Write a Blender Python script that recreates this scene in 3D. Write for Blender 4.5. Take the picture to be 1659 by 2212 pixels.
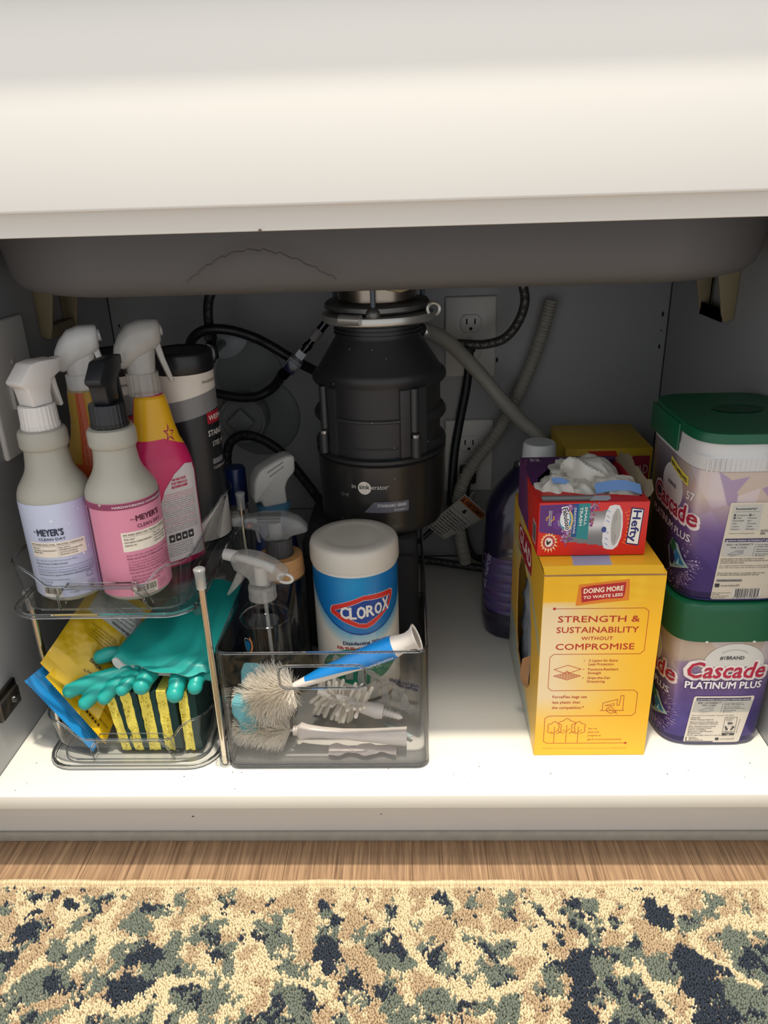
import bpy, bmesh, math, random
import numpy as np
from mathutils import Vector, Matrix
from mathutils.geometry import tessellate_polygon

for o in list(bpy.data.objects):
    bpy.data.objects.remove(o)
SC = bpy.context.scene
COL = SC.collection
R = math.radians
rnd = random.Random(7)

# ---------------------------------------------------------------- camera
PITCH, YAW, ROLL = 0.39738, 0.03857, -0.03112
cd = bpy.data.cameras.new('camera'); cam = bpy.data.objects.new('camera', cd); COL.objects.link(cam)
_fw = Vector((-math.sin(YAW)*math.cos(PITCH), math.cos(YAW)*math.cos(PITCH), -math.sin(PITCH)))
_rt = Vector((math.cos(YAW), math.sin(YAW), 0)); _up = _rt.cross(_fw)
_c, _s = math.cos(ROLL), math.sin(ROLL)
_r2, _u2 = _rt*_c+_up*_s, _up*_c-_rt*_s
m = Matrix((_r2, _u2, -_fw)).transposed().to_4x4(); m.translation = (0.471, -0.6315, 0.5958)
cam.matrix_world = m
cd.sensor_fit = 'HORIZONTAL'; cd.sensor_width = 36; cd.lens = 36*1635.4/1659; cd.clip_start = .01
SC.camera = cam

# ---------------------------------------------------------------- room light
w = bpy.data.worlds.new('world'); SC.world = w; w.use_nodes = True
w.node_tree.nodes['Background'].inputs[0].default_value = (.96, .98, 1.0, 1)
w.node_tree.nodes['Background'].inputs[1].default_value = 0.8
def lamp(name, loc, target, size, power, col):
    l = bpy.data.lights.new(name, 'AREA'); l.shape = 'DISK'; l.size = size; l.energy = power; l.color = col
    o = bpy.data.objects.new(name, l); COL.objects.link(o); o.location = loc
    o.rotation_euler = (Vector(target)-Vector(loc)).to_track_quat('-Z', 'Y').to_euler()
    return o
lamp('ceiling_downlight', (.50, -.375, 2.35), (.48, 0, 0),  .07, 58, (1, .9, .74))
lamp('ceiling_lamp', (.58, -.62, 2.35), (.45, 0, .1), .30, 14, (1, .93, .82))
SC.view_settings.view_transform = 'Standard'; SC.view_settings.look = 'None'
SC.view_settings.gamma = 1; SC.view_settings.use_curve_mapping = False
SC.view_settings.exposure = 0.12
SC.cycles.transparent_max_bounces = 40
SC.cycles.max_bounces = 14; SC.cycles.diffuse_bounces = 5; SC.cycles.transmission_bounces = 10; SC.cycles.glossy_bounces = 5
SC.cycles.caustics_reflective = False; SC.cycles.caustics_refractive = False

# ---------------------------------------------------------------- materials
def lin(c):
    c = np.asarray(c, float)/255 if max(np.ravel(c)) > 1.001 else np.asarray(c, float)
    return np.where(c <= .04045, c/12.92, ((c+.055)/1.055)**2.4)
MATS = {}
def mat(name, rgb=(200, 200, 200), rough=.5, metal=0., noise=0., nscale=200., bump=0., bscale=400., attr=None, alpha=None,
        spec=.5, coat=0., sss=0., trans=0., aniso=None):
    if name in MATS: return MATS[name]
    M = bpy.data.materials.new(name); MATS[name] = M; M.use_nodes = True
    nt = M.node_tree; N = nt.nodes; L = nt.links; b = N['Principled BSDF']
    c = tuple(lin(rgb))+(1,)
    b.inputs['Base Color'].default_value = c; b.inputs['Roughness'].default_value = rough
    b.inputs['Metallic'].default_value = metal; b.inputs['Specular IOR Level'].default_value = spec
    b.inputs['Coat Weight'].default_value = coat; b.inputs['Coat Roughness'].default_value = .1
    if sss: b.inputs['Subsurface Weight'].default_value = sss; b.inputs['Subsurface Radius'].default_value = (.01, .01, .01); b.inputs['Subsurface Scale'].default_value = 1.
    if trans: b.inputs['Transmission Weight'].default_value = trans
    if attr:
        a = N.new('ShaderNodeAttribute'); a.attribute_name = attr; L.new(a.outputs['Color'], b.inputs['Base Color'])
    tc = N.new('ShaderNodeTexCoord')
    if noise:
        n = N.new('ShaderNodeTexNoise'); n.inputs['Scale'].default_value = nscale; n.inputs['Detail'].default_value = 4
        mp = N.new('ShaderNodeMapping'); L.new(tc.outputs['Object'], mp.inputs[0]); L.new(mp.outputs[0], n.inputs['Vector'])
        if aniso: mp.inputs['Scale'].default_value = aniso
        mr = N.new('ShaderNodeMapRange'); mr.inputs[3].default_value = 1-noise; mr.inputs[4].default_value = 1+noise
        L.new(n.outputs['Fac'], mr.inputs[0])
        mx = N.new('ShaderNodeMix'); mx.data_type = 'RGBA'; mx.blend_type = 'MULTIPLY'; mx.inputs[0].default_value = 1
        if attr: L.new(a.outputs['Color'], mx.inputs[6])
        else: mx.inputs[6].default_value = c
        L.new(mr.outputs[0], mx.inputs[7]); L.new(mx.outputs[2], b.inputs['Base Color'])
    if bump:
        n2 = N.new('ShaderNodeTexNoise'); n2.inputs['Scale'].default_value = bscale; n2.inputs['Detail'].default_value = 3
        L.new(tc.outputs['Object'], n2.inputs['Vector'])
        bp = N.new('ShaderNodeBump'); bp.inputs['Strength'].default_value = bump; bp.inputs['Distance'].default_value = .001
        L.new(n2.outputs['Fac'], bp.inputs['Height']); L.new(bp.outputs[0], b.inputs['Normal'])
    return M
def clear(name, tint=(.965, .97, .972), edge=(.5, .52, .54), edgepow=.35, milk=0., milkc=(220, 222, 220), rough=.04):
    """thin clear plastic: see-through face-on, darker and glossier edge-on"""
    if name in MATS: return MATS[name]
    M = bpy.data.materials.new(name); MATS[name] = M; M.use_nodes = True
    nt = M.node_tree; N = nt.nodes; L = nt.links; N.clear()
    out = N.new('ShaderNodeOutputMaterial')
    lw = N.new('ShaderNodeLayerWeight'); lw.inputs[0].default_value = .5
    pw = N.new('ShaderNodeMath'); pw.operation = 'POWER'; L.new(lw.outputs['Facing'], pw.inputs[0]); pw.inputs[1].default_value = 1/max(edgepow, .05)
    mc = N.new('ShaderNodeMix'); mc.data_type = 'RGBA'; mc.inputs[6].default_value = (*tint, 1); mc.inputs[7].default_value = (*edge, 1)
    L.new(pw.outputs[0], mc.inputs[0])
    tr = N.new('ShaderNodeBsdfTransparent'); L.new(mc.outputs[2], tr.inputs[0])
    gl = N.new('ShaderNodeBsdfGlossy'); gl.inputs['Roughness'].default_value = rough
    p5 = N.new('ShaderNodeMath'); p5.operation = 'POWER'; L.new(lw.outputs['Facing'], p5.inputs[0]); p5.inputs[1].default_value = 4.5
    fr = N.new('ShaderNodeMapRange'); fr.inputs[3].default_value = .035; fr.inputs[4].default_value = .75; L.new(p5.outputs[0], fr.inputs[0])
    mx = N.new('ShaderNodeMixShader'); L.new(fr.outputs[0], mx.inputs[0]); L.new(tr.outputs[0], mx.inputs[1]); L.new(gl.outputs[0], mx.inputs[2])
    last = mx
    if milk:
        df = N.new('ShaderNodeBsdfPrincipled'); df.inputs['Base Color'].default_value = (*lin(milkc), 1); df.inputs['Roughness'].default_value = .3
        m2 = N.new('ShaderNodeMixShader'); m2.inputs[0].default_value = milk
        L.new(mx.outputs[0], m2.inputs[1]); L.new(df.outputs[0], m2.inputs[2]); last = m2
    L.new(last.outputs[0], out.inputs[0])
    return M

def glassm(name, tint=(.9, .91, .92), ior=1.47, rough=.02):
    if name in MATS: return MATS[name]
    M = mat(name, (255, 255, 255), rough, trans=1.); b = M.node_tree.nodes['Principled BSDF']; b.inputs['Base Color'].default_value = (*tint, 1); b.inputs['IOR'].default_value = ior
    return M

# ---------------------------------------------------------------- mesh builder
class MB:
    def __init__(s): s.v = []; s.f = []; s.mi = []; s.mats = []; s.n = 0; s.cols = []
    def slot(s, m):
        if m not in s.mats: s.mats.append(m)
        return s.mats.index(m)
    def add(s, vs, fs, m=None, col=None):
        vs = np.asarray(vs, float).reshape(-1, 3); k = s.slot(m) if m else 0
        s.v.append(vs); o = s.n; s.n += len(vs)
        s.f.extend([tuple(i+o for i in f) for f in fs]); s.mi.extend([k]*len(fs))
        if col is None: col = np.ones((len(vs), 3))
        col = np.asarray(col, float)
        if col.ndim == 1: col = np.tile(col, (len(vs), 1))
        s.cols.append(col)
        return s
    def box(s, a, b, m=None, bev=0., seg=2):
        a = np.minimum(a, b); b2 = np.maximum(np.asarray(a), np.asarray(b)); a = np.asarray(a, float)
        bm = bmesh.new(); bmesh.ops.create_cube(bm, size=1)
        for v in bm.verts: v.co = Vector([(a[i]+b2[i])/2+v.co[i]*(b2[i]-a[i]) for i in range(3)])
        if bev: bmesh.ops.bevel(bm, geom=bm.edges[:], offset=bev, segments=seg, affect='EDGES', profile=.5)
        return s.bm(bm, m)
    def bm(s, bm, m=None, M=None):
        if M is not None: bm.transform(M)
        bm.verts.index_update(); s.add([v.co[:] for v in bm.verts], [[v.index for v in f.verts] for f in bm.faces], m); bm.free(); return s
    def loft(s, rings, m=None, cap=(True, True), closed=True, col=None):
        n = len(rings[0]); vs = np.concatenate([np.asarray(r, float) for r in rings]); fs = []
        for i in range(len(rings)-1):
            for j in range(n if closed else n-1):
                k = (j+1) % n; fs.append((i*n+j, i*n+k, (i+1)*n+k, (i+1)*n+j))
        if cap[0]: fs.append(tuple(range(n-1, -1, -1)))
        if cap[1]: fs.append(tuple((len(rings)-1)*n+j for j in range(n)))
        return s.add(vs, fs, m, col)
    def lathe(s, prof, c=(0, 0, 0), n=40, m=None, cap=(True, True), wob=None):
        t = np.arange(n)*2*np.pi/n; rings = []
        for r, z in prof:
            rr = r*(1+(wob(t) if wob else 0))
            rings.append(np.stack([c[0]+rr*np.cos(t), c[1]+rr*np.sin(t), np.full(n, c[2]+z)], 1))
        return s.loft(rings, m, cap)
    def tube(s, path, r, n=10, m=None, cap=True, flat=1., smooth=0, twist=None):
        p = np.asarray(path, float)
        if smooth: p = spline(p, smooth)
        rr = np.full(len(p), r) if np.isscalar(r) else (np.interp(np.linspace(0, 1, len(p)), np.linspace(0, 1, len(r)), r))
        T = np.gradient(p, axis=0); T /= np.linalg.norm(T, axis=1)[:, None]+1e-12
        u = np.cross(T[0], (0, 0, 1.)) if abs(T[0][2]) < .9 else np.cross(T[0], (0, 1., 0)); u /= np.linalg.norm(u)
        rings = []; a = np.arange(n)*2*np.pi/n
        for i in range(len(p)):
            u = u-T[i]*np.dot(u, T[i]); u /= np.linalg.norm(u); v = np.cross(T[i], u)
            rings.append(p[i]+rr[i]*(np.cos(a)[:, None]*u+flat*np.sin(a)[:, None]*v))
        return s.loft(rings, m, (cap, cap))
    def grid(s, P, m=None, col=None, close=False):
        a, b = P.shape[:2]; fs = [(i*b+j, i*b+j+1, (i+1)*b+j+1, (i+1)*b+j) for i in range(a-1) for j in range(b-1)]
        return s.add(P.reshape(-1, 3), fs, m, None if col is None else np.asarray(col).reshape(-1, 3))
    def xf(s, M):
        M = np.array(M); s.v = [v@M[:3, :3].T+M[:3, 3] for v in s.v]; return s
    def build(s, name, parent=None, m=None, smooth=40, loc=None, kind=None, color=False):
        V = np.concatenate(s.v)
        me = bpy.data.meshes.new(name); base = np.array(parent.location) if parent is not None else np.zeros(3)
        q = parent
        while q is not None and q.parent is not None: q = q.parent; base = base+np.array(q.location)
        if loc is not None: base = np.asarray(loc, float)
        me.from_pydata((V-base).tolist(), [], s.f); 
        mats = s.mats or [m]
        for x in ([m] if m and not s.mats else mats):
            if x: me.materials.append(x)
        me.polygons.foreach_set('material_index', s.mi)
        if color:
            ca = me.color_attributes.new('Col', 'FLOAT_COLOR', 'POINT'); C = np.concatenate(s.cols); ca.data.foreach_set('color', np.concatenate([C, np.ones((len(C), 1))], 1).ravel())
        me.validate(); 
        bm = bmesh.new(); bm.from_mesh(me)
        if not color: bmesh.ops.recalc_face_normals(bm, faces=bm.faces[:])
        bm.to_mesh(me); bm.free()
        if smooth:
            me.polygons.foreach_set('use_smooth', [True]*len(me.polygons)); me.set_sharp_from_angle(angle=R(smooth))
        me.update(); o = bpy.data.objects.new(name, me); COL.objects.link(o)
        if parent is not None: o.parent = parent
        elif loc is not None: o.location = loc
        if kind: o['kind'] = kind
        return o
def spline(p, k):
    p = np.asarray(p, float); n = len(p); out = []
    q = np.vstack([2*p[0]-p[1], p, 2*p[-1]-p[-2]])
    for i in range(n-1):
        a, b, c, d = q[i], q[i+1], q[i+2], q[i+3]
        for t in np.linspace(0, 1, k, endpoint=False):
            out.append(.5*((2*b)+(-a+c)*t+(2*a-5*b+4*c-d)*t*t+(-a+3*b-3*c+d)*t**3))
    out.append(p[-1]); return np.array(out)
def thing(name, label, cat, loc=(0, 0, 0), group=None):
    o = bpy.data.objects.new(name, None); COL.objects.link(o); o.location = loc; o.empty_display_size = .02
    o['label'] = label; o['category'] = cat
    if group: o['group'] = group
    return o
def tag(o, label, cat, group=None):
    o['label'] = label; o['category'] = cat
    if group: o['group'] = group
    return o
def evald(o, name, parent=None):
    """apply the modifiers of o into a fresh object"""
    dg = bpy.context.evaluated_depsgraph_get(); dg.update()
    me = bpy.data.meshes.new_from_object(o.evaluated_get(dg)); n = bpy.data.objects.new(name, me); COL.objects.link(n)
    n.location = o.location
    if parent is not None: n.parent = parent
    for x in o.modifiers:
        if x.type == 'BOOLEAN' and x.object: bpy.data.objects.remove(x.object)
    bpy.data.objects.remove(o); return n
def rrect(x0, x1, y0, y1, r, z=0., k=6):
    """rounded rectangle ring, starts mid front, counter-clockwise"""
    pts = []
    for cx, cy, a0 in ((x1-r, y0+r, -90), (x1-r, y1-r, 0), (x0+r, y1-r, 90), (x0+r, y0+r, 180)):
        for i in range(k+1):
            a = R(a0+90*i/k); pts.append((cx+r*math.cos(a), cy+r*math.sin(a), z))
    return np.array(pts)
def prism(pts, w, bev=0., seg=2, sub=0):
    """side outline pts (d, z) in the x-z plane, extruded +-w/2 in y; returns bmesh"""
    bm = bmesh.new(); vs = [bm.verts.new((d, -w/2, z)) for d, z in pts]; f = bm.faces.new(vs)
    r = bmesh.ops.extrude_face_region(bm, geom=[f]); bmesh.ops.translate(bm, vec=(0, w, 0), verts=[v for v in r['geom'] if isinstance(v, bmesh.types.BMVert)])
    bmesh.ops.recalc_face_normals(bm, faces=bm.faces[:])
    if bev: bmesh.ops.bevel(bm, geom=[e for e in bm.edges], offset=bev, segments=seg, affect='EDGES', profile=.5)
    return bm
def TM(loc, rz=0, rx=0, ry=0):
    return Matrix.Translation(loc) @ Matrix.Rotation(rz, 4, 'Z') @ Matrix.Rotation(ry, 4, 'Y') @ Matrix.Rotation(rx, 4, 'X')

# ---------------------------------------------------------------- noise in numpy
def vnoise(x, y, seed=0):
    g = np.random.RandomState(seed).rand(256, 256)
    xi = np.floor(x).astype(int); yi = np.floor(y).astype(int); fx = x-xi; fy = y-yi
    fx = fx*fx*(3-2*fx); fy = fy*fy*(3-2*fy); G = lambda i, j: g[i % 256, j % 256]
    return (G(xi, yi)*(1-fx)+G(xi+1, yi)*fx)*(1-fy)+(G(xi, yi+1)*(1-fx)+G(xi+1, yi+1)*fx)*fy
def fbm(x, y, seed=0, o=4):
    s = 0; a = .5; t = 0
    for i in range(o): s = s+a*vnoise(x*2**i+i*17, y*2**i+i*31, seed+i); t += a; a *= .5
    return s/t

# ---------------------------------------------------------------- printing on surfaces
_TC = {}
def text_mesh(s, bold=0., shear=0., space=1.):
    k = (s, bold, shear, space)
    if k in _TC: return _TC[k]
    c = bpy.data.curves.new('txt', 'FONT'); c.body = s; c.size = 1; c.offset = bold; c.shear = shear; c.resolution_u = 2; c.space_character = space
    o = bpy.data.objects.new('txt', c); COL.objects.link(o)
    dg = bpy.context.evaluated_depsgraph_get(); dg.update()
    me = bpy.data.meshes.new_from_object(o.evaluated_get(dg))
    V = np.array([v.co[:] for v in me.vertices]).reshape(-1, 3)[:, :2]; F = [tuple(p.vertices) for p in me.polygons]
    bpy.data.objects.remove(o); bpy.data.curves.remove(c); bpy.data.meshes.remove(me)
    if len(V) == 0: V = np.zeros((3, 2)); F = []
    _TC[k] = (V, F); return _TC[k]
INK = {}
def ink(rgb, rough=.4):
    k = (tuple(rgb), rough)
    if k not in INK: INK[k] = mat('ink_%d_%d_%d_%d' % (*[int(x) for x in rgb], int(rough*10)), rgb, rough)
    return INK[k]
class Print:
    """flat print lying on a surface S(u, v, h) -> 3-D points; h lifts it off the surface"""
    def __init__(s, S, step=.004): s.S = S; s.mb = MB(); s.step = step; s.h0 = .00012
    def h(s, l): s.k = (getattr(s, 'k', 0)+1) % 48; return s.h0*(l+s.k/60)
    def patch(s, u0, u1, v0, v1, colfn, nu=80, nv=100, l=1, m=None, mask=None):
        U, V = np.meshgrid(np.linspace(u0, u1, nu), np.linspace(v0, v1, nv))
        C = colfn(U, V); C = np.stack([np.broadcast_to(c, U.shape) for c in C], -1) if isinstance(C, tuple) else C
        P = s.S(U.ravel(), V.ravel(), s.h(l)).reshape(nv, nu, 3)
        fs = [(i*nu+j, i*nu+j+1, (i+1)*nu+j+1, (i+1)*nu+j) for i in range(nv-1) for j in range(nu-1)]
        if mask is not None:
            M = mask(U, V).ravel(); fs = [f for f in fs if M[list(f)].all()]
        s.mb.add(P.reshape(-1, 3), fs, m or mat('printed_film', attr='Col', rough=.35), lin(np.clip(C, 0, 255).reshape(-1, 3)/255.)); return s
    def poly(s, pts, rgb, l=2, fine=False):
        tri = tessellate_polygon([[Vector((p[0], p[1], 0)) for p in pts]]); T = [[np.array(pts[i], float) for i in t] for t in tri]
        out = []; st = s.step
        while T:
            a, b, c = T.pop(); L = [np.linalg.norm(a-b), np.linalg.norm(b-c), np.linalg.norm(c-a)]; k = int(np.argmax(L))
            if L[k] > st*2 and s.step > 0:
                if k == 1: a, b, c = b, c, a
                elif k == 2: a, b, c = c, a, b
                mid = (a+b)/2; T += [[a, mid, c], [mid, b, c]]
            else: out.append((a, b, c))
        A = np.array(out).reshape(-1, 2)
        s.mb.add(s.S(A[:, 0], A[:, 1], s.h(l)), [(3*i, 3*i+1, 3*i+2) for i in range(len(out))], ink(rgb)); return s
    def rect(s, u0, v0, u1, v1, rgb, l=2): return s.poly([(u0, v0), (u1, v0), (u1, v1), (u0, v1)], rgb, l)
    def line(s, pts, w, rgb, l=3, close=False):
        pts = [np.array(p, float) for p in pts]; 
        if close: pts = pts+[pts[0]]
        for a, b in zip(pts[:-1], pts[1:]):
            d = b-a; n = np.linalg.norm(d)
            if n < 1e-9: continue
            d /= n; q = np.array([-d[1], d[0]])*w/2; e = d*w*.4
            s.poly([a-e-q, b+e-q, b+e+q, a-e+q], rgb, l)
        return s
    def disc(s, u, v, r, rgb, l=2, ry=None, n=20):
        ry = ry or r; return s.poly([(u+r*math.cos(2*math.pi*i/n), v+ry*math.sin(2*math.pi*i/n)) for i in range(n)], rgb, l)
    def rr(s, u0, v0, u1, v1, r, rgb, l=2, w=0):
        p = rrect(u0, u1, v0, v1, r, 0, 4)[:, :2]
        return s.line(list(p), w, rgb, l, True) if w else s.poly([tuple(x) for x in p], rgb, l)
    def text(s, t, u, v, w=None, hgt=None, rgb=(20, 20, 20), l=4, align='l', rot=0., bold=0., shear=0., space=1., slope=0., arc=0.):
        """lower-left at (u, v) unless align; w = total width, hgt = cap height"""
        V, F = text_mesh(t, 0., shear, space)
        if not F: return s
        x0, x1 = V[:, 0].min(), V[:, 0].max(); cap = .73
        sx = w/(x1-x0) if w else None; sy = hgt/cap if hgt else None
        sx = sx or sy; sy = sy or sx
        X = (V[:, 0]-x0)*sx; Y = V[:, 1]*sy; W = (x1-x0)*sx
        if align == 'c': X = X-W/2
        elif align == 'r': X = X-W
        if arc: Y = Y*(1-0)+arc*(X/(W/2))**2 if align == 'c' else Y
        Y = Y+X*slope; c, n = math.cos(rot), math.sin(rot); br = bold*sy
        offs = [(0., 0.)]
        if bold: offs = [(-br, 0.), (br, 0.)] if cap*sy < .0026 else [(br*math.cos(k*math.pi/3), br*math.sin(k*math.pi/3)) for k in range(6)]
        if bold >= .08: offs = [(q*br*math.cos(k*math.pi/5), q*br*math.sin(k*math.pi/5)) for k in range(10) for q in (.5, 1.)]
        for i, (du, dv) in enumerate(offs): s.mb.add(s.S(u+X*c-Y*n+du, v+X*n+Y*c+dv, s.h(l)+i*2e-7), F, ink(rgb))
        return s
    def lines(s, ts, u, v, hgt, lead, **k):
        for i, t in enumerate(ts): s.text(t, u, v-i*lead, hgt=hgt, **k)
        return s
    def bars(s, u0, v0, u1, v1, l=4, seed=1, rgb=(20, 20, 20)):
        r = random.Random(seed); x = u0
        while x < u1: w = r.choice((.25, .5, .75))*(u1-u0)/40*1.6; s.rect(x, v0, min(x+w, u1), v1, rgb, l); x += w+r.choice((.3, .5, .8))*(u1-u0)/40*1.6
        return s
    def build(s, name, parent):
        o = s.mb.build(name, parent, color=True, smooth=0); return o
def flatS(O, U, V):
    O, U, V = [np.array(x, float) for x in (O, U, V)]; N = np.cross(U, V); N /= np.linalg.norm(N)
    return lambda u, v, h: O+np.outer(np.atleast_1d(u), U)+np.outer(np.atleast_1d(v), V)+h*N
def cylS(cx, cy, z0, rad, a0=0.):
    """rad(v) or number; u = arc length at the widest, u=0 faces -y turned by a0 towards +x"""
    def S(u, v, h):
        u = np.atleast_1d(np.asarray(u, float)); v = np.atleast_1d(np.asarray(v, float))
        r = rad(v) if callable(rad) else rad; r0 = np.max(r) if callable(rad) else rad
        a = u/r0+a0; return np.stack([cx+(r+h)*np.sin(a), cy-(r+h)*np.cos(a), z0+v], 1)
    return S
def sup(a, b, n, t):
    c, s_ = np.cos(t), np.sin(t); return a*np.sign(c)*np.abs(c)**(2/n), b*np.sign(s_)*np.abs(s_)**(2/n)
def supS(cx, cy, z0, prof, rot=0.):
    """body of superellipse sections; prof rows (z, a, b, n); u = arc length from the middle of the front"""
    pr = np.array(prof, float)
    def S(u, v, h):
        u = np.atleast_1d(np.asarray(u, float)); v = np.atleast_1d(np.asarray(v, float)); u, v = np.broadcast_arrays(u, v)
        a = np.interp(v, pr[:, 0], pr[:, 1]); b = np.interp(v, pr[:, 0], pr[:, 2]); n = np.interp(v, pr[:, 0], pr[:, 3])
        am, bm_, nm = pr[:, 1].max(), pr[:, 2].max(), pr[int(len(pr)/2), 3]
        t = np.linspace(-np.pi/2-np.pi, -np.pi/2+np.pi, 1441); x, y = sup(am, bm_, nm, t)
        L = np.concatenate([[0], np.cumsum(np.hypot(np.diff(x), np.diff(y)))]); L -= L[720]
        keep = np.concatenate([[True], np.diff(L) > 1e-9]); L, x, y = L[keep], x[keep], y[keep]; tx, ty = np.gradient(x, L), np.gradient(y, L); q = np.hypot(tx, ty); nx_, ny_ = np.interp(u, L, ty/q), np.interp(u, L, -tx/q)
        X_ = np.interp(u, L, x)/am; Y_ = np.interp(u, L, y)/bm_; k_ = (np.abs(X_)**n+np.abs(Y_)**n+1e-12)**(-1/n); x = X_*k_*a+nx_*h; y = Y_*k_*b+ny_*h
        c, s_ = math.cos(rot), math.sin(rot)
        return np.stack([cx+x*c-y*s_, cy+x*s_+y*c, z0+v], 1)
    return S
def supbody(mb, cx, cy, z0, prof, rot=0., n=64, m=None, cap=(True, True)):
    rings = []; t = np.linspace(0, 2*np.pi, n, endpoint=False)
    c, s_ = math.cos(rot), math.sin(rot)
    for z, a, b, e in prof:
        x, y = sup(a, b, e, t); rings.append(np.stack([cx+x*c-y*s_, cy+x*s_+y*c, np.full(n, z0+z)], 1))
    return mb.loft(rings, m, cap)

# ================================================================ SETTING
WID, DEP = .876, .58
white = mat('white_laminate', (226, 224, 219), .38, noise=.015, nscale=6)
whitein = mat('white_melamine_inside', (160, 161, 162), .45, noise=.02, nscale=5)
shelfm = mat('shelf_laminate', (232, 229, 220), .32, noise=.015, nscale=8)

floor = bpy.data.objects.new('floor', None); COL.objects.link(floor); floor['kind'] = 'structure'
def wood():
    M = bpy.data.materials.new('oak_plank'); M.use_nodes = True; nt = M.node_tree; N = nt.nodes; L = nt.links; b = N['Principled BSDF']
    tc = N.new('ShaderNodeTexCoord'); oi = N.new('ShaderNodeObjectInfo')
    ad = N.new('ShaderNodeVectorMath'); ad.operation = 'ADD'; L.new(tc.outputs['Object'], ad.inputs[0]); L.new(oi.outputs['Random'], ad.inputs[1])
    mp = N.new('ShaderNodeMapping'); mp.inputs['Scale'].default_value = (260, 8, 1); L.new(ad.outputs[0], mp.inputs[0])
    n = N.new('ShaderNodeTexNoise'); n.inputs['Scale'].default_value = 1; n.inputs['Detail'].default_value = 5; n.inputs['Distortion'].default_value = .6; L.new(mp.outputs[0], n.inputs['Vector'])
    mp2 = N.new('ShaderNodeMapping'); mp2.inputs['Scale'].default_value = (900, 22, 1); L.new(ad.outputs[0], mp2.inputs[0])
    n2 = N.new('ShaderNodeTexNoise'); n2.inputs['Scale'].default_value = 1; n2.inputs['Detail'].default_value = 3; L.new(mp2.outputs[0], n2.inputs['Vector'])
    cr = N.new('ShaderNodeValToRGB'); e = cr.color_ramp.elements
    e[0].position = .32; e[0].color = (*lin((132, 104, 80)), 1); e[1].position = .68; e[1].color = (*lin((182, 150, 118)), 1)
    L.new(n.outputs['Fac'], cr.inputs[0])
    cr2 = N.new('ShaderNodeValToRGB'); e = cr2.color_ramp.elements; e[0].position = .36; e[0].color = (.42, .38, .34, 1); e[1].position = .5; e[1].color = (1, 1, 1, 1); L.new(n2.outputs['Fac'], cr2.inputs[0])
    mx = N.new('ShaderNodeMix'); mx.data_type = 'RGBA'; mx.blend_type = 'MULTIPLY'; mx.inputs[0].default_value = .6; L.new(cr.outputs[0], mx.inputs[6]); L.new(cr2.outputs[0], mx.inputs[7])
    L.new(mx.outputs[2], b.inputs['Base Color']); b.inputs['Roughness'].default_value = .42
    bp = N.new('ShaderNodeBump'); bp.inputs['Strength'].default_value = .25; bp.inputs['Distance'].default_value = .0006; L.new(n2.outputs['Fac'], bp.inputs['Height']); L.new(bp.outputs[0], b.inputs['Normal'])
    return M
oak = wood()
FZ = -.118
for i in range(-3, 7):
    x0 = .085+.2335*i
    MB().box((x0+.0001, -.95, FZ-.012), (x0+.2334, .30, FZ), bev=.0004, seg=1).build('plank', floor, oak)
MB().box((-.70, -1.0, FZ-.016), (1.75, .32, FZ-.0125)).build('underlay', floor, mat('subfloor', (60, 50, 42), .9))

# ---- cabinet
cab = thing('sink_cabinet', 'white laminate under-sink cabinet with its doors open', 'cabinet', (.438, .29, 0))
T = .018
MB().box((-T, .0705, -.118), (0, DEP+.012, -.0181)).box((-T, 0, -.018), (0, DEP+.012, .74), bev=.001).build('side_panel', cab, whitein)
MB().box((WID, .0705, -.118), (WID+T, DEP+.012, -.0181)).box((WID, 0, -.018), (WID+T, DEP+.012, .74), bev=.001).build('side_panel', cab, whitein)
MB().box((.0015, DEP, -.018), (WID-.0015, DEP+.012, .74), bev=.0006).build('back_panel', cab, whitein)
MB().box((.0003, 0, -.018), (WID-.0003, DEP-.0006, 0), bev=.0012).build('bottom_panel', cab, shelfm)
MB().box((-.45, .0551, -.118), (1.33, .07, -.0185), bev=.001).build('toe_kick', cab, mat('toe_kick_paint', (218, 216, 212), .5, noise=.03, nscale=9, aniso=(1, 1, 8)))
MB().box((-.45, .0505, -.118), (1.33, .0548, -.105), bev=.0015).build('sealant_bead', cab, mat('old_caulk', (170, 165, 155), .6, noise=.2, nscale=60))
MB().box((.0003, 0, .5715), (WID-.0003, .018, .655), bev=.0015).build('front_rail', cab, white)
MB().box((-T-.001, -.0205, .5895), (WID+T+.001, -.0008, .774), bev=.0025, seg=3).build('false_drawer_front', cab, white)
# marks and chips on the white boards
chip = mat('exposed_chipboard', (120, 92, 66), .8, noise=.3, nscale=900)
mk = MB(); q = random.Random(3)
for (x, z, r) in ((.071, -.052, .0013), (.09, -.066, .0014), (.122, -.066, .0015), (.33, -.068, .0028), (.36, -.053, .0008), (.665, -.052, .0009), (.205, -.083, .0014), (.43, -.08, .0009), (.85, -.053, .0011)):
    a = np.linspace(0, 2*np.pi, 9)[:-1]; MB().add([(x+r*math.cos(t)*(1+.3*q.random()), .0548, z+.7*r*math.sin(t)) for t in a]+[(x, .0545, z)], [(i, (i+1) % 8, 8) for i in range(8)]).build('scuff_mark', cab, mat('scuff', (96, 80, 74), .8))
mk = MB()
for (x, y, l, a) in ((.634, .0549, .02, -.2), (.795, .0549, .005, -.3), (.26, .0549, .008, .3)):
    MB().add([(x, y, -.052), (x+l, y, -.052+l*a), (x+l, y, -.053+l*a), (x, y, -.0545)], [(0, 1, 2, 3)]).build('scratch_mark', cab, mat('scratch_ink', (58, 48, 44), .8))
mk = MB()
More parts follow.
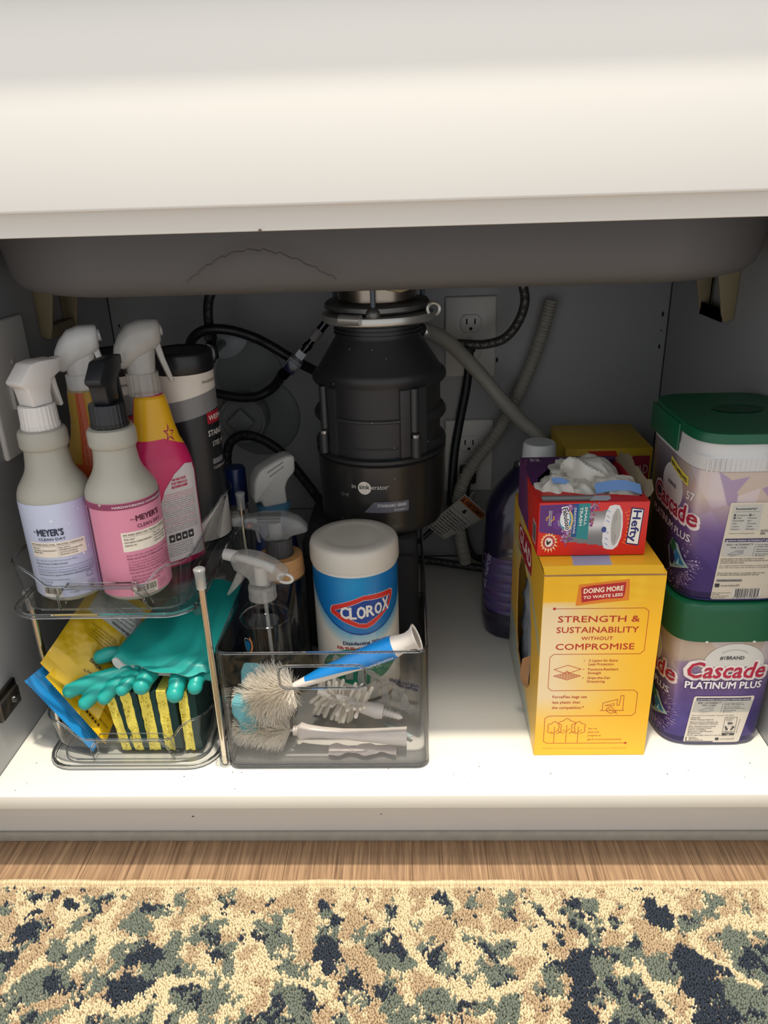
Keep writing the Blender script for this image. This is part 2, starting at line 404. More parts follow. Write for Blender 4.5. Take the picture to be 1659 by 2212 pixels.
for i in range(24):
    x = q.uniform(.01, .86); y = q.uniform(.004, .09)
    r = q.uniform(.0003, .0007); mk.add([(x-r, y-r, .0001), (x+r, y-r*.6, .0001), (x+r, y+r, .0001), (x, y+r, .0006), (x-r, y+.4*r, .0001)], [(0, 1, 3), (1, 2, 3), (2, 4, 3), (4, 0, 3)])
mk.build('dirt_specks', cab, mat('dirt', (90, 78, 66), .9)) ['kind'] = 'stuff'
MB().tube([(.355, -.0004, .5718), (.356, -.0006, .573), (.3572, -.0004, .5718)], .0006, 6).build('chipped_edge', cab, chip)
# screw holes along the back joint
for x, z, r in ((.866, .412, .0028), (.8665, .387, .0012), (.866, .362, .0025), (.612, .347, .0028), (.013, .415, .002)):
    a = np.linspace(0, 2*np.pi, 13)[:-1]; MB().add([(x+r*.7*math.cos(t), DEP-.0003, z+r*1.5*math.sin(t)) for t in a]+[(x, DEP-.0001, z)], [(i, (i+1) % 12, 12) for i in range(12)]).build('screw_hole', cab, mat('dark_hole', (30, 28, 26), .9))
gap = mat('dark_joint', (38, 40, 42), .8)  # even dark colour for the thin strips along the panel joints
MB().box((.0001, DEP-.0012, 0), (.0016, DEP+.002, .70)).build('corner_seam', cab, gap)
MB().box((WID-.0016, DEP-.0012, 0), (WID-.0001, DEP+.002, .70)).build('corner_seam', cab, gap)
# back edge gap at the floor
MB().box((.30, DEP-.0014, .0002), (.62, DEP-.0002, .0016)).build('corner_seam', cab, gap)

for nx0, nx1, lb in ((-.45, -T-.0018, 'closed white base cabinet adjoining on the hinge side'), (WID+T+.0018, 1.33, 'closed white base cabinet adjoining beside the detergent tubs')):
    nb_ = thing('base_cabinet', lb, 'cabinet', ((nx0+nx1)/2, .29, 0), 'neighbouring base cabinets')
    MB().box((nx0, .0006, -.018), (nx1, DEP+.012, .7735), bev=.001).build('carcass', nb_, white)
    MB().box((nx0, -.0205, -.015), (nx1, -.0006, .7735), bev=.0025, seg=3).build('door', nb_, white)
ct = thing('countertop', 'pale stone countertop over the cabinet front', 'countertop', (.438, .28, .775))
MB().box((-.45, -.0432, .775), (1.33, .62, .805), bev=.003).build('slab', ct, mat('quartz', (205, 203, 198), .25, noise=.05, nscale=60))

# ---- sink
grey = mat('sink_coating', (92, 90, 90), .62, noise=.07, nscale=9, bump=.25, bscale=160)
sk = thing('kitchen_sink', 'grey coated underside of the kitchen sink basin', 'sink', (.445, .29, .6))
rings = []
def sring(x0, x1, y0, y1, r, z): 
    p = rrect(x0, x1, y0, y1, r, z, 14); p[:, 1] += .035*((p[:, 0]-.445)/.42)**2*(p[:, 1] < .25); return p
zb = .506
for off, z in ((-.06, 0), (-.03, .002), (-.012, .007), (-.004, .014), (0, .024), (.004, .05), (.006, .09), (.008, .16), (.008, .266)):
    rings.append(sring(.046-off, .838+off, .075-off, .535+off, .13+off*.8, zb+z+.003))
mb = MB(); mb.loft(rings, None, (True, False)); mb.build('basin', sk, grey)
p = []
for u in np.linspace(0, 1, 40):
    x = .272+.135*u; z = .5265+.027*math.sin(math.pi*u**.9)+.0008*math.sin(60*u)+.0006*math.sin(131*u); p.append((x, .0735+.0025*abs(1-2*u)-.0005-.002*(z-.53)/.02, z))
MB().tube(p, .0011, 6).build('sealant_line', sk, mat('sink_seam', (84, 82, 82), .7))
fl = MB()
for i in range(90):
    x = q.choice((.13, .32, .36, .41, .55, .6))+q.uniform(-.045, .045); z = .523+q.random()**1.6*.025; r = q.uniform(.0003, .0011)
    fl.add([(x-r*1.6, .0728, z), (x, .0725, z-r*.6), (x+r*1.7, .0728, z), (x, .0724, z+r*.7)], [(0, 1, 3), (1, 2, 3)])

# ================================================================ RUG
rug = thing('area_rug', 'cream rug with faded blue and sage scroll pattern in front of the cabinet', 'rug', (.438, -.2, FZ))
SX0, SX1, SY0, SY1 = -.22, 1.10, -.37, -.0135
MB().box((SX0, SY0, FZ+.0003), (SX1, SY1, FZ+.0025), bev=.0008).build('backing', rug, mat('rug_backing', (190, 170, 140), .95))
sp = .0020; nx = int((SX1-SX0)/sp); ny = int((SY1-.004-SY0)/sp); rs = np.random.RandomState(5)
gx, gy = np.meshgrid(np.arange(nx), np.arange(ny)); X = SX0+sp*(gx+.5*(gy % 2))+rs.uniform(-.0007, .0007, gx.shape); Y = SY0+sp*gy+rs.uniform(-.0007, .0007, gx.shape)
X = X.ravel(); Y = Y.ravel()
wx = X+.016*(fbm(X*60, Y*60, 3)-.5)+.007*(fbm(X*260, Y*200, 9, 2)-.5)+.0022*(rs.rand(len(X))-.5); wy = Y+.012*(fbm(X*60+50, Y*60+9, 4)-.5)+.006*(fbm(X*260+3, Y*200, 8, 2)-.5)+.004*(rs.rand(len(X))-.5)
cream, tan, sage, navy = [lin(c) for c in ((214, 200, 168), (184, 163, 134), (116, 124, 114), (56, 63, 75))]
C = np.where((fbm(wx*70, wy*45, 11)+.05*rs.rand(len(X)) > .555-.02*np.clip((-.02-Y)/.07, 0, 1))[:, None], cream, tan)
edge = np.clip((-.02-Y)/.07, 0, 1)
sg = fbm(wx*75+9, wy*60, 21); thr = .70-.17*edge; C = np.where((np.abs(sg-thr+.022) < .012+.01*(rs.rand(len(X))-.5))[:, None], cream, C); C = np.where((sg > thr)[:, None], sage, C)
def blobs(L, s=1.):
    d = np.full(len(X), 9.)
    for x, y, r in L: d = np.minimum(d, np.hypot((wx-x), (wy-y)*1.25)/(r*s))
    return d
G = [(0.213, -0.11, 0.022), (0.257, -0.145, 0.026), (0.346, -0.14, 0.02), (0.55, -0.088, 0.02), (0.65, -0.11, 0.017), (0.676, -0.131, 0.015), (0.789, -0.081, 0.017), (0.776, -0.142, 0.026), (0.451, -0.108, 0.017), (0.493, -0.148, 0.022), (0.094, -0.135, 0.024), (0.116, -0.036, 0.008), (0.176, -0.07, 0.013), (0.57, -0.035, 0.011), (0.658, -0.044, 0.011), (0.787, -0.038, 0.011), (0.709, -0.114, 0.017)]
NV = [(0.636, -0.041, 0.011), (0.632, -0.107, 0.015), (0.629, -0.124, 0.015), (0.625, -0.143, 0.017), (0.621, -0.162, 0.017), (0.72, -0.041, 0.01), (0.727, -0.057, 0.017), (0.741, -0.107, 0.026), (0.741, -0.137, 0.022), (0.746, -0.159, 0.022), (0.192, -0.102, 0.02), (0.184, -0.141, 0.022), (0.052, -0.082, 0.017), (0.091, -0.045, 0.008), (0.051, -0.035, 0.008), (0.181, -0.046, 0.009), (0.38, -0.096, 0.02), (0.406, -0.13, 0.017), (0.37, -0.042, 0.007), (0.382, -0.061, 0.011)]
C = np.where((blobs(G) < .5+.9*fbm(wx*70, wy*60, 71, 3))[:, None], sage, C)
nz = fbm(wx*120, wy*95, 31, 3); far = fbm(wx*18+3, wy*26, 41)
C = np.where(((blobs(NV) < .30+1.15*nz))[:, None], navy, C)
C = np.where(((nz > .565) & (sg > thr-.06) & (far > .42))[:, None], navy, C)
CS = [[(0.152, -0.153), (0.179, -0.159), (0.205, -0.157), (0.214, -0.143), (0.229, -0.131), (0.249, -0.129), (0.265, -0.132)], [(0.312, -0.114), (0.333, -0.128), (0.363, -0.133), (0.38, -0.144), (0.399, -0.158)], [(0.523, -0.075), (0.551, -0.08), (0.579, -0.077), (0.597, -0.085)], [(0.591, -0.095), (0.599, -0.103), (0.582, -0.122), (0.558, -0.134), (0.531, -0.143), (0.505, -0.139)], [(0.813, -0.057), (0.771, -0.068), (0.754, -0.081), (0.76, -0.099), (0.777, -0.114), (0.793, -0.128)], [(0.685, -0.105), (0.693, -0.124), (0.696, -0.142), (0.706, -0.16)], [(0.46, -0.085), (0.476, -0.111), (0.492, -0.127), (0.511, -0.139)]]
def dist(L):
    d = np.full(len(X), 9.)
    for l in L:
        l = spline(l, 6)
        for a, b in zip(l[:-1], l[1:]):
            ab = b-a; t = np.clip(((wx-a[0])*ab[0]+(wy-a[1])*ab[1])/(ab@ab), 0, 1); d = np.minimum(d, np.hypot(wx-a[0]-t*ab[0], wy-a[1]-t*ab[1]))
    return d
C = np.where((dist(CS) < .0032+.003*fbm(X*80, Y*80, 51))[:, None], cream, C)
st = np.hypot(wx-.3, (wy+.136)*1.3); an = np.arctan2(wy+.136, wx-.3); C = np.where((st < .012+.007*np.cos(5*an))[:, None], cream, C)
C = np.where(((Y > -.021) & (C.sum(1) < 1.2) & (rs.rand(len(X)) < .9))[:, None], cream, C)
C = C*(1+rs.uniform(-.09, .07, (len(X), 1)))
k = len(X); h = .0062+.0026*rs.rand(k)+.0012*fbm(X*120, Y*120, 61); a0 = rs.rand(k)*6.28; lx = rs.normal(0, .0006, k); ly = rs.normal(0, .0006, k)
vs = np.zeros((k, 9, 3)); r = .00138
for j in range(4):
    a = a0+j*math.pi/2; vs[:, j] = np.stack([X+r*.85*np.cos(a), Y+r*.85*np.sin(a), np.full(k, FZ+.002)], 1); vs[:, 4+j] = np.stack([X+lx*.6+r*np.cos(a), Y+ly*.6+r*np.sin(a), FZ+h*.72], 1)
vs[:, 8] = np.stack([X+lx, Y+ly, FZ+h], 1)
o = np.arange(k)[:, None]*9; F = []
quads = np.concatenate([o+np.array([j, (j+1) % 4, 4+(j+1) % 4, 4+j]) for j in range(4)]); tris = np.concatenate([o+np.array([4+j, 4+(j+1) % 4, 8]) for j in range(4)])
me = bpy.data.meshes.new('pile'); me.vertices.add(k*9); me.vertices.foreach_set('co', (vs.reshape(-1, 3)-np.array(rug.location)).ravel())
nl = quads.size+tris.size; me.loops.add(nl); me.loops.foreach_set('vertex_index', np.concatenate([quads.ravel(), tris.ravel()]))
npoly = len(quads)+len(tris); me.polygons.add(npoly); me.polygons.foreach_set('loop_start', np.concatenate([np.arange(len(quads))*4, quads.size+np.arange(len(tris))*3]))
me.update(calc_edges=True); ca = me.color_attributes.new('Col', 'FLOAT_COLOR', 'POINT')
ca.data.foreach_set('color', np.concatenate([np.repeat(C, 9, 0), np.ones((k*9, 1))], 1).ravel()); me.materials.append(mat('rug_wool', attr='Col', rough=.95, spec=.1))
me.polygons.foreach_set('use_smooth', [True]*npoly)
po = bpy.data.objects.new('pile', me); COL.objects.link(po); po.parent = rug; po['kind'] = 'stuff'
# serged edge: a bound cord with individual yarn wraps
mb = MB(); x = SX0
pth = np.array([(x, SY1+.0005+.0006*math.sin(x*37)+.0004*math.sin(x*91), FZ+.0036) for x in np.arange(SX0, SX1, .01)]); mb.tube(pth, .0032, 10); mb.build('bound_edge', rug, mat('rug_binding', (205, 182, 145), .85))
mb = MB(); x = SX0; prof = [(-.0034, .0006), (-.0024, .0024), (0, .0034), (.0024, .0024), (.0036, -.0004), (.006, -.0016)]
while x < SX1:
    w_ = .0016+.0003*q.random(); yy = SY1+.0005+.0006*math.sin(x*37)+.0004*math.sin(x*91); s_ = q.uniform(.0, .0012); lift = q.uniform(.0002, .0006)
    L = [(x+s_*(i/5), yy-p_[0], FZ+.0036+p_[1]*1.05+lift) for i, p_ in enumerate(prof)]; mb.add([v for p_ in L for v in ((p_[0], p_[1], p_[2]-.0002), (p_[0]+w_*.5, p_[1], p_[2]+.0003), (p_[0]+w_, p_[1], p_[2]-.0002))], [f for i in range(5) for f in ((3*i, 3*i+1, 3*i+4, 3*i+3), (3*i+1, 3*i+2, 3*i+5, 3*i+4))], col=lin((224, 205, 168))*q.uniform(.82, 1.12)); x += w_*1.12
bo = mb.build('yarn_wraps', rug, mat('rug_yarn', attr='Col', rough=.9), color=True); bo['kind'] = 'stuff'

# ================================================================ WALL FITTINGS
lw_ = thing('wall_plate', 'white utility wall plate with a small cover on the left cabinet side', 'wall plate', (.002, .235, .40))
MB().box((.0002, .188, .322), (.0075, .288, .476), bev=.0035, seg=3).xf(Matrix.Identity(4)).build('plate', lw_, mat('plate_plastic', (240, 236, 230), .35))
MB().lathe([(.0028, 0), (.0028, .0012), (.0012, .0018)], n=14).xf(TM((.0074, .242, .428), ry=R(90))).build('screw', lw_, mat('plate_screw', (205, 202, 198), .4))
MB().lathe([(.0028, 0), (.0028, .0012), (.0012, .0018)], n=14).xf(TM((.0074, .242, .352), ry=R(90))).build('screw', lw_, mat('plate_screw'))
MB().box((.0074, .222, .375), (.0115, .254, .408), bev=.001).build('jack_cover', lw_, mat('jack_cover_plastic', (206, 203, 199), .4))
MB().box((.0114, .230, .383), (.017, .240, .389), bev=.0008).box((.0114, .225, .398), (.0125, .250, .3995)).build('jack_latch', lw_, mat('jack_cover_plastic'))

dk = mat('hinge_metal', (70, 66, 62), .3, .9)
hg = thing('hinge_plate', 'dark metal door hinge mount at the left cabinet edge', 'hinge', (.003, .08, .07))
MB().box((.0003, .055, .055), (.005, .098, .088), bev=.0012).build('mounting_plate', hg, dk)
MB().box((.005, .050, .060), (.011, .092, .083), bev=.002).build('hinge_arm', hg, mat('hinge_arm_metal', (110, 104, 98), .25, .9))
MB().lathe([(.0045, 0), (.0045, .0015), (.003, .0022)], n=16).xf(TM((.011, .079, .0715), ry=R(90))).build('screw', hg, mat('bright_steel', (200, 200, 198), .2, 1.))

def outlet(z, name_lab):
    t = thing('wall_outlet', name_lab, 'outlet', (.569, DEP, z), 'outlets on the back panel')
    pl = mat('outlet_plastic', (205, 202, 196), .4)
    MB().box((.529, DEP-.0062, z-.0625), (.609, DEP-.0002, z+.0625), bev=.0028, seg=3).build('cover_plate', t, pl)
    for s_ in (1, -1):
        zc = z+s_*.0215; mb = MB(); a = np.linspace(0, 2*np.pi, 33)[:-1]
        X_ = .0172*np.cos(a); Z_ = np.clip(.0172*np.sin(a), -.0138, .0138)
        mb.loft([np.stack([.569+X_*k_, np.full(32, DEP-.006-d), zc+Z_*k_], 1) for k_, d in ((1.04, -.0005), (1.04, .0004), (.96, .0018), (.9, .0021))], pl)
        r_ = mb.build('receptacle', t)
        for dx in (-.0064, .0064): MB().box((.569+dx-.0011, DEP-.0084, zc-.001), (.569+dx+.0011, DEP-.0079, zc+.0075)).build('slot', r_, mat('dark_hole', (22, 20, 20), .8))
        MB().lathe([(.0026, 0), (.0026, .0005)], n=12).xf(TM((.569, DEP-.0079, zc-.0078), rx=R(90))).build('slot', r_, mat('dark_hole'))
    MB().lathe([(.003, 0), (.003, .001), (.001, .0014)], n=12).xf(TM((.569, DEP-.006, z), rx=R(90))).build('screw', t, mat('plate_screw'))
    return t
outlet(.3845, 'white duplex outlet high on the back panel, open to view')
outlet(.188, 'white duplex outlet low on the back panel behind the ribbed hose')

tanp = mat('bracket_plastic', (142, 128, 98), .5, noise=.05, nscale=60)
def bracket(x, sgn, lab):
    t = thing('support_bracket', lab, 'bracket', (x, .37, .48), 'sink support brackets')
    y0, y1 = .335, .425
    MB().box((x, y1-.012, .442), (x+sgn*.0035, y1, .60), bev=.0008).box((x, y0, .51), (x+sgn*.0035, y1, .60), bev=.0008).build('wall_leg', t, tanp)
    MB().box((x, y0, .585), (x+sgn*.034, y1, .60), bev=.001).build('top_flange', t, tanp)
    for yy in (y0+.006, y1-.006):
        pts = [(0, .44), (.012, .436), (.016, .446), (.031, .515), (.033, .59), (0, .59)]
        MB().bm(prism(pts, .004, .0008), M=Matrix.Translation((x, yy, 0)) @ Matrix.Diagonal((sgn, 1, 1, 1))).build('gusset', t, tanp)
    MB().box((x+sgn*.0035, y0+.006, .436), (x+sgn*.014, y1-.006, .452), bev=.002).build('foot', t, tanp)
bracket(.0003, 1, 'brown plastic bracket under the sink on the left cabinet side')
bracket(WID-.0003, -1, 'tan plastic bracket under the sink on the right cabinet side')

# ================================================================ GARBAGE DISPOSAL
DX, DY = .432, .362
blk = mat('disposal_black', (40, 41, 43), .42, bump=.03, bscale=900)
blk2 = mat('disposal_gloss', (40, 39, 38), .28, coat=.25)
stl = mat('zinc_steel', (196, 196, 190), .3, .7, noise=.08, nscale=40)
gd = thing('garbage_disposal', 'black garbage disposal unit hanging under the middle of the sink', 'disposal', (DX, DY, .18))
c0 = (DX, DY, 0)
MB().lathe([(.05, .1755), (.076, .176), (.082, .18), (.0845, .186), (.0855, .196), (.0862, .268), (.0862, .2742), (.0848, .2755)], c0, 72).build('motor_can', gd, blk2)
MB().lathe([(.0835, .2752), (.0845, .277), (.0878, .279), (.0878, .283), (.0835, .2845)], c0, 72, cap=(False, False)).build('seam_ring', gd, blk)
MB().lathe([(.080, .2795), (.0805, .30), (.0805, .3725), (.081, .376), (.0825, .379), (.0825, .386), (.080, .390), (.0555, .428), (.0545, .432), (.0545, .4465), (.051, .448)], c0, 72).build('upper_housing', gd, blk)
for z in (.290, .330, .378):   # side lobes of the sound shell flanges
    mb = MB(); a = np.linspace(0, 2*np.pi, 97)[:-1]; prof_ = [(.0, -.009), (.0055, -.0075), (.0085, -.003), (.0088, 0), (.0085, .003), (.0055, .0075), (.0, .009)]
    rings = []
    for dr, dz in prof_:
        k_ = np.clip(np.abs(np.cos(a))**6*1.15-.05, 0, 1); rings.append(np.stack([DX+(.0795+(dr)*k_)*np.cos(a), DY+(.0795+dr*k_)*np.sin(a), z+dz+0*a], 1))
    mb.loft(rings, cap=(False, False)); mb.build('side_lobe', gd, blk)
def cpatch(a0, a1, z0, z1, r, th, name, m_, parent=gd, bev=.0012):
    mb = MB(); aa = np.linspace(a0, a1, 14); rings = []
    for a in aa:
        d = np.array([math.sin(a), -math.cos(a), 0]); rings.append(np.array([(DX, DY, 0)+d*(r+o_)+np.array([0, 0, z_]) for o_, z_ in ((0, z0), (th-bev, z0), (th, z0+bev), (th, z1-bev), (th-bev, z1), (0, z1))]))
    mb.loft(rings); return mb.build(name, parent, m_)
ribm = mat('disposal_rib', (52, 53, 54), .38)
for a in (-62, -46, 24, 42): cpatch(R(a-4.5), R(a+4.5), .2845, .373, .0795, .0045, 'shell_rib', ribm)
cpatch(R(-42), R(20), .331, .3355, .0795, .004, 'shell_band', ribm); cpatch(R(-42), R(20), .296, .299, .0795, .002, 'shell_band', ribm); cpatch(R(46), R(86), .331, .3345, .0795, .003, 'shell_band', ribm)
for a in (-58, 33):
    d = np.array([math.sin(R(a)), -math.cos(R(a)), 0]); pc = np.array([DX, DY, 0])+d*.086
    MB().tube([pc+(0, 0, .285), pc+(0, 0, .31)], .0065, 14).build('screw_boss', gd, ribm)
    MB().tube([pc+(0, 0, .31), pc+(0, 0, .314)], .0042, 8).build('boss_screw', gd, stl)
    MB().tube([pc-d*.003+(0, 0, .318), pc-d*.003+(0, 0, .373)], .0058, 12).build('screw_column', gd, ribm)
for z in (.4335, .4385, .4435): MB().lathe([(.0545, z-.0012), (.0568, z-.001), (.0568, z+.001), (.0545, z+.0012)], c0, 64, cap=(False, False)).build('neck_rib', gd, blk)
MB().tube([(.470, .387, .4360), (.480, .3955, .4300), (.4895, .4025, .4255)], .0095, 16).build('outlet_elbow', gd, blk)
# mount hardware
def ringz(prof, name, m_, wob=None, n=96): return MB().lathe(prof, c0, n, wob=wob, cap=(False, False)).build(name, gd, m_)
ringz([(.052, .4475), (.068, .4475), (.0715, .4495), (.0725, .4535), (.0715, .458), (.067, .460), (.052, .460)], 'lower_mounting_ring', stl, wob=lambda t: .02*np.cos(3*t+.5))
ringz([(.05, .462), (.064, .462), (.0675, .4645), (.0672, .4695), (.064, .4725), (.05, .4735)], 'upper_mounting_ring', mat('cast_metal', (112, 114, 112), .4, .7), wob=lambda t: .05*np.cos(3*(t+math.pi/2))**3)
MB().lathe([(.047, .4725), (.050, .474), (.0505, .4905), (.052, .492)], c0, 64, cap=(False, False)).build('sink_sleeve', gd, mat('brushed_sleeve', (150, 138, 124), .25, 1.))
MB().lathe([(.03, .4912), (.060, .4915), (.0625, .4935), (.0625, .4965), (.060, .4985), (.03, .4985)], c0, 64, cap=(False, False)).build('backup_flange', gd, mat('dull_steel', (120, 116, 108), .3, 1.))
MB().tube([(DX+.015, DY-.051, .492), (DX+.03, DY-.0455, .4885), (DX+.045, DY-.032, .4915)], .0035, 8).build('sealing_putty', gd, mat('putty', (170, 156, 120), .7))
for a in (-2, 118, 238):
    a = R(a); d = np.array([math.sin(a), -math.cos(a), 0]); pc = np.array([DX, DY, 0])+d*.0665
    b_ = MB(); z = .466; pr_ = []
    while z < .4995: pr_ += [(.0028, z), (.0036, z+.0006)]; z += .0012
    b_.lathe(pr_, (pc[0], pc[1], 0), 12).build('threaded_bolt', gd, mat('bolt_steel', (170, 182, 194), .3, .7))
    MB().lathe([(.008, .4585), (.0095, .461), (.009, .467), (.0062, .4705), (.0045, .4715)], (pc[0], pc[1], 0), 18).build('bolt_boss', gd, mat('cast_metal'))
a = R(-24); d = np.array([math.sin(a), -math.cos(a), 0]); tt = np.array([math.cos(a), math.sin(a), 0]); pc = np.array([DX, DY, .4575])+d*.074
MB().tube([pc-tt*.014, pc+tt*.014], .0065, 14).build('wrench_loop', gd, stl)
a = R(62); d = np.array([math.sin(a), -math.cos(a), 0]); pc = np.array([DX, DY, .464])+d*.078
MB().tube([pc+np.array([.0075*math.cos(t)+.002, 0, .0075*math.sin(t)]) for t in np.linspace(R(225), R(-70), 14)], .0022, 8).build('hook', gd, stl)
MB().tube([(DX-.046, DY-.045, .4565), (DX-.058, DY-.034, .456)], .0022, 8).build('rivet', gd, mat('bright_steel'))
p = Print(cylS(DX, DY, 0, .0863, 0.), .006); p.h0 = .0003
p.poly([(-.022, .2135), (.036, .2135), (.0375, .2155), (.0375, .2285), (-.0085, .2285)], (96, 97, 108), 1)
p.text('STANDARD SERIES', .034, .2215, w=.038, hgt=.0041, rgb=(222, 222, 222), align='r', l=2, bold=.012)
p.text('BADGER\u00ae 1', .034, .2158, w=.0165, hgt=.0028, rgb=(210, 210, 210), align='r', l=2)
p.disc(-.0205, .2475, .0088, (226, 218, 204), 1, n=36)
p.text('sink', -.0205, .2462, w=.0138, hgt=.0068, rgb=(30, 28, 28), align='c', l=2, bold=.01)
p.text('in', -.0378, .2462, w=.0058, hgt=.0066, rgb=(214, 208, 200), l=2); p.text('erator', -.0112, .2462, w=.0215, hgt=.0066, rgb=(214, 208, 200), l=2); p.disc(.0114, .2502, .0004, (214, 208, 200), 2)
p.text('1/3 HP', -.0555, .233, w=.0125, hgt=.005, rgb=(140, 138, 134), l=2)
for s_ in ((-.018, -.002, .236), (-.002, .012, .236)): pass
p.build('printed_label', gd)
wf = MB(); q = random.Random(11)
for i in range(9):
    a = q.uniform(-.9, .9); z = q.choice((.2,.26,.30,.334,.379,.385,.41, .42)); r_ = .0868 if z < .28 else (.0845 if z < .34 else (.0826 if z < .387 else .0815-(z-.39)*.62))
    P_ = np.array([DX+r_*math.sin(a), DY-r_*math.cos(a), z]); wf.lathe([(0.0001, -.0006), (.0007, 0), (.0001, .0006)], P_, 6)
wf.build('water_drops', gd, mat('drop', (225, 228, 230), .1)) ['kind'] = 'stuff'

# ================================================================ TWO-TIER ORGANISER (left)
acr = clear('clear_acrylic'); acre = glassm('acrylic_edge', (.62, .64, .66))
chrome = mat('chrome_rod', (215, 205, 190), .12, 1.)
org = thing('pull_out_organizer', 'clear two-tier organizer with sliding trays on chrome rods', 'organizer', (.15, .17, 0))
def base(z, name):
    mb = MB(); r0 = rrect(.052, .240, .047, .300, .028, z); r1 = rrect(.048, .244, .043, .303, .031, z)
    z2 = z+.0018
    mb.loft([r0, r0+(0, 0, .0018)]); 
    o = mb.build(name, org, acr)
    rim = rrect(.0475, .2445, .0425, .3035, .031, z+.0028); rim = np.vstack([rim, rim[:1]])
    MB().tube(rim, .0026, 8, cap=False).build('base_rim', o, glassm('acrylic_rim', (.85, .87, .89)))
    return o
base(.0004, 'tier_base'); base(.198, 'tier_base')
def drawer(z, H):
    """tray with flared walls; the front wall dips in the middle and has a finger notch"""
    x0, x1, y0, y1 = .062, .232, .054, .290
    def wallpt(s, hh):   # ring flared with height
        f = .010*hh/H; return rrect(x0-f, x1+f, y0-f, y1+f, .022+f, 0, 8)
    n = len(wallpt(0, 0)); base_ring = wallpt(0, 0)
    # densify the front edge so that it can dip
    def dens(p):
        out = []
        for i in range(len(p)):
            a, b = p[i], p[(i+1) % len(p)]; k = max(1, int(np.linalg.norm(b-a)/.006))
            for j in range(k): out.append(a+(b-a)*j/k)
        return np.array(out)
    b0 = dens(base_ring); cx = (x0+x1)/2
    def hz(p):
        if p[1] < y0+.004:
            t = abs(p[0]-cx)/((x1-x0)/2); s_ = min(1, max(0, (t-.56)/.3)); s_ = s_*s_*(3-2*s_); return H*(.60+.40*s_)
        return H
    hs = np.array([hz(p) for p in b0]); ctr = np.array([cx, (y0+y1)/2, 0])
    rings = []
    d = b0-np.array([np.clip(p[0], x0+.022, x1-.022) for p in b0])[:, None]*np.array([1, 0, 0])-np.array([np.clip(p[1], y0+.022, y1-.022) for p in b0])[:, None]*np.array([0, 1, 0]); d /= np.linalg.norm(d, axis=1)[:, None]
    for k, t in enumerate((0, .03, .5, 1.)):
        q_ = b0+d*(.010*t-(.003 if k == 0 else 0))[..., None] if False else b0+d*(.010*t-(.004 if k == 0 else 0)); q_ = q_.copy(); q_[:, 2] = z+hs*t+(0 if k else .0002); rings.append(q_)
    mb = MB(); mb.loft(rings, cap=(True, False)); o = mb.build('sliding_tray', org, acr)
    top = np.vstack([rings[-1]-d*.0011, (rings[-1]-d*.0011)[:1]])
    MB().tube(top, .0013, 6, cap=False).build('tray_rim', o, acre)
    bot = np.vstack([rings[1], rings[1][:1]]); MB().tube(bot, .0009, 6, cap=False).build('tray_foot', o, acre)
    # finger notch frame on the front wall
    zf = z+.0015; yb = y0-.0035; N = [(cx-.046, yb+.003, zf), (cx-.044, yb-.001, zf+H*.32), (cx-.036, yb-.003, zf+H*.50), (cx+.036, yb-.003, zf+H*.50), (cx+.044, yb-.001, zf+H*.32), (cx+.048, yb+.003, zf)]
    Ns = np.vstack([np.linspace(N[0], N[1], 4), spline(N[1:3], 3), np.linspace(N[2], N[3], 4), spline(N[3:5], 3), np.linspace(N[4], N[5], 4)])
    MB().tube(Ns, .0013, 6).build('handle_notch', o, acre)
    MB().tube(Ns+(0, .014, -.0006), .0008, 6).build('handle_notch', o, acre)
    mb = MB(); mb.grid(np.stack([Ns, Ns+(0, .014, -.0006)], 0)); mb.build('notch_ledge', o, acr)
    MB().tube([N[0], (N[0][0]-.02, N[0][1], zf-.0004)], .0009, 6).build('handle_notch', o, acre)
    return o
drawer(.0035, .060); drawer(.2015, .054)
for x, y, z1 in ((.2548, .050, .250), (.2535, .262, .250), (.0435, .100, .2), (.0435, .275, .2)):
    r_ = MB().tube([(x, y, .003), (x, y, z1-.012)], .0036, 16).build('rod', org, chrome)
    MB().lathe([(.0052, z1-.022), (.0055, z1-.004), (.0062, z1-.003), (.0062, z1), (.005, z1+.001)], (x, y, 0), 20).build('rod_cap', r_, clear('acrylic_cap', (.85, .86, .87), (.4, .42, .43), .3, milk=.35))
    MB().lathe([(.0062, 0.0003), (.0062, .012), (.0045, .013)], (x, y, 0), 16).build('rod_socket', r_, acr)
for y_, z_ in ((.046, .198), (.257, .198), (.046, .0005), (.257, .0005)): MB().box((.2440, y_, z_), (.2515, y_+.010, z_+.006), bev=.001).build('rod_bracket', org, acr)

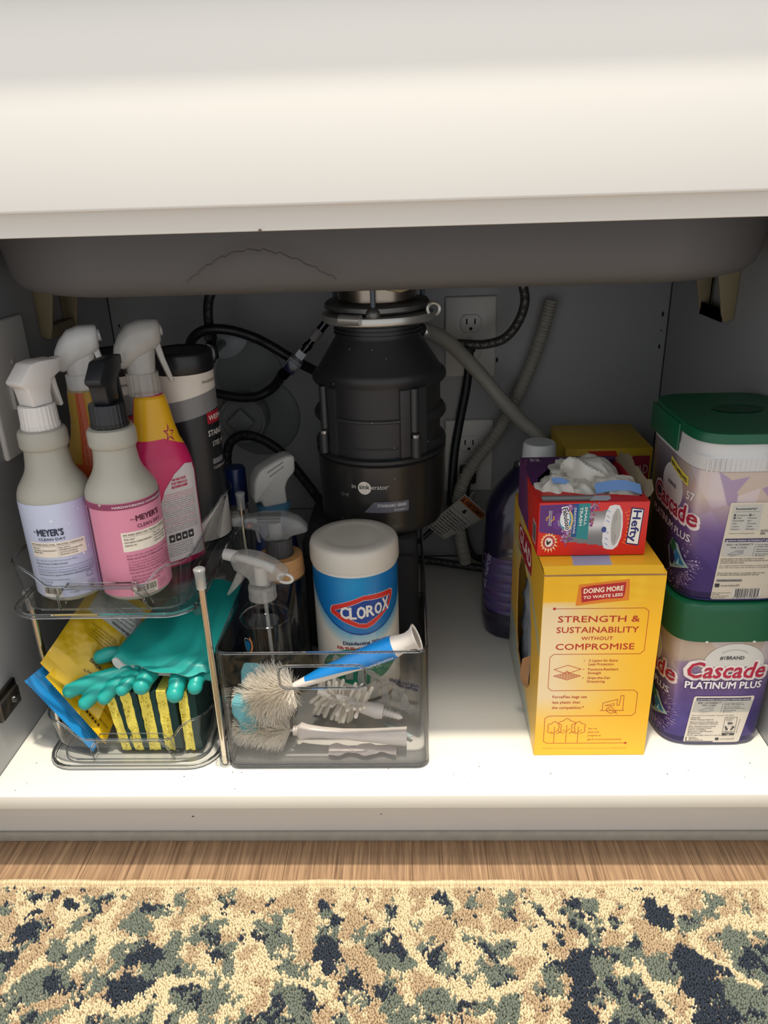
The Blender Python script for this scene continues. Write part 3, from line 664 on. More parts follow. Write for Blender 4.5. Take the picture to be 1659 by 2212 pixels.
# ================================================================ SPRAY BOTTLES ON THE TOP TRAY
TZ = .2042
def headM(parent, x, y, z, ang, m_, kind='angular', neck=None, s=1., wd=.027):
    """trigger sprayer head; nozzle points along ang (radians from +x)"""
    M = TM((x, y, z), rz=ang) @ Matrix.Scale(s, 4)
    if kind == 'angular':
        pts = [(-.013, 0), (.013, 0), (.013, .013), (.017, .026), (.031, .033), (.031, .048), (.006, .049), (-.006, .0475), (-.024, .029), (-.023, .0255), (-.0165, .021), (-.0145, .012)]
        MB().bm(prism(pts, wd, .0025), M=M).build('sprayer_head', parent, m_)
        MB().bm(prism([(.018, .031), (.026, .031), (.0275, .016), (.031, -.006), (.027, -.008), (.0215, .014)], .014, .0012), M=M).build('trigger', parent, m_)
        MB().bm(prism([(.031, .036), (.041, .036), (.041, .0475), (.031, .0475)], .0125, .0015), M=M).build('nozzle', parent, m_)
    elif kind == 'hood':
        rings = []
        for d_, zc, w_, h_ in ((-.0265, .0155, .004, .004), (-.0245, .0175, .0095, .0105), (-.019, .0215, .0140, .0165), (-.010, .0285, .0165, .0195), (.002, .0335, .0165, .0185), (.012, .0365, .0150, .0155), (.018, .0385, .0130, .0135), (.0205, .0390, .010, .0115)):
            t = np.linspace(0, 2*np.pi, 25)[:-1]; X_, Y_ = sup(w_, h_, 2.6, t); rings.append(np.stack([np.full(24, d_), X_, zc+Y_], 1))
        MB().loft(rings).xf(M).build('sprayer_head', parent, m_, smooth=60)
        t = np.linspace(0, 2*np.pi, 29)[:-1]; rings = []
        for z_, a_, b_ in ((-.001, .0135, .0135), (.003, .014, .0138), (.012, .0150, .0135), (.024, .0165, .013), (.030, .016, .0125)): X_, Y_ = sup(a_, b_, 2.4, t); rings.append(np.stack([X_-.002, Y_, np.full(28, z_)], 1))
        MB().loft(rings).xf(M).build('head_neck', parent, m_, smooth=60)
        MB().bm(prism([(.012, .030), (.019, .031), (.0225, .012), (.029, -.012), (.025, -.014), (.017, .010)], .013, .0015), M=M).build('trigger', parent, neck or m_)
        MB().tube([(.019, 0, .040), (.0232, 0, .0405)], .0062, 14).xf(M).build('nozzle', parent, m_)
def collar(parent, x, y, z, r, h, m_, n=30, name='collar', taper=.0):
    mb = MB(); prof = [(r*.98, 0), (r*1.03, .001), (r*1.03, h*.18), (r, h*.2), (r*(1-taper), h*.92), (r*(.97-taper), h)]
    mb.lathe(prof, (x, y, z), 120, wob=lambda t: .012*np.sign(np.cos(n*t))); return mb.build(name, parent, m_)
whp = mat('white_cap_plastic', (226, 222, 218), .35, sss=.05); blkp = mat('black_cap_plastic', (34, 36, 40), .38)
frost = mat('frosted_plastic', (176, 173, 162), .32, sss=.25)
def cut(r, k=1.): return r
MP = [(0, .026), (.0012, .031), (.005, .0352), (.011, .0368), (.1135, .0370), (.119, .0362), (.125, .0338), (.131, .0300), (.137, .0262), (.142, .0240), (.148, .0226), (.160, .0213), (.1635, .0214), (.1655, .0236), (.168, .0242), (.180, .0240), (.183, .0225), (.1845, .018)]
def meyers(x, y, lab, ang, capm, pr, a0, vm):
    t = thing('spray_bottle', lab, 'spray bottle', (x, y, TZ))
    MB().lathe([(r, z) for z, r in MP], (x, y, TZ), 72).build('bottle', t, frost)
    collar(t, x, y, TZ+.184, .0183, .0240, capm, 26, taper=.03)
    headM(t, x, y, TZ+.208, ang, capm, 'angular', s=.88, wd=.027 if capm is whp else .020)
    S0 = cylS(x, y, TZ, .0371, a0); p = Print(lambda u, v, h: S0(u, np.interp(v, vm[0], vm[1]), h), .004); p.h0 = .00022
    pr(p); p.build('printed_label', t)
    return t
def pl(p):
    p.patch(-.068, .068, .0085, .1005, lambda u, v: np.stack([196-26*np.clip((u-.0)/.045, 0, 1), 204-44*np.clip(u/.045, 0, 1), 228-30*np.clip(u/.05, 0, 1)], -1)*(.97+.05*v/.1)[..., None], 90, 30)
    for u, v, r in ((-.028, .086, .0007), (-.006, .082, .0013), (-.016, .077, .0006), (.010, .0765, .0007), (.022, .090, .0008), (.031, .072, .0008), (.026, .045, .0007), (.019, .0395, .001), (.037, .036, .001), (.024, .026, .0008), (.040, .024, .0006), (.018, .094, .0005), (.033, .059, .0004), (-.034, .075, .0006)): p.disc(u, v, r, (236, 238, 246), 2, n=12)
    nv = (40, 48, 70)
    p.text('MEYER\u2019S', -.0225, .0655, w=.026, hgt=.0078, rgb=nv, bold=.035, l=3); p.text('Mrs.', -.0265, .0690, w=.0036, hgt=.002, rgb=nv, l=3, bold=.02)
    p.text('CLEAN DAY', -.0225, .0602, w=.027, hgt=.0029, rgb=nv, bold=.015, l=3)
    p.rect(-.034, .0405, .023, .0578, (236, 226, 212), 2)
    bk = (70, 66, 66)
    p.text('WE MAKE EFFECTIVE, TRUSTED FORMULAS', -.033, .0545, w=.054, hgt=.0018, rgb=bk, l=4, bold=.02); p.rect(-.033, .0533, .021, .0535, bk, 4)
    p.rect(-.0052, .0412, -.0050, .0530, (150, 140, 130), 4)
    p.lines(['Made without:', 'PARABENS & PHTHALATES', 'GLYCOL SOLVENTS', 'ARTIFICIAL COLORS'], -.0038, .0508, .0014, .0026, rgb=bk, bold=.02)
    p.text('Made with:*', -.032, .0507, hgt=.0014, rgb=bk, bold=.02); p.text('PLANT-DERIVED CLEANING INGREDIENTS', -.032, .0480, w=.0255, hgt=.0013, rgb=bk, bold=.02); p.text('ESSENTIAL OILS', -.032, .0454, w=.0105, hgt=.0013, rgb=bk, bold=.02)
    p.text('Bottle made with at least 80% Post-Consumer Plastic.', -.032, .0375, w=.044, hgt=.0012, rgb=(100, 104, 130)); p.text('Keep out of reach of children and pets.', -.032, .0350, w=.034, hgt=.0014, rgb=nv, bold=.02)
    p.lines(['CONTAINS: Water, Decyl Glucoside, Fragrance, (Limonene), Citrus Aurantium Dulcis (Orange)', 'Oil, Cananga Odorata (Ylang Ylang) Flower Oil, Sodium Citrate, Lauryl Glucoside, Sodium Methyl 2-Sulfolaurate,', 'Citric Acid, Glutamic Acid, Methylisothiazolinone, Benzisothiazolinone.'], -.032, .0325, None, .0021, w=.060, rgb=(92, 96, 122))
    p.text('*Learn about these and other ingredients at MRSMEYERS.COM/INGREDIENTS-GLOSSARY', -.032, .0262, w=.058, hgt=.0011, rgb=nv, bold=.02)
    p.lines(['\u00a9 2019 Manufactured for The Caldrea Company', 'Racine, WI 53403 USA', 'MRSMEYERS.COM'], -.032, .0225, .0012, .0021, rgb=(92, 96, 122))
    p.rect(-.030, .0092, -.0095, .0175, (236, 230, 218), 2); p.bars(-.029, .0115, -.0105, .0168, 4, 3); p.text('11565', -.019, .0098, hgt=.0013)
    p.rr(.0175, .0215, .0235, .0255, .0006, (60, 60, 70), 4, .0003); p.rr(.0180, .0105, .0245, .0175, .0006, (90, 90, 100), 4, .0003); p.disc(.021, .0138, .002, (110, 110, 120), 4)
    p.lines(['NO PHOSPHATES', 'NO PARABENS', 'NO CHLORINE'], -.002, .0155, .0011, .002, rgb=(100, 100, 110))
    p.rect(.0435, .0085, .0475, .1005, (50, 46, 70), 3)
    for i in range(9): p.text('INGREDIENTS WATER SURFACTANTS', .0468, .012+.0098*i, hgt=.0009, w=.009, rgb=(200, 200, 220), rot=R(90))
def pp(p):
    p.patch(-.068, .068, .0085, .1000, lambda u, v: (222+0*u, 142+0*u, 168+0*u), 60, 24)
    p.rect(-.068, .0925, .068, .0995, (140, 58, 92), 2); p.poly([(-.027, .0995), (-.0232, .0995), (-.0250, .0965)], (196, 192, 178), 3)
    p.text('HARDWORKING HOMEKEEPERS', -.0125, .0946, w=.062, hgt=.0026, rgb=(236, 222, 226), l=3, bold=.02)
    nv = (92, 30, 58)
    p.text('MEYER\u2019S', .0085, .0720, w=.028, hgt=.0085, rgb=nv, bold=.035, l=3); p.text('Mrs.', .0030, .0742, w=.0050, hgt=.0024, rgb=nv, l=3, bold=.02)
    p.text('CLEAN DAY', .0087, .0660, w=.029, hgt=.003, rgb=nv, bold=.015, l=3)
    p.rect(-.0085, .0452, .046, .0635, (240, 232, 216), 2); bk = (84, 60, 62)
    p.text('WE MAKE EFFECTIVE, TRUSTED FORMULAS', -.0068, .0603, w=.052, hgt=.0018, rgb=bk, bold=.02); p.rect(-.0068, .0590, .045, .0592, bk, 4); p.rect(.0232, .0470, .0234, .0588, (150, 130, 130), 4)
    p.lines(['Made without:', 'PARABENS & PHTHALATES', 'GLYCOL SOLVENTS', 'ARTIFICIAL COLORS'], .0245, .0565, .0014, .0027, rgb=bk, bold=.02)
    p.text('Made with:*', -.0062, .0563, hgt=.0016, rgb=bk, bold=.02); p.text('PLANT-DERIVED CLEANING INGREDIENTS', -.0062, .0534, w=.0280, hgt=.0014, rgb=bk, bold=.02); p.text('ESSENTIAL OILS', -.0062, .0505, w=.0115, hgt=.0014, rgb=bk, bold=.02)
    p.text('Bottle made with at least 80% Post-Consumer Plastic.', -.0062, .0415, w=.050, hgt=.0013, rgb=nv); p.text('Keep out of reach of children and pets.', -.0062, .0388, w=.042, hgt=.0016, rgb=nv, bold=.02)
    p.lines(['CONTAINS: Water, Decyl Glucoside, Fragrance, Polysorbate 20, Limonene, Geranium', 'Oil, Cananga Odorata (Ylang Ylang) Flower Oil, Lauryl Glucoside,', 'Methyl 2-Sulfolaurate, Citric Acid, Glutamic Acid, Sodium Citrate,', 'Methylisothiazolinone, Benzisothiazolinone, Colorant.'], -.0062, .0362, None, .0022, w=.052, rgb=(120, 44, 76))
    p.text('*Learn about these and other ingredients at MRSMEYERS.COM', -.0062, .0272, w=.050, hgt=.0012, rgb=nv, bold=.02)
    p.lines(['\u00a9 2019 Manufactured for The Caldrea Company', '2525 Howe Street Racine, WI 53403 USA', '877 865-1508 | MRSMEYERS.COM'], -.0050, .0240, .0015, .0025, rgb=nv)
    p.rect(-.0055, .0090, .0200, .0178, (238, 230, 216), 2); p.bars(-.002, .0118, .0185, .0172, 4, 5); p.text('8 08124 70061 1', -.0050, .0096, w=.0242, hgt=.0014)
    p.lines(['NOT TESTED', 'ON ANIMALS', 'RECYCLE'], .022, .0155, .0011, .002, rgb=(150, 80, 110))
    p.rect(-.0475, .0085, -.0435, .0925, (70, 40, 66), 3)
meyers(.0985, .0985, 'frosted spray bottle with a lavender label and white trigger head', R(62), whp, pl, .38, ([.0085, .0405, .0655, .1005], [.0085, .0555, .080, .1135]))
meyers(.1695, .0985, 'frosted spray bottle with a pink label and black trigger head', R(84), blkp, pp, .40, ([.0085, .0452, .0635, .072, .0925, .1], [.0085, .060, .0815, .0925, .1065, .1135]))

# orange bottle
ox, oy = .1165, .1660
ob = thing('spray_bottle', 'orange wrapped spray bottle with a rounded white head behind the lavender one', 'spray bottle', (ox, oy, TZ))
OP = [(0, .024, .018, 2.6), (.003, .030, .022, 2.6), (.012, .032, .024, 2.6), (.095, .032, .024, 2.6), (.120, .030, .0235, 2.5), (.140, .024, .021, 2.4), (.158, .0185, .018, 2.2), (.175, .0160, .016, 2), (.205, .0145, .0145, 2), (.2115, .0135, .0135, 2)]
mb = MB(); supbody(mb, ox, oy, TZ, OP, R(8)); mb.build('bottle', ob, mat('clear_ish_bottle', (172, 158, 130), .3))
S = supS(ox, oy, TZ, OP, R(8)); p = Print(S, .004); p.h0 = .0003
def orc(u, v):
    k_ = np.clip((np.abs(u-.002)-.008)/.003, 0, 1)*(v > .13); a_ = np.array((196, 84, 44.)); b_ = np.array((190, 160, 60.)); return a_+(b_-a_)*k_[..., None]*.9
p.patch(-.042, .042, .012, .2055, orc, 60, 60)
for i in range(46):
    v = .128+.0017*i; w_ = .002+.0015*abs(math.sin(i*.55)); du = .0025*(1-(i/46.))
    for d_ in (-1, 1): p.disc(-.002+du+d_*w_*.9, v, .00045, (232, 206, 190), 2, n=8)
p.text('WHEN EMPTY', .004, .088, hgt=.0038, rgb=(60, 30, 24), rot=R(84), bold=.015)
p.build('printed_wrap', ob)
headM(ob, ox+.006, oy, TZ+.222, R(22), mat('soft_white_plastic', (214, 214, 212), .3, sss=.08), 'hood')
MB().lathe([(.0155, .208), (.0162, .210), (.0162, .223), (.0150, .2245)], (ox+.003, oy, TZ), 32).build('collar', ob, mat('soft_white_plastic'))

# pink bottle
px_, py_ = .1885, .1690; prot = R(42)
pb = thing('spray_bottle', 'hot pink spray bottle with a yellow neck and cloudy clear trigger head', 'spray bottle', (px_, py_, TZ))
PP = [(0, .030, .022, 3.5), (.003, .036, .025, 3.5), (.010, .0355, .027, 3.5), (.085, .0355, .027, 3.5), (.110, .036, .0265, 3.5), (.124, .0345, .025, 3.2), (.136, .031, .0225, 3), (.150, .0250, .0205, 2.8), (.165, .0215, .0190, 2.6), (.182, .0190, .0175, 2.4), (.196, .0165, .0165, 2.1), (.1995, .0140, .0140, 2)]
mb = MB(); supbody(mb, px_, py_, TZ, PP, prot, 80); mb.build('bottle', pb, mat('magenta_wrap', (206, 36, 98), .25, noise=.12, nscale=45))
S = supS(px_, py_, TZ, PP, prot); p = Print(S, .0016); p.h0 = .0003
def pkc(u, v):
    k_ = np.clip((v-.152+.35*np.clip(u-.002, 0, 1))/.0008, 0, 1)[..., None]
    return np.array((232, 178, 30.))*k_+np.array((206, 36, 98.))*(1-k_)
p.patch(-.056, .056, .130, .1985, pkc, 260, 170)
st_ = lambda cu, cv, r1, r2, ph: [(cu+(r1 if i % 2 == 0 else r2)*math.sin(ph+i*math.pi/5), cv+(r1 if i % 2 == 0 else r2)*math.cos(ph+i*math.pi/5)) for i in range(10)]
p.poly(st_(.0125, .157, .0115, .0042, .1), (176, 28, 78), 2); p.poly(st_(.0128, .1572, .0066, .0026, .1), (232, 178, 30), 3)
lp = [(-.019, .012), (.019, .012), (.0215, .045), (.0220, .085), (.0195, .104), (.013, .118), (.0205, .122)]
p.poly([(-.020, .010), (.030, .010), (.030, .119), (.019, .121), (.004, .112), (-.010, .096), (-.019, .075), (-.021, .045)], (214, 206, 206), 2)
pk = (196, 40, 90); gr = (70, 70, 76)
for i, (t_, c_, h_) in enumerate([('THE PINK STUFF', pk, .0028), ('THE MIRACLE', pk, .0028), ('MULTI-PURPOSE CLEANER', pk, .0028)]): p.text(t_, .008, .1045-.0042*i, hgt=h_, w=.019 if i else .017, rgb=c_, l=4, bold=.03, align='c')
tx = ['Our versatile multi-purpose cleaner for all', 'surfaces is tough on stains, and shifts', 'grease and grime with ease', 'Directions for use: For best results spray', 'surface from a distance and wipe over area.', 'In the US please keep away from heat and', 'with a soft damp cloth. Do not mix with', 'Ingredients: Water, Alkyl polyglucoside', 'Fragrance. Preservatives, Sodium Citrate,', 'Contains: Benzisothiazolinone may produce', 'an allergic reaction. For use only on hard', 'household surfaces and washable areas.', 'Warning: Eye irritant in some conditions', 'Keep out of reach of children. If in eyes,', 'rinse with plenty of water. Get advice.', 'First aid: If irritation persists consult', 'and keep label to hand at all times.', 'This product is made in the UK vegan', 'friendly. Not tested on animals at all.']
for i, t_ in enumerate(tx): p.text(t_, -.016+.003*(i < 3), .0900-.00245*i, w=.040-.003*(i < 3), hgt=.0013, rgb=pk if i in (0, 1, 2, 7, 12, 15) else gr, l=4)
for i in range(4): p.rr(-.013+.0078*i, .0335, -.0065+.0078*i, .0425, .0008, (40, 40, 44), 4); p.disc(-.0098+.0078*i, .038, .0016, (200, 196, 196), 5)
for i, t_ in enumerate(['Manufactured for Star Brands Ltd', 'London, United Kingdom E1 6DY', 'Distributed by the brand office', '16 fl oz please recycle bottle', 'Made in the UK 2023 Leeds', 'Batch and date see the base']): p.text(t_, -.015, .0300-.0027*i, w=.030, hgt=.0014, rgb=gr, l=4)
p.poly([(-.0305, .030), (-.0275, .030), (-.0275, .0335), (-.0262, .0335), (-.0290, .0375), (-.0318, .0335), (-.0305, .0335)], (238, 200, 214), 3)
p.line([(-.031, .022), (-.027, .022), (-.027, .028), (-.031, .028)], .0006, (238, 200, 214), 3, True); p.text('Open here to recycle bottle', -.0285, .042, hgt=.0014, rgb=(238, 190, 208), l=3, rot=R(90)); p.text('STUFF', -.030, .085, hgt=.010, rgb=(218, 66, 120), l=2, rot=R(90)); p.text('TURN', -.012, .128, hgt=.007, rgb=(218, 66, 120), l=2, rot=R(30))
p.build('printed_wrap', pb)
cl = clear('cloudy_plastic', (.86, .86, .85), (.5, .5, .5), .3, milk=.42, milkc=(214, 210, 202))
collar(pb, px_-.004, py_, TZ+.199, .0170, .024, cl, 18)
headM(pb, px_-.002, py_, TZ+.2235, R(28), clear('cloudy_hood', (.8, .8, .79), (.45, .45, .45), .3, milk=.62, milkc=(206, 203, 198)), 'hood', s=1.05)

# ---- two identical black-lidded wipe canisters
def canister(x, y, rot, lab):
    t = thing('wipe_canister', lab, 'canister', (x, y, TZ), 'black-lidded steel wipe canisters')
    MB().lathe([(.034, 0), (.0352, .002), (.0352, .212), (.034, .2135)], (x, y, TZ), 64).build('body', t, mat('canister_black', (30, 32, 36), .22, coat=.3))
    MB().lathe([(.0358, .209), (.0365, .2105), (.0365, .229), (.0350, .2322), (.0325, .2335), (.0315, .2325), (.012, .2325)], (x, y, TZ), 64).build('lid', t, mat('lid_black', (26, 28, 31), .35))
    p = Print(cylS(x, y, TZ, .0352, rot), .004); p.h0 = .0003
    def cf(u, v):
        e1 = .178+.004*np.cos(u/.0352*1.0+2.6)+.12*(u-.0)*0; e1 = .181+.007*np.sin(u/.0352); e2 = e1-.024
        k1 = np.clip((v-e1)/.0009, 0, 1)[..., None]; k2 = np.clip((v-e2)/.0009, 0, 1)[..., None]; c_ = np.array((30, 32, 36.))*(1-k2)+np.array((128, 128, 128.))*k2; c_ = c_*(1-k1)+np.array((226, 218, 206.))*k1
        lo = .026+.9*np.clip(u-.0, -.02, .03); c_ = np.where((v < lo)[..., None], np.array((222, 214, 204.)), c_)
        st = (np.abs(v-lo-.0015) < .0018)&(v > lo); c_ = np.where(st[..., None], np.array((110, 112, 114.)), c_)
        return c_
    p.patch(-.075, .075, .003, .209, cf, 180, 300)
    p.text('FINGERPRINT RESISTANT', .0225, .197, hgt=.0032, rgb=(70, 70, 72), l=3)
    p.rr(.0235, .1485, .049, .1625, .001, (168, 34, 52), 2); p.text('WEIMAN', .0255, .1525, hgt=.0062, rgb=(232, 220, 214), l=3, bold=.02)
    p.text('STAINLESS', .0225, .134, hgt=.0072, w=.034, rgb=(214, 208, 202), l=3, bold=.015); p.text('STEEL WIPES', .027, .121, hgt=.0062, w=.033, rgb=(214, 208, 202), l=3)
    p.rect(.0245, .099, .045, .1055, (120, 120, 122), 2); p.text('CLEAN & SHINE', .0245, .093, hgt=.0036, rgb=(200, 196, 192), l=3)
    p.rr(-.036, .1245, -.0125, .1315, .003, (150, 36, 46), 2); p.text('WEIMAN', -.0325, .1262, hgt=.0038, w=.0165, rgb=(232, 220, 214), l=3, bold=.02)
    p.text('STAINLESS', -.034, .1175, hgt=.0036, w=.0205, rgb=(190, 186, 182), l=3); p.text('STEEL', -.029, .1115, hgt=.0036, rgb=(190, 186, 182), l=3); p.rect(-.030, .1035, -.012, .1065, (120, 120, 122), 2)
    p.build('printed_label', t)
canister(.2065, .2425, R(14), 'black-lidded wipe canister behind the pink spray bottle')
canister(.1275, .2425, R(-30), 'black-lidded wipe canister mostly hidden behind the two frosted bottles')

# ================================================================ LOWER TRAY: sponges, wipe packs, gloves
LZ = .0062
yel = mat('sponge_yellow', (240, 222, 96), .85, noise=.25, nscale=330, bump=1., bscale=500); sgr = mat('scour_green', (28, 62, 58), .95, noise=.35, nscale=900, bump=1., bscale=1300)
def sponge(x, w_=.0175, tilt=0., top=.088, lab='', y0=.067, gw=.0075):
    t = thing('sponge', lab, 'sponge', (x+.014, y0+.03, LZ), 'yellow and green scrub sponges standing in a row')
    H_ = top-LZ; nx_, ny_, nz_ = 5, 12, 22
    def block(xa, xb, seed, amp, m_, name, pores):
        bm = bmesh.new(); bmesh.ops.create_cube(bm, size=1)
        bmesh.ops.subdivide_edges(bm, edges=bm.edges[:], cuts=9, use_grid_fill=True)
        for v in bm.verts:
            c_ = v.co.copy(); X_ = xa+(xb-xa)*(c_.x+.5); Y_ = y0+.062*(c_.y+.5); Z_ = LZ+.0004+H_*(c_.z+.5)
            r3 = min((c_.y+.5), (.5-c_.y))*.062; r4 = min(c_.z+.5, .5-c_.z)*H_
            s1 = math.sin(X_*900+seed)*math.sin(Y_*1100+seed*2)*math.sin(Z_*1000+seed); s2 = math.sin(Y_*1700+seed)*math.sin(Z_*1900+X_*800)
            if c_.x < -.49 or c_.x > .49: X_ += amp*.5*s2
            if abs(c_.y) > .49: Y_ += amp*(s1+s2)*.5
            if abs(c_.z) > .49: Z_ += amp*.5*s2-.0*abs(s1)
            v.co = (X_+tilt*(Z_-LZ-H_)*-1, Y_, Z_)
        mb_ = MB().bm(bm); return mb_.build(name, t, m_, smooth=0 if pores else 50)
    a_ = block(x, x+w_, x*1000, .0009, yel, 'sponge_body', False); b_ = block(x+w_+.0002, x+w_+gw, x*900, .0006, sgr, 'scouring_pad', False)
    # open pores on the front of the sponge
    mp_ = MB(); q_ = random.Random(int(x*1e5))
    for i in range(34):
        z_ = q_.uniform(LZ+.004, top-.004); X_ = x+q_.uniform(.0015, w_-.0015)+tilt*(z_-LZ-H_)*-1; r_ = q_.uniform(.0004, .0016)*(1 if q_.random() < .35 else .6)
        aa = np.linspace(0, 6.28, 8)[:-1]; sq = q_.uniform(1, 1.8); ro = q_.uniform(0, 3)
        ring_ = [(X_+r_*(math.cos(a)*math.cos(ro)*1-math.sin(a)*sq*math.sin(ro)*.6), y0-.0015, z_+r_*(math.sin(a)*sq*math.cos(ro)+math.cos(a)*math.sin(ro)*.6)) for a in aa]
        mp_.add(ring_+[(X_, y0-.0009, z_)], [(j, (j+1) % 7, 7) for j in range(7)])
    o_ = mp_.build('pores', t, mat('sponge_pore', (190, 168, 52), .9), smooth=0); o_['kind'] = 'stuff'
    return t

for x, w_, gw, tl, tp, lb in ((.1222, .0105, .0060, .11, .083, 'sponge leaning at the packet end of the row'), (.1395, .0120, .0068, .05, .087, 'second sponge counted from the yellow packets'), (.1602, .0132, .0062, .03, .0875, 'third sponge, in the middle of the row'), (.1808, .0115, .0085, .01, .088, 'fourth sponge, before the widest dark gap'), (.2052, .0110, .0085, 0, .088, 'last sponge, at the chrome rod end of the row')):
    sponge(x, w_, tl, tp, lb, gw=gw)

def pouch(lab, c, cola, puff, prints=None, nm='wipe_packet', wr=.0016, crimp=.011, seed=1, label=None):
    """flat foil packet: c = four corners (end-left, end-right, far-right, far-left)"""
    c = [np.array(p_, float) for p_ in c]; t = thing(nm, lab, 'packet', tuple(sum(c)/4), 'cleaning wipe packets')
    U = c[1]-c[0]; V = c[3]-c[0]; N_ = np.cross(U, V); N_ /= np.linalg.norm(N_); Lv = np.linalg.norm(V)
    def S(u, v, h, side=1):
        u = np.atleast_1d(u)*1.; v = np.atleast_1d(v)*1.
        P_ = (c[0]*np.outer((1-u)*(1-v), [1, 1, 1])+c[1]*np.outer(u*(1-v), [1, 1, 1])+c[2]*np.outer(u*v, [1, 1, 1])+c[3]*np.outer((1-u)*v, [1, 1, 1]))
        e = np.clip((v*Lv-crimp)/.012, 0, 1)*np.clip(((1-v)*Lv-crimp)/.012, 0, 1); b_ = puff*(1-(2*u-1)**4)*e*(.55+.45*np.sin(np.clip(v, 0, 1)*math.pi))
        w1 = wr*e*(fbm(u*7+seed*3, v*9, seed, 3)-.5)*2+.0008*e*np.sin(u*9+v*22+seed)
        cz = np.where((v*Lv < crimp) | ((1-v)*Lv < crimp), .00022*np.sin(v*Lv*2*math.pi/.0022), 0)
        return P_+np.outer(side*(b_*(1 if side > 0 else .2)+.0003)+w1+cz+h, N_)
    n = 70; uu, vv = np.meshgrid(np.linspace(0, 1, n), np.linspace(0, 1, 120)); mb = MB()
    A = S(uu.ravel(), vv.ravel(), 0, 1).reshape(120, n, 3); B = S(uu.ravel(), vv.ravel(), 0, -1).reshape(120, n, 3)
    zz = np.where(np.arange(n) % 2 == 0, .0009, 0)[:, None]*(V/Lv); A[0] += -zz; B[0] += -zz
    mb.grid(A); mb.grid(B); mb.build('foil', t, cola, smooth=50)
    if prints:
        p = Print(lambda u, v, h: S(u/np.linalg.norm(U), v/Lv, h+.0002), .003); p.h0 = .0003; prints(p, np.linalg.norm(U), Lv); p.build('printed_text', t)
    return t
yf = mat('yellow_foil', (222, 182, 28), .28, noise=.06, nscale=50, spec=.7); bf = mat('blue_foil', (26, 132, 200), .28, noise=.06, nscale=50, spec=.7)
def prA(p, W_, L_):
    bk = (50, 44, 30)
    # text reads upside down, as the packet lies
    p.text('wood wipes', W_*.93, L_*.31, hgt=.0058, rgb=bk, rot=R(180), bold=.02)
    p.text('expert care\u2122', W_*.80, L_*.22, hgt=.0036, rgb=bk, rot=R(180)); p.text('PROTECTS', W_*.86, L_*.41, hgt=.0032, rgb=bk, rot=R(180), bold=.03)
    for i, t_ in enumerate(['For use on finished wood furniture', 'and cabinets. Wipe surface clean in', 'the direction of the grain and dry.', 'Close the pouch after every use.', 'No residue. Removes dust and grime.']): p.text(t_, W_*.70, L_*(.46+.026*i), hgt=.0018, rgb=bk, rot=R(180))
    p.rect(W_*.12, L_*.64, W_*.92, L_*.93, (196, 200, 196), 2)
    p.text('RESEALABLE POUCH:', W_*.88, L_*.68, hgt=.0026, rgb=bk, rot=R(180), bold=.03)
    for i, t_ in enumerate(['CAUTIONS: keep out of reach of', 'children. Eye irritant. If in eyes', 'rinse with water. DIRECTIONS: pull', 'the label back and remove a wipe.']): p.text(t_, W_*.84, L_*(.72+.035*i), hgt=.0020, rgb=bk, rot=R(180))
pouch('blue foil packet under the yellow ones, its crimped end at the tray front', [(.0350, .067, .104), (.098, .062, .0085), (.113, .165, .045), (.090, .175, .125)], bf, .0035, seed=5)
def prB(p, W_, L_):
    for i in range(4): p.text('wipes with care', W_*.95, L_*(.14+.1*i), hgt=.003, rgb=(50, 44, 30), rot=R(180))
    for i in range(7): p.rect(W_*(.50+.05*i), L_*.062, W_*(.53+.05*i), L_*.085, (50, 40, 30), 2)
pouch('yellow foil packet between the blue one and the top yellow one', [(.0575, .0715, .1065), (.1135, .0640, .0185), (.121, .165, .066), (.100, .175, .134)], yf, .0022, prB, seed=7)
pouch('uppermost yellow wood wipe packet with upside-down printing', [(.0500, .0800, .1190), (.1080, .0700, .0480), (.1510, .175, .134), (.0880, .185, .174)], yf, .0075, prA, seed=2)

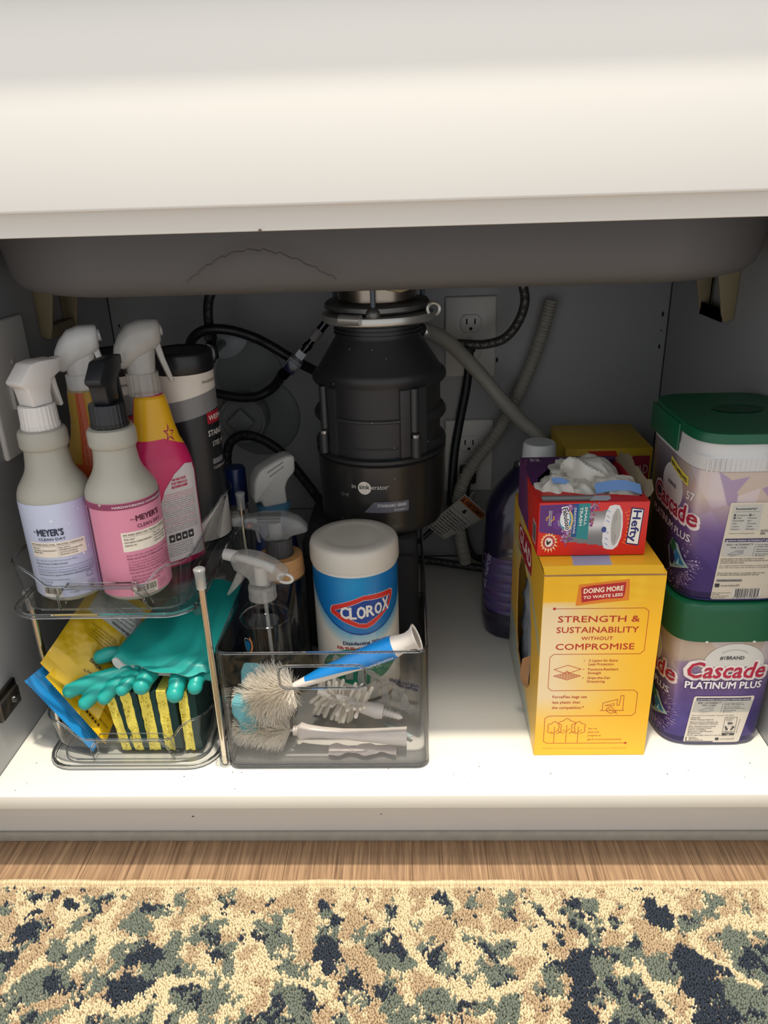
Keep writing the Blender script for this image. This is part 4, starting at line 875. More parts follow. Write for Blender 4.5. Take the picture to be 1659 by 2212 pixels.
# ---- rubber gloves
teal = mat('teal_rubber', (30, 158, 150), .38, noise=.05, nscale=30, spec=.45); lining = mat('white_glove_lining', (206, 206, 200), .8)
def glove(lab, palm, fingers, cuff, seed):
    t = thing('rubber_glove', lab, 'glove', tuple(np.array(palm[0])), 'teal rubber gloves on the sponges')
    mb = MB(); mb.tube(palm, [.014, .017, .018, .016], 14, flat=.8, smooth=4)
    for f_ in fingers:
        pts = spline(f_[0], 5); r_ = f_[1]; n = len(pts); rr = [r_*1.0]*3
        k_ = np.linspace(0, 1, n); rad_ = r_*(.98+.06*np.sin(k_*9+seed)); mb.tube(pts, list(rad_), 14)
        mb.lathe([(.0002, -r_), (r_*.5, -r_*.87), (r_*.87, -r_*.5), (r_, 0), (r_*.87, r_*.5), (r_*.5, r_*.87), (.0002, r_)], pts[-1], 14)
    o = mb.build('tmp', None, teal); md = o.modifiers.new('r', 'REMESH'); md.mode = 'VOXEL'; md.voxel_size = .0013; sm = o.modifiers.new('s', 'SMOOTH'); sm.iterations = 6; sm.factor = .5
    h = evald(o, 'hand'); h.data.materials.clear(); h.data.materials.append(teal); h.data.polygons.foreach_set('use_smooth', [True]*len(h.data.polygons))
    h.parent = t; h.location = -Vector(t.location)
    # cuff: flattened sleeve that opens at the hem
    ax, wid, thk, ph = cuff; ax = spline(ax, 8); n = len(ax); T_ = np.gradient(ax, axis=0); T_ /= np.linalg.norm(T_, axis=1)[:, None]
    a = np.linspace(0, 2*np.pi, 73)[:-1]; rings = []; rin = []
    for i in range(n):
        s_ = i/(n-1); w_ = np.interp(s_, np.linspace(0, 1, len(wid)), wid); th_ = np.interp(s_, np.linspace(0, 1, len(thk)), thk)
        side = np.cross(T_[i], (0, 0, 1.)); side /= np.linalg.norm(side); up = np.cross(side, T_[i])
        wav = s_**2*(.0042*np.sin(3*a+ph)+.0022*np.sin(7*a+2*ph)); X_, Y_ = sup(w_/2, th_/2, 2.3, a)
        P_ = ax[i]+np.outer(X_, side)+np.outer(Y_+wav*np.abs(np.cos(a*.5+.3)), up)+np.outer(.004*np.sin(2*a+ph+1)*s_**3+.0016*np.sin(9*a)*s_**3-.010*(np.abs(np.cos(a))**2)*s_**2, T_[i])
        P_ += np.outer(.0012*np.sin(6*s_*3+5*np.cos(a)+ph), up)
        rings.append(P_); rin.append(P_-(np.outer(X_/ (w_/2)*.0011, side)+np.outer(Y_/(th_/2)*.0011, up)))
    MB().loft(rings, cap=(True, False)).build('cuff', t, teal, smooth=70)
    k_ = int(n*.55); MB().loft([rings[-1]]+rin[k_:][::-1], cap=(False, True)).build('cuff_lining', t, lining, smooth=70)
    return t
R1, R2 = .0082, .0088
glove('lower teal rubber glove with its fingers fanned over the yellow packet', [(.175, .150, .112), (.168, .125, .106), (.160, .105, .103), (.150, .094, .100)],
      [([(.150, .110, .112), (.125, .108, .113), (.1095, .102, .1115)], .0088), ([(.152, .095, .100), (.115, .079, .0985), (.0835, .068, .0895)], .0088),
       ([(.156, .092, .098), (.122, .076, .0925), (.100, .0640, .0755)], .0083), ([(.160, .090, .098), (.138, .074, .0965), (.1235, .0630, .083)], .0080), ([(.166, .090, .100), (.154, .073, .0995), (.1455, .0620, .0945)], .0074)],
      ([(.205, .215, .1080), (.198, .180, .1120), (.186, .150, .1140), (.176, .128, .1120)], [.05, .055, .060, .062], [.008, .009, .010, .010], .6), 1)
glove('upper teal rubber glove, its cuff with white lining draped over the sponges', [(.205, .140, .104), (.206, .120, .1005), (.205, .100, .1000), (.203, .088, .100)],
      [([(.182, .100, .104), (.172, .075, .1035), (.1690, .0610, .1000)], .0100), ([(.203, .090, .100), (.207, .072, .1000), (.2068, .0560, .0925)], .0100), ([(.218, .095, .100), (.2285, .072, .104), (.2290, .0600, .099)], .0088), ([(.222, .100, .106), (.238, .082, .108), (.243, .074, .1050)], .0070)],
      ([(.226, .215, .148), (.214, .170, .1390), (.197, .120, .1300), (.188, .087, .1190), (.185, .0715, .1090)], [.060, .095, .112, .118, .120], [.006, .010, .012, .014, .015], 2.2), 3)

# ---- small bottles behind, seen through the trays
t = thing('small_bottle', 'small white bottle behind the gloves beside the chrome rod', 'bottle', (.214, .262, LZ))
MB().lathe([(.0105, 0), (.0118, .002), (.0118, .095), (.0105, .101), (.006, .105), (.006, .112)], (.214, .262, LZ), 32).build('bottle', t, mat('white_bottle', (206, 200, 190), .4))
MB().lathe([(.0075, .1), (.0078, .121), (.006, .123)], (.214, .262, LZ+.004), 24).build('cap', t, cl)

# ================================================================ CLEAR BIN AND ITS CONTENTS
bt = thing('storage_bin', 'clear deep plastic bin holding bottles and bottle brushes', 'bin', (.373, .24, 0))
BX0, BX1, BY0, BY1, BH = .2598, .4870, .0405, .440, .1540
wallm = clear('smoky_acrylic', (.972, .972, .978), (.48, .49, .51), .4); rimm = glassm('bin_rim_acrylic', (.60, .60, .64))
def wall(pts3, name, m_=wallm): return MB().loft(pts3).build(name, bt, m_)
mb = MB(); th = .0026
# outer shell as one rounded loft, then the finger hole is cut out of the front
mb.loft([rrect(BX0+.004, BX1-.004, BY0+.004, BY1-.004, .010, .0003), rrect(BX0+.0008, BX1-.0008, BY0+.0008, BY1-.0008, .012, .0022), rrect(BX0, BX1, BY0, BY1, .013, .005), rrect(BX0, BX1, BY0, BY1, .013, BH),
         rrect(BX0+th, BX1-th, BY0+th, BY1-th, .0105, BH), rrect(BX0+th, BX1-th, BY0+th, BY1-th, .0105, .0065), rrect(BX0+th+.004, BX1-th-.004, BY0+th+.004, BY1-th-.004, .008, .0042)], cap=(True, True))
sh = mb.build('tmp', None, wallm)
hx0, hx1, hz0, hz1 = .3275, .4195, .1095, .1380
ct_ = MB(); rr_ = rrect(hx0, hx1, hz0, hz1, .008, 0, 6); ct_.loft([np.stack([rr_[:, 0], np.full(len(rr_), y_), rr_[:, 1]], 1) for y_ in (BY0-.01, BY0+.01)])
cut_ = ct_.build('cutter'); bo_ = sh.modifiers.new('b', 'BOOLEAN'); bo_.object = cut_; bo_.operation = 'DIFFERENCE'; bo_.solver = 'EXACT'
body = evald(sh, 'body', None); body.parent = bt; body.location = -Vector(bt.location)
body.data.polygons.foreach_set('use_smooth', [True]*len(body.data.polygons)); body.data.set_sharp_from_angle(angle=R(35))
def ringtube(pts, r, name, par, m_): 
    pts = np.vstack([pts, pts[:1]]); return MB().tube(pts, r, 8, cap=False).build(name, par, m_)
ringtube(rrect(BX0+.0012, BX1-.0012, BY0+.0012, BY1-.0012, .0125, BH), .0015, 'rim', bt, rimm)
q_ = rrect(hx0, hx1, hz0, hz1, .008, 0, 6); ringtube(np.stack([q_[:, 0], np.full(len(q_), BY0+.0008), q_[:, 1]], 1), .0016, 'handle_rim', bt, glassm('acrylic_edge'))
ringtube(rrect(BX0+.001, BX1-.001, BY0+.001, BY1-.001, .0125, .0062), .0013, 'base_edge', bt, rimm)
ringtube(rrect(BX0+.0035, BX1-.0035, BY0+.0035, BY1-.0035, .0105, .0012), .0010, 'base_edge', bt, glassm('acrylic_rim'))

BZ = .0046
# ---- disinfecting wipes tub
WX, WY, WR = .4005, .2090, .0525
wc = thing('wipes_tub', 'blue and white disinfecting wipes tub standing in the clear bin', 'tub', (WX, WY, BZ))
MB().lathe([(.047, 0), (.0505, .0015), (.0520, .006), (WR, .012), (WR, .176), (.050, .180), (.0490, .186)], (WX, WY, BZ), 96).build('body', wc, mat('tub_white', (224, 218, 206), .35))
MB().lathe([(.0520, .1805), (.0545, .1815), (.0550, .1845), (.0545, .2010), (.0530, .2060), (.0495, .2085), (.0380, .2088), (.0350, .2082), (.0300, .2080), (.0005, .2086)], (WX, WY, BZ), 96).build('lid', wc, mat('lid_milky', (212, 206, 194), .28, sss=.15))
MB().lathe([(.0475, .176), (.0495, .178), (.0495, .183), (.047, .184)], (WX, WY, BZ), 80, cap=(False, False)).build('neck_band', wc, mat('lid_milky'))
S0w = cylS(WX, WY, BZ, WR+.0001, .08); p = Print(lambda u, v, h: S0w(u, np.interp(v, [0, .02, .06, .135, .1755], [0, .032, .0790, .1545, .1762]), h), .0045); p.h0 = .00022
LX = .0075
def wcol(u, v):
    bl = np.stack([14+14*np.exp(-((u+.005)/.03)**2), 110+34*np.exp(-((u+.003)/.028)**2-((v-.15)/.05)**2), 178+22*np.exp(-((u+.003)/.03)**2-((v-.14)/.05)**2)], -1)
    vb = .080+9.5*(u-LX)**2; wh = np.stack([228+0*u, 222+0*u, 210+0*u], -1)
    tr = np.clip((vb-v)/.022, 0, 1)[..., None]; sw = .5+.5*np.sin((v-.9*(u-LX)*np.sign(u-LX))*1600+u*300)
    mid = np.stack([120-40*sw+0*u, 178-20*sw, 204+0*u], -1); low = np.where(np.abs(u-LX)[..., None] > .014, mid*(1-tr)+wh*tr, wh*(.25+.75*tr)+mid*(.75-.75*tr))
    line = (np.abs(vb-v) < .0011)[..., None]; c = np.where((v > vb)[..., None], bl, low); c = np.where(line, np.array((12, 62, 140.)), c)
    gv = .050-.0*u+.9*np.abs(u-.004)*.5; g = (v < .062-.25*np.abs(u-.01)**1.0*0)&(((u-.002)/.060)**2+((v-.014)/.047)**2 < 1)&(v > .016+6.*(u+.00)**2*.9)
    return np.where(g[..., None], np.array((30, 128, 98.)), c)
p.patch(-.120, .120, .004, .1755, wcol, 400, 320)
hexo = [(-.0325, -.0035), (-.0325, .0055), (.0012, .0225), (.0300, .0215), (.0345, .0185), (.0345, .0100), (.030, .000), (.0125, -.0165), (.004, -.0215), (-.004, -.0205), (-.018, -.0145)]
hx = lambda k, du=0, dv=0: [(LX-.002+x_*k+du, .112+y_*k+dv) for x_, y_ in hexo]
hexp = [(-.0330, .0010), (-.0310, .0062), (.0010, .0205), (.0310, .0195), (.0345, .0165), (.0345, .0110), (.0285, -.0035), (.0100, -.0195), (.003, -.0228), (-.006, -.0205), (-.0200, -.0130), (-.0325, -.0040)]
H = lambda k: [(LX-.0005+x_*k*1.2, .1115+y_*k) for x_, y_ in hexp]
p.poly(H(1.05), (226, 196, 190), 2); p.poly(H(1.02), (214, 48, 40), 3); p.poly([(LX-.0355, .1125), (LX+.0012, .1270), (LX+.0375, .1245), (LX+.0305, .1085), (LX+.003, .0945), (LX-.006, .0955)], (232, 200, 190), 4); p.poly([(LX-.0345, .1123), (LX+.0012, .1262), (LX+.0365, .1238), (LX+.0298, .1088), (LX+.003, .0952), (LX-.0055, .0962)], (20, 66, 148), 5)
xx = -.0275
for ch, w_, h_, dv in (('C', .0080, .0160, -.0005), ('L', .0062, .0165, -.0010), ('O', .0080, .0165, -.0005), ('R', .0076, .0152, .0012), ('O', .0074, .0152, .0022), ('X', .0074, .0175, .0035)):
    w_ *= 1.22; p.text(ch, LX+xx, .1035+dv, w=w_, hgt=h_, rgb=(238, 232, 224), l=6, bold=.028); xx += w_+.0013
p.text('\u00ae', LX+.0330, .109, hgt=.0012, rgb=(220, 220, 220), l=6)
for i in range(11):
    u_ = LX+.006+.0022*i; p.poly([(u_, .1325-.0003*i), (u_+.0010, .1322-.0003*i), (u_+.0016, .1365+.0025*math.sin(i*2.1)-.0003*i)], (150, 196, 218), 2)
rn = random.Random(4)
for i in range(46):
    s_ = rn.choice((-1, 1)); d_ = rn.uniform(.013, .036); u_ = LX+s_*d_; p.disc(u_, .080+9.5*d_*d_-rn.uniform(.004, .014), rn.uniform(.00015, .0005), (200, 228, 238), 3, n=6)
p.text('Disinfecting Wipes.', LX-.0265, .0655, w=.055, hgt=.0049, rgb=(26, 44, 96), l=4, bold=.03)
p.text('Kills 99.9% of Viruses & Bacteria', LX-.0345, .0590, w=.068, hgt=.0040, rgb=(176, 42, 44), l=4, bold=.03)
p.poly([(-.022, .0425), (.02, .0425), (.024, .0475), (-.022, .0475)], (36, 118, 174), 3); p.text('BLEACH-FREE', -.017, .0438, w=.03, hgt=.0024, rgb=(220, 230, 236), l=4)
p.text('Fresh Scent', .008, .0335, w=.022, hgt=.0030, rgb=(210, 224, 190), l=4); p.disc(.034, .0365, .0065, (22, 96, 76), 4, .0078); p.disc(.034, .0365, .0058, (40, 134, 104), 5, .0070); p.line([(.031, .033), (.037, .040)], .0008, (20, 84, 66), 6); p.line([(.037, .033), (.031, .040)], .0008, (20, 84, 66), 6)
p.text('75', .0125, .0215, w=.0085, hgt=.0075, rgb=(12, 70, 56), l=5, bold=.02); p.text('WET WIPES', .011, .0165, w=.016, hgt=.0028, rgb=(16, 84, 64), l=5); p.text('1.28 LBS (581g)', .022, .0095, w=.022, hgt=.0022, rgb=(80, 80, 80), l=4)
p.build('printed_label', wc)

# ---- clear spray bottle in front
def clearbody(name, t, x, y, prof, z0=BZ, m_=None):
    o = MB().lathe([(r, z) for z, r in prof], (x, y, z0), 64, cap=(True, False)).build(name, t, m_ or clear('clear_bottle', (.965, .975, .975), (.42, .45, .46), .35)); return o
fx, fy = .2975, .1380
fb = thing('spray_bottle', 'empty clear spray bottle with a translucent white trigger head in the bin', 'spray bottle', (fx, fy, BZ))
FP = [(0, .022), (.001, .0262), (.004, .0285), (.010, .0292), (.136, .0292), (.144, .0280), (.150, .0250), (.154, .0205), (.1565, .0160), (.160, .0152), (.166, .0152)]
fo = clearbody('bottle', fb, fx, fy, FP)
MB().lathe([(.0285, .1365), (.0295, .1372), (.0295, .1382), (.0285, .1390)], (fx, fy, BZ), 64, cap=(False, False)).build('shoulder_line', fo, glassm('acrylic_rim'))
trm = clear('translucent_white', (.88, .88, .87), (.7, .7, .7), .4, milk=.26, milkc=(226, 224, 220)); trm2 = clear('translucent_white_core', (.8, .8, .8), (.6, .6, .6), .3, milk=.8, milkc=(228, 226, 222))
MB().tube([(fx+.002, fy+.001, .173), (fx+.003, fy+.001, .12), (fx+.005, fy, .05), (fx+.008, fy-.002, .010)], .0024, 10, smooth=4).build('dip_tube', fb, trm)
collar(fb, fx, fy, BZ+.1625, .0158, .0175, trm, 26)
AN = R(166); M = TM((fx, fy, BZ+.180), rz=AN)
hp = [(-.012, 0), (-.013, .008), (-.026, .010), (-.034, .016), (-.030, .024), (-.018, .032), (.000, .0395), (.018, .041), (.030, .038), (.034, .030), (.030, .018), (.016, .011), (.012, .007), (.012, 0)]
MB().bm(prism(hp, .019, .004, 3), M=M).build('head_shell', fb, trm)
MB().tube([(.028, 0, .0325), (.043, 0, .0345)], [.0075, .0068], 16).xf(M).build('nozzle', fb, trm2)
MB().tube([(.030, 0, .0325), (-.004, 0, .026), (-.018, 0, .0215)], [.0042, .0048, .0060], 14).xf(M).build('pump_core', fb, trm2)
MB().tube([(0, 0, .001), (0, 0, .023)], .0072, 14).xf(M).build('pump_stem', fb, trm2)
MB().bm(prism([(.020, .014), (.027, .016), (.034, .002), (.044, -.016), (.041, -.017), (.030, -.006), (.022, .004)], .013, .0014), M=M).build('trigger', fb, trm)
MB().tube([(-.030+.009*math.cos(a), 0, .011+.0055*math.sin(a)) for a in np.linspace(0, 2*math.pi, 20)], .0018, 8).xf(M).build('hanging_loop', fb, trm2)
p = Print(cylS(fx, fy, BZ, .0293, -.55), .003); p.h0 = .0002
drop = lambda u, v, s_: [(u+s_*.62*math.sin(t)*(1-.42*math.cos(t)), v-s_*math.cos(t)*1.05) for t in np.linspace(0, 2*math.pi, 22)[:-1]]
p.poly(drop(-.004, .112, .0095), (200, 208, 206), 1); p.poly(drop(-.0035, .112, .0088), (30, 44, 56), 2); p.poly(drop(-.0035, .1115, .0066), (26, 108, 156), 3); p.line([(.0015, .124), (.0035, .118), (.0038, .112), (.0015, .106), (-.001, .1035)], .0020, (206, 128, 76), 4)
p.build('drop_logo', fb)

# ---- amber-collared bottle with pump hood
wx_, wy_ = .3095, .2020
wb = thing('spray_bottle', 'clear dark-necked spray bottle with a wood ring and clear hood', 'spray bottle', (wx_, wy_, BZ))
clearbody('bottle', wb, wx_, wy_, [(0, .024), (.001, .0285), (.006, .0305), (.157, .0305), (.163, .0290)], m_=clear('smoked_bottle', (.62, .63, .64), (.16, .17, .18), .5))
MB().lathe([(.0235, .1595), (.0285, .1605), (.0290, .164), (.0275, .185), (.0265, .1875), (.0195, .1880)], (wx_, wy_, BZ), 64).build('wood_ring', wb, mat('bamboo', (186, 138, 86), .55, noise=.22, nscale=120, aniso=(1, 1, 6)))
collar(wb, wx_, wy_, BZ+.1865, .0165, .0240, mat('dark_collar', (56, 56, 58), .5), 30)
M = TM((wx_, wy_, BZ+.208), rz=R(172)) @ Matrix.Diagonal((-1, 1, 1, 1)) @ Matrix.Rotation(math.pi, 4, 'Z')
hood = [(.036, .016), (.038, .030), (.012, .032), (-.014, .031), (-.030, .024), (-.040, .012), (-.038, .007), (-.018, .003), (-.014, -.003), (.010, -.003), (.016, .002), (.020, .012), (.028, .015)]
M = TM((wx_-.003, wy_, BZ+.2105), rz=R(186))
MB().bm(prism(hood, .022, .004, 3), M=M).build('clear_hood', wb, clear('hood_clear', (.9, .91, .91), (.6, .62, .63), .35, milk=.16))
MB().tube([(0, 0, -.001), (0, 0, .020)], .0085, 16).xf(M).build('pump_stem', wb, trm)
MB().tube([(-.010, 0, .0235), (.034, 0, .0245)], .0052, 14).xf(M).build('pump_core', wb, clear('hood_core', (.7, .7, .7), (.4, .4, .4), .3, milk=.35, milkc=(150, 150, 148)))
MB().bm(prism([(.036, .018), (.050, .019), (.050, .030), (.036, .031)], .012, .001), M=M).build('nozzle', wb, clear('hood_clear'))
MB().bm(prism([(.020, .012), (.024, .012), (.0215, -.004), (.018, -.004)], .012, .0008), M=M).build('trigger', wb, clear('hood_clear'))
MB().tube([(.029, -.0125, .022), (.029, .0125, .022)], .0030, 14).xf(M).build('pivot_pin', wb, mat('pivot_rose', (136, 108, 104), .5))
for k_, zz in enumerate((.0275, .0235)): MB().bm(prism([(-.008, zz), (.020, zz+.001), (.020, zz+.0022), (-.008, zz+.0014)], .0226, .0003), M=M).build('hood_slot', wb, mat('slot_grey', (88, 88, 88), .6))

# ---- blue bottle with a grey hood at the back
bx_, by_ = .2905, .2850
b3 = thing('spray_bottle', 'navy spray bottle with a pale grey angular head behind the wood-ring bottle', 'spray bottle', (bx_, by_, BZ))
nvp = mat('navy_plastic', (24, 40, 92), .3)
supbody(MB(), bx_, by_, BZ, [(0, .024, .018, 3), (.003, .0275, .021, 3), (.16, .0275, .021, 3), (.180, .0245, .0200, 2.6), (.203, .019, .018, 2.2), (.214, .0165, .0165, 2)]).build('bottle', b3, nvp)
MB().lathe([(.019, .2135), (.0215, .2142), (.0215, .2205), (.018, .223)], (bx_, by_, BZ), 36).build('collar', b3, mat('teal_blue_collar', (62, 104, 130), .4))
M = TM((bx_, by_, BZ+.2215), rz=R(28)); gp = mat('pale_grey_plastic', (168, 168, 164), .38)
MB().bm(prism([(-.0165, 0), (.0165, 0), (.0150, .022), (.0190, .032), (.0300, .042), (.0310, .0640), (.0200, .0655), (.0020, .0600), (-.0170, .0520), (-.0255, .0380), (-.0285, .0120), (-.0260, .0080), (-.0180, .0100)], .027, .0048, 4), M=M).build('sprayer_head', b3, gp)
for zz in (0, .006): MB().tube([(-.008+zz*.4, -.0137, .048-zz), (.014, -.0137, .0585-zz)], .0008, 6).xf(M).build('grip_line', b3, mat('grip_shadow', (120, 120, 118), .5))

# ---- dark folded cloth bag at the back of the bin
cb = thing('cloth_bag', 'dark charcoal woven bag filling the back of the clear bin', 'bag', (.405, .355, BZ))
rings = []
for z_, o_ in ((0, -.003), (.003, 0), (.06, .0015), (.12, 0), (.158, -.001), (.166, -.004), (.1685, -.012), (.1690, -.028)):
    r_ = rrect(.323-o_, .4795+o_*.4, .2800-o_, .4320+o_, .016, BZ+z_, 8); r_[:, 0] += .0012*np.sin(r_[:, 1]*90+z_*60); r_[:, 1] += .0014*np.sin(r_[:, 0]*80+z_*50)*(z_ < .16); rings.append(r_)
MB().loft(rings).build('bag_body', cb, mat('charcoal_weave', (46, 46, 48), .9, noise=.3, nscale=700, bump=.8, bscale=900, aniso=(.25, 1, 1.6)))
MB().tube([(.330, .279, .150), (.360, .2785, .150), (.42, .2785, .151), (.474, .279, .150)], .0012, 6).build('seam', cb, mat('seam_thread', (30, 30, 32), .9))

# ================================================================ BRUSHES
def nylon(name, rgb):
    M = mat(name, rgb, .4); nt = M.node_tree; b = nt.nodes['Principled BSDF']; t_ = nt.nodes.new('ShaderNodeBsdfTranslucent'); t_.inputs[0].default_value = (*lin(rgb), 1)
    mx = nt.nodes.new('ShaderNodeMixShader'); mx.inputs[0].default_value = .45; nt.links.new(b.outputs[0], mx.inputs[1]); nt.links.new(t_.outputs[0], mx.inputs[2]); nt.links.new(mx.outputs[0], nt.nodes['Material Output'].inputs[0]); return M
def bristles(name, par, axis0, axis1, rad, n, m_, r_=.00033, droop=.0, seed=1, cone=.0, tipx=0., u0=0., dens=1., lean=0.):
    A = np.array(axis0, float); B = np.array(axis1, float); T_ = (B-A)/np.linalg.norm(B-A); s1 = np.cross(T_, (0, 0, 1.)); s1 /= np.linalg.norm(s1); s2 = np.cross(s1, T_); q2 = random.Random(seed); V = []; F = []
    for i in range(n):
        s_ = u0+(1-u0)*q2.random()**dens; a = q2.uniform(0, 2*math.pi); rr_ = rad(s_)*q2.uniform(.9, 1.05)
        P0 = A+(B-A)*s_; d = math.cos(a)*s1+math.sin(a)*s2; d = d+T_*(lean+q2.gauss(0, .16)+cone*(s_-.5)); d /= np.linalg.norm(d)
        cur = np.array([q2.gauss(0, .12), q2.gauss(0, .12), q2.gauss(0, .12)-droop]); o_ = len(V); nseg = 4
        e1 = np.cross(d, (.3, .5, .8)); e1 /= np.linalg.norm(e1); e2 = np.cross(d, e1)
        for k_ in range(nseg+1):
            t_ = k_/nseg; C_ = P0+d*rr_*t_+cur*rr_*t_*t_*.5
            w_ = r_*(1-.35*t_)
            for j in range(3): an_ = 2.094*j; V.append(C_+w_*(math.cos(an_)*e1+math.sin(an_)*e2))
        for k_ in range(nseg):
            for j in range(3): F.append((o_+3*k_+j, o_+3*k_+(j+1) % 3, o_+3*k_+3+(j+1) % 3, o_+3*k_+3+j))
        F.append((o_+3*nseg, o_+3*nseg+1, o_+3*nseg+2))
    V = np.array(V); V = np.clip(V, (BX0+.0032, BY0+.0034, BZ+.0012), (BX1-.0032, .5, .4)); mb = MB(); mb.add(V, F); o = mb.build(name, par, m_); o['kind'] = 'stuff'; return o
wbr = nylon('white_nylon', (250, 246, 238)); wpl = mat('white_brush_plastic', (232, 226, 218), .3); bgr = mat('blue_grip', (20, 134, 214), .32)
# big bottle brush with the blue grip, lying across the bin
b1 = thing('bottle_brush', 'bottle brush with a blue and white grip leaning on the bin rim', 'brush', (.36, .09, .09))
H0, H1 = np.array((.3150, .0780, .0770)), np.array((.4760, .0800, .1475)); ax = H1-H0
bristles('bristles', b1, H0+(-.022, .004, -.008), H0+(.020, -.001, .008), lambda s_: .0300*(.78+.4*math.sin(math.pi*min(1, s_*.9+.1))), 2300, wbr, .00034, seed=2, lean=-.25)
bristles('tip_bristles', b1, H0+(-.026, .004, -.009), H0+(-.018, .003, -.007), lambda s_: .032, 220, wbr, .00034, seed=5, lean=-2.2)
MB().tube([H0+(-.034, .004, -.010), H0+(.0, 0, 0), H0+ax*.17], .0022, 8).build('twisted_wire', b1, stl)
hpt = [H0+ax*.13, H0+ax*.22, H0+ax*.34, H0+ax*.45, H0+ax*.58, H0+ax*.72, H0+ax*.84]
MB().tube(hpt, [.0040, .0060, .0078, .0088, .0105, .0118, .0122], 22, smooth=4).build('handle', b1, wpl)
n_ = 24; P_ = spline(np.array(hpt[1:]), 5); T_ = ax/np.linalg.norm(ax); e1 = np.cross(T_, (0, 1., 0)); e1 /= np.linalg.norm(e1); e2 = np.cross(T_, e1); e1 = -e1 if e1[2] < 0 else e1
rings = []
for i, c_ in enumerate(P_):
    s_ = i/(len(P_)-1); r_ = np.interp(s_, np.linspace(0, 1, 6), [.0060, .0078, .0088, .0105, .0118, .0122])+.0011*min(1, s_*6)*min(1, (1-s_)*30+.5)
    a0_ = np.interp(s_, [0, .12, .5, 1], [1.3, 1.45, 1.9, 3.0]); aa = np.linspace(-a0_, a0_, n_); rings.append([c_+r_*(math.cos(a-.25)*e1-math.sin(a-.25)*e2*-1) for a in aa]+[c_+r_*.5*(math.cos(a-.25)*e1+math.sin(a-.25)*e2) for a in aa[::-1]])
MB().loft([np.array(r_) for r_ in rings]).build('grip', b1, bgr)
c1 = H0+ax*.84; MB().tube([c1, c1+ax*.05, c1+ax*.09, c1+ax*.125, c1+ax*.150], [.0122, .0105, .0098, .0115, .0150], 28).build('suction_base', b1, wpl)
MB().tube([c1+ax*.1499, c1+ax*.158], [.0152, .0158], 28, cap=False).build('suction_lip', b1, wpl); MB().tube([c1+ax*.150, c1+ax*.152], .0118, 28).build('suction_cup', b1, mat('suction_shadow', (176, 168, 158), .5))
def hS(u, v, h):
    u = np.atleast_1d(u); v = np.atleast_1d(v); s_ = .84-u/np.linalg.norm(ax); r_ = .0138+h; an = -math.pi/2+.35-v/.0128; return H0+np.outer(s_, ax)+np.outer(r_*np.cos(an), e1)+np.outer(r_*np.sin(an), np.array([0, 1., 0])) if False else H0+np.outer(s_, ax)+(r_*np.cos(v/.0128+1.95))[:, None]*e1+(r_*np.sin(v/.0128+1.95))[:, None]*(np.array([0, -1., 0]))
p = Print(hS, .004); p.h0 = .0003; p.text('munchkin', .004, -.0016, w=.030, hgt=.0042, rgb=(214, 226, 236), l=1, bold=.03); p.build('printed_word', b1)

# white brush lying on the bin floor
b2 = thing('bottle_brush', 'white bottle brush head lying lowest in the bin, pointing to the dark post', 'brush', (.33, .072, .03))
A2, B2 = np.array((.2760, .0760, .0325)), np.array((.3330, .0710, .0300))
bristles('bristles', b2, A2, B2+(-.004, 0, 0), lambda s_: .0250*(.95+.1*s_), 1700, wbr, .00030, seed=3, lean=-.5)
bristles('tip_bristles', b2, A2+(0, 0, 0), A2+(.008, 0, 0), lambda s_: .0235, 420, wbr, .00030, seed=8, lean=-1.6)
MB().tube([A2, B2], .002, 8).build('twisted_wire', b2, stl)
MB().tube([(.3320, .0710, .0300), (.3370, .0708, .0298), (.3375, .0708, .0298), (.3410, .0706, .0296), (.3500, .0704, .0290), (.3650, .0700, .0280), (.3900, .0690, .0262), (.4200, .0680, .0250), (.4450, .0672, .0245), (.4620, .0668, .0242)], [.0058, .0058, .0070, .0100, .0078, .0064, .0062, .0078, .0098, .0110], 22, smooth=3).build('handle', b2, clear('handle_milky', (.85, .84, .83), (.6, .6, .6), .3, milk=.78, milkc=(226, 218, 212)))

# soft finger brush behind
b4 = thing('bottle_brush', 'white soft-fingered brush head with a threaded end, behind the floor brush', 'brush', (.39, .112, .035))
A4, B4 = np.array((.3560, .1220, .0460)), np.array((.4120, .1080, .0330)); q2 = random.Random(9)
MB().tube([A4, (A4+B4)/2, B4, B4+(.016, -.002, -.003), B4+(.022, -.0025, -.004)], [.0050, .0062, .0075, .0100, .0085], 20).build('head_core', b4, wpl)
T4 = (B4-A4)/np.linalg.norm(B4-A4); s1 = np.cross(T4, (0, 0, 1.)); s1 /= np.linalg.norm(s1); s2 = np.cross(s1, T4)
for i in range(56):
    s_ = .02+.96*((i*.618) % 1); a = q2.uniform(0, 6.283); d = math.cos(a)*s1+math.sin(a)*s2+T4*(-.35+.5*s_+q2.gauss(0, .08)); d /= np.linalg.norm(d); P0 = A4+(B4-A4)*s_; l_ = .0265
    if (P0+d*l_)[2] < .008: l_ = max(.008, (P0[2]-.008)/max(.01, -d[2]))
    MB().tube([P0+d*.003, P0+d*l_*.55, P0+d*l_*.93, P0+d*l_], [.0012, .0021, .0025, .0015], 8).build('brush_finger', b4, wbr)
C4 = B4+(.022, -.0025, -.004); D4 = C4+(.020, -.003, -.006); MB().tube([C4, D4, D4+(.003, 0, -.001)], [.0042, .0032, .0008], 12).build('threaded_tip', b4, wpl)
for k_ in range(5): c_ = C4+(D4-C4)*(k_+.5)/5; MB().tube([c_-T4*.0007, c_+T4*.0007], .0052-.0004*k_, 12).build('thread_ridge', b4, wpl)

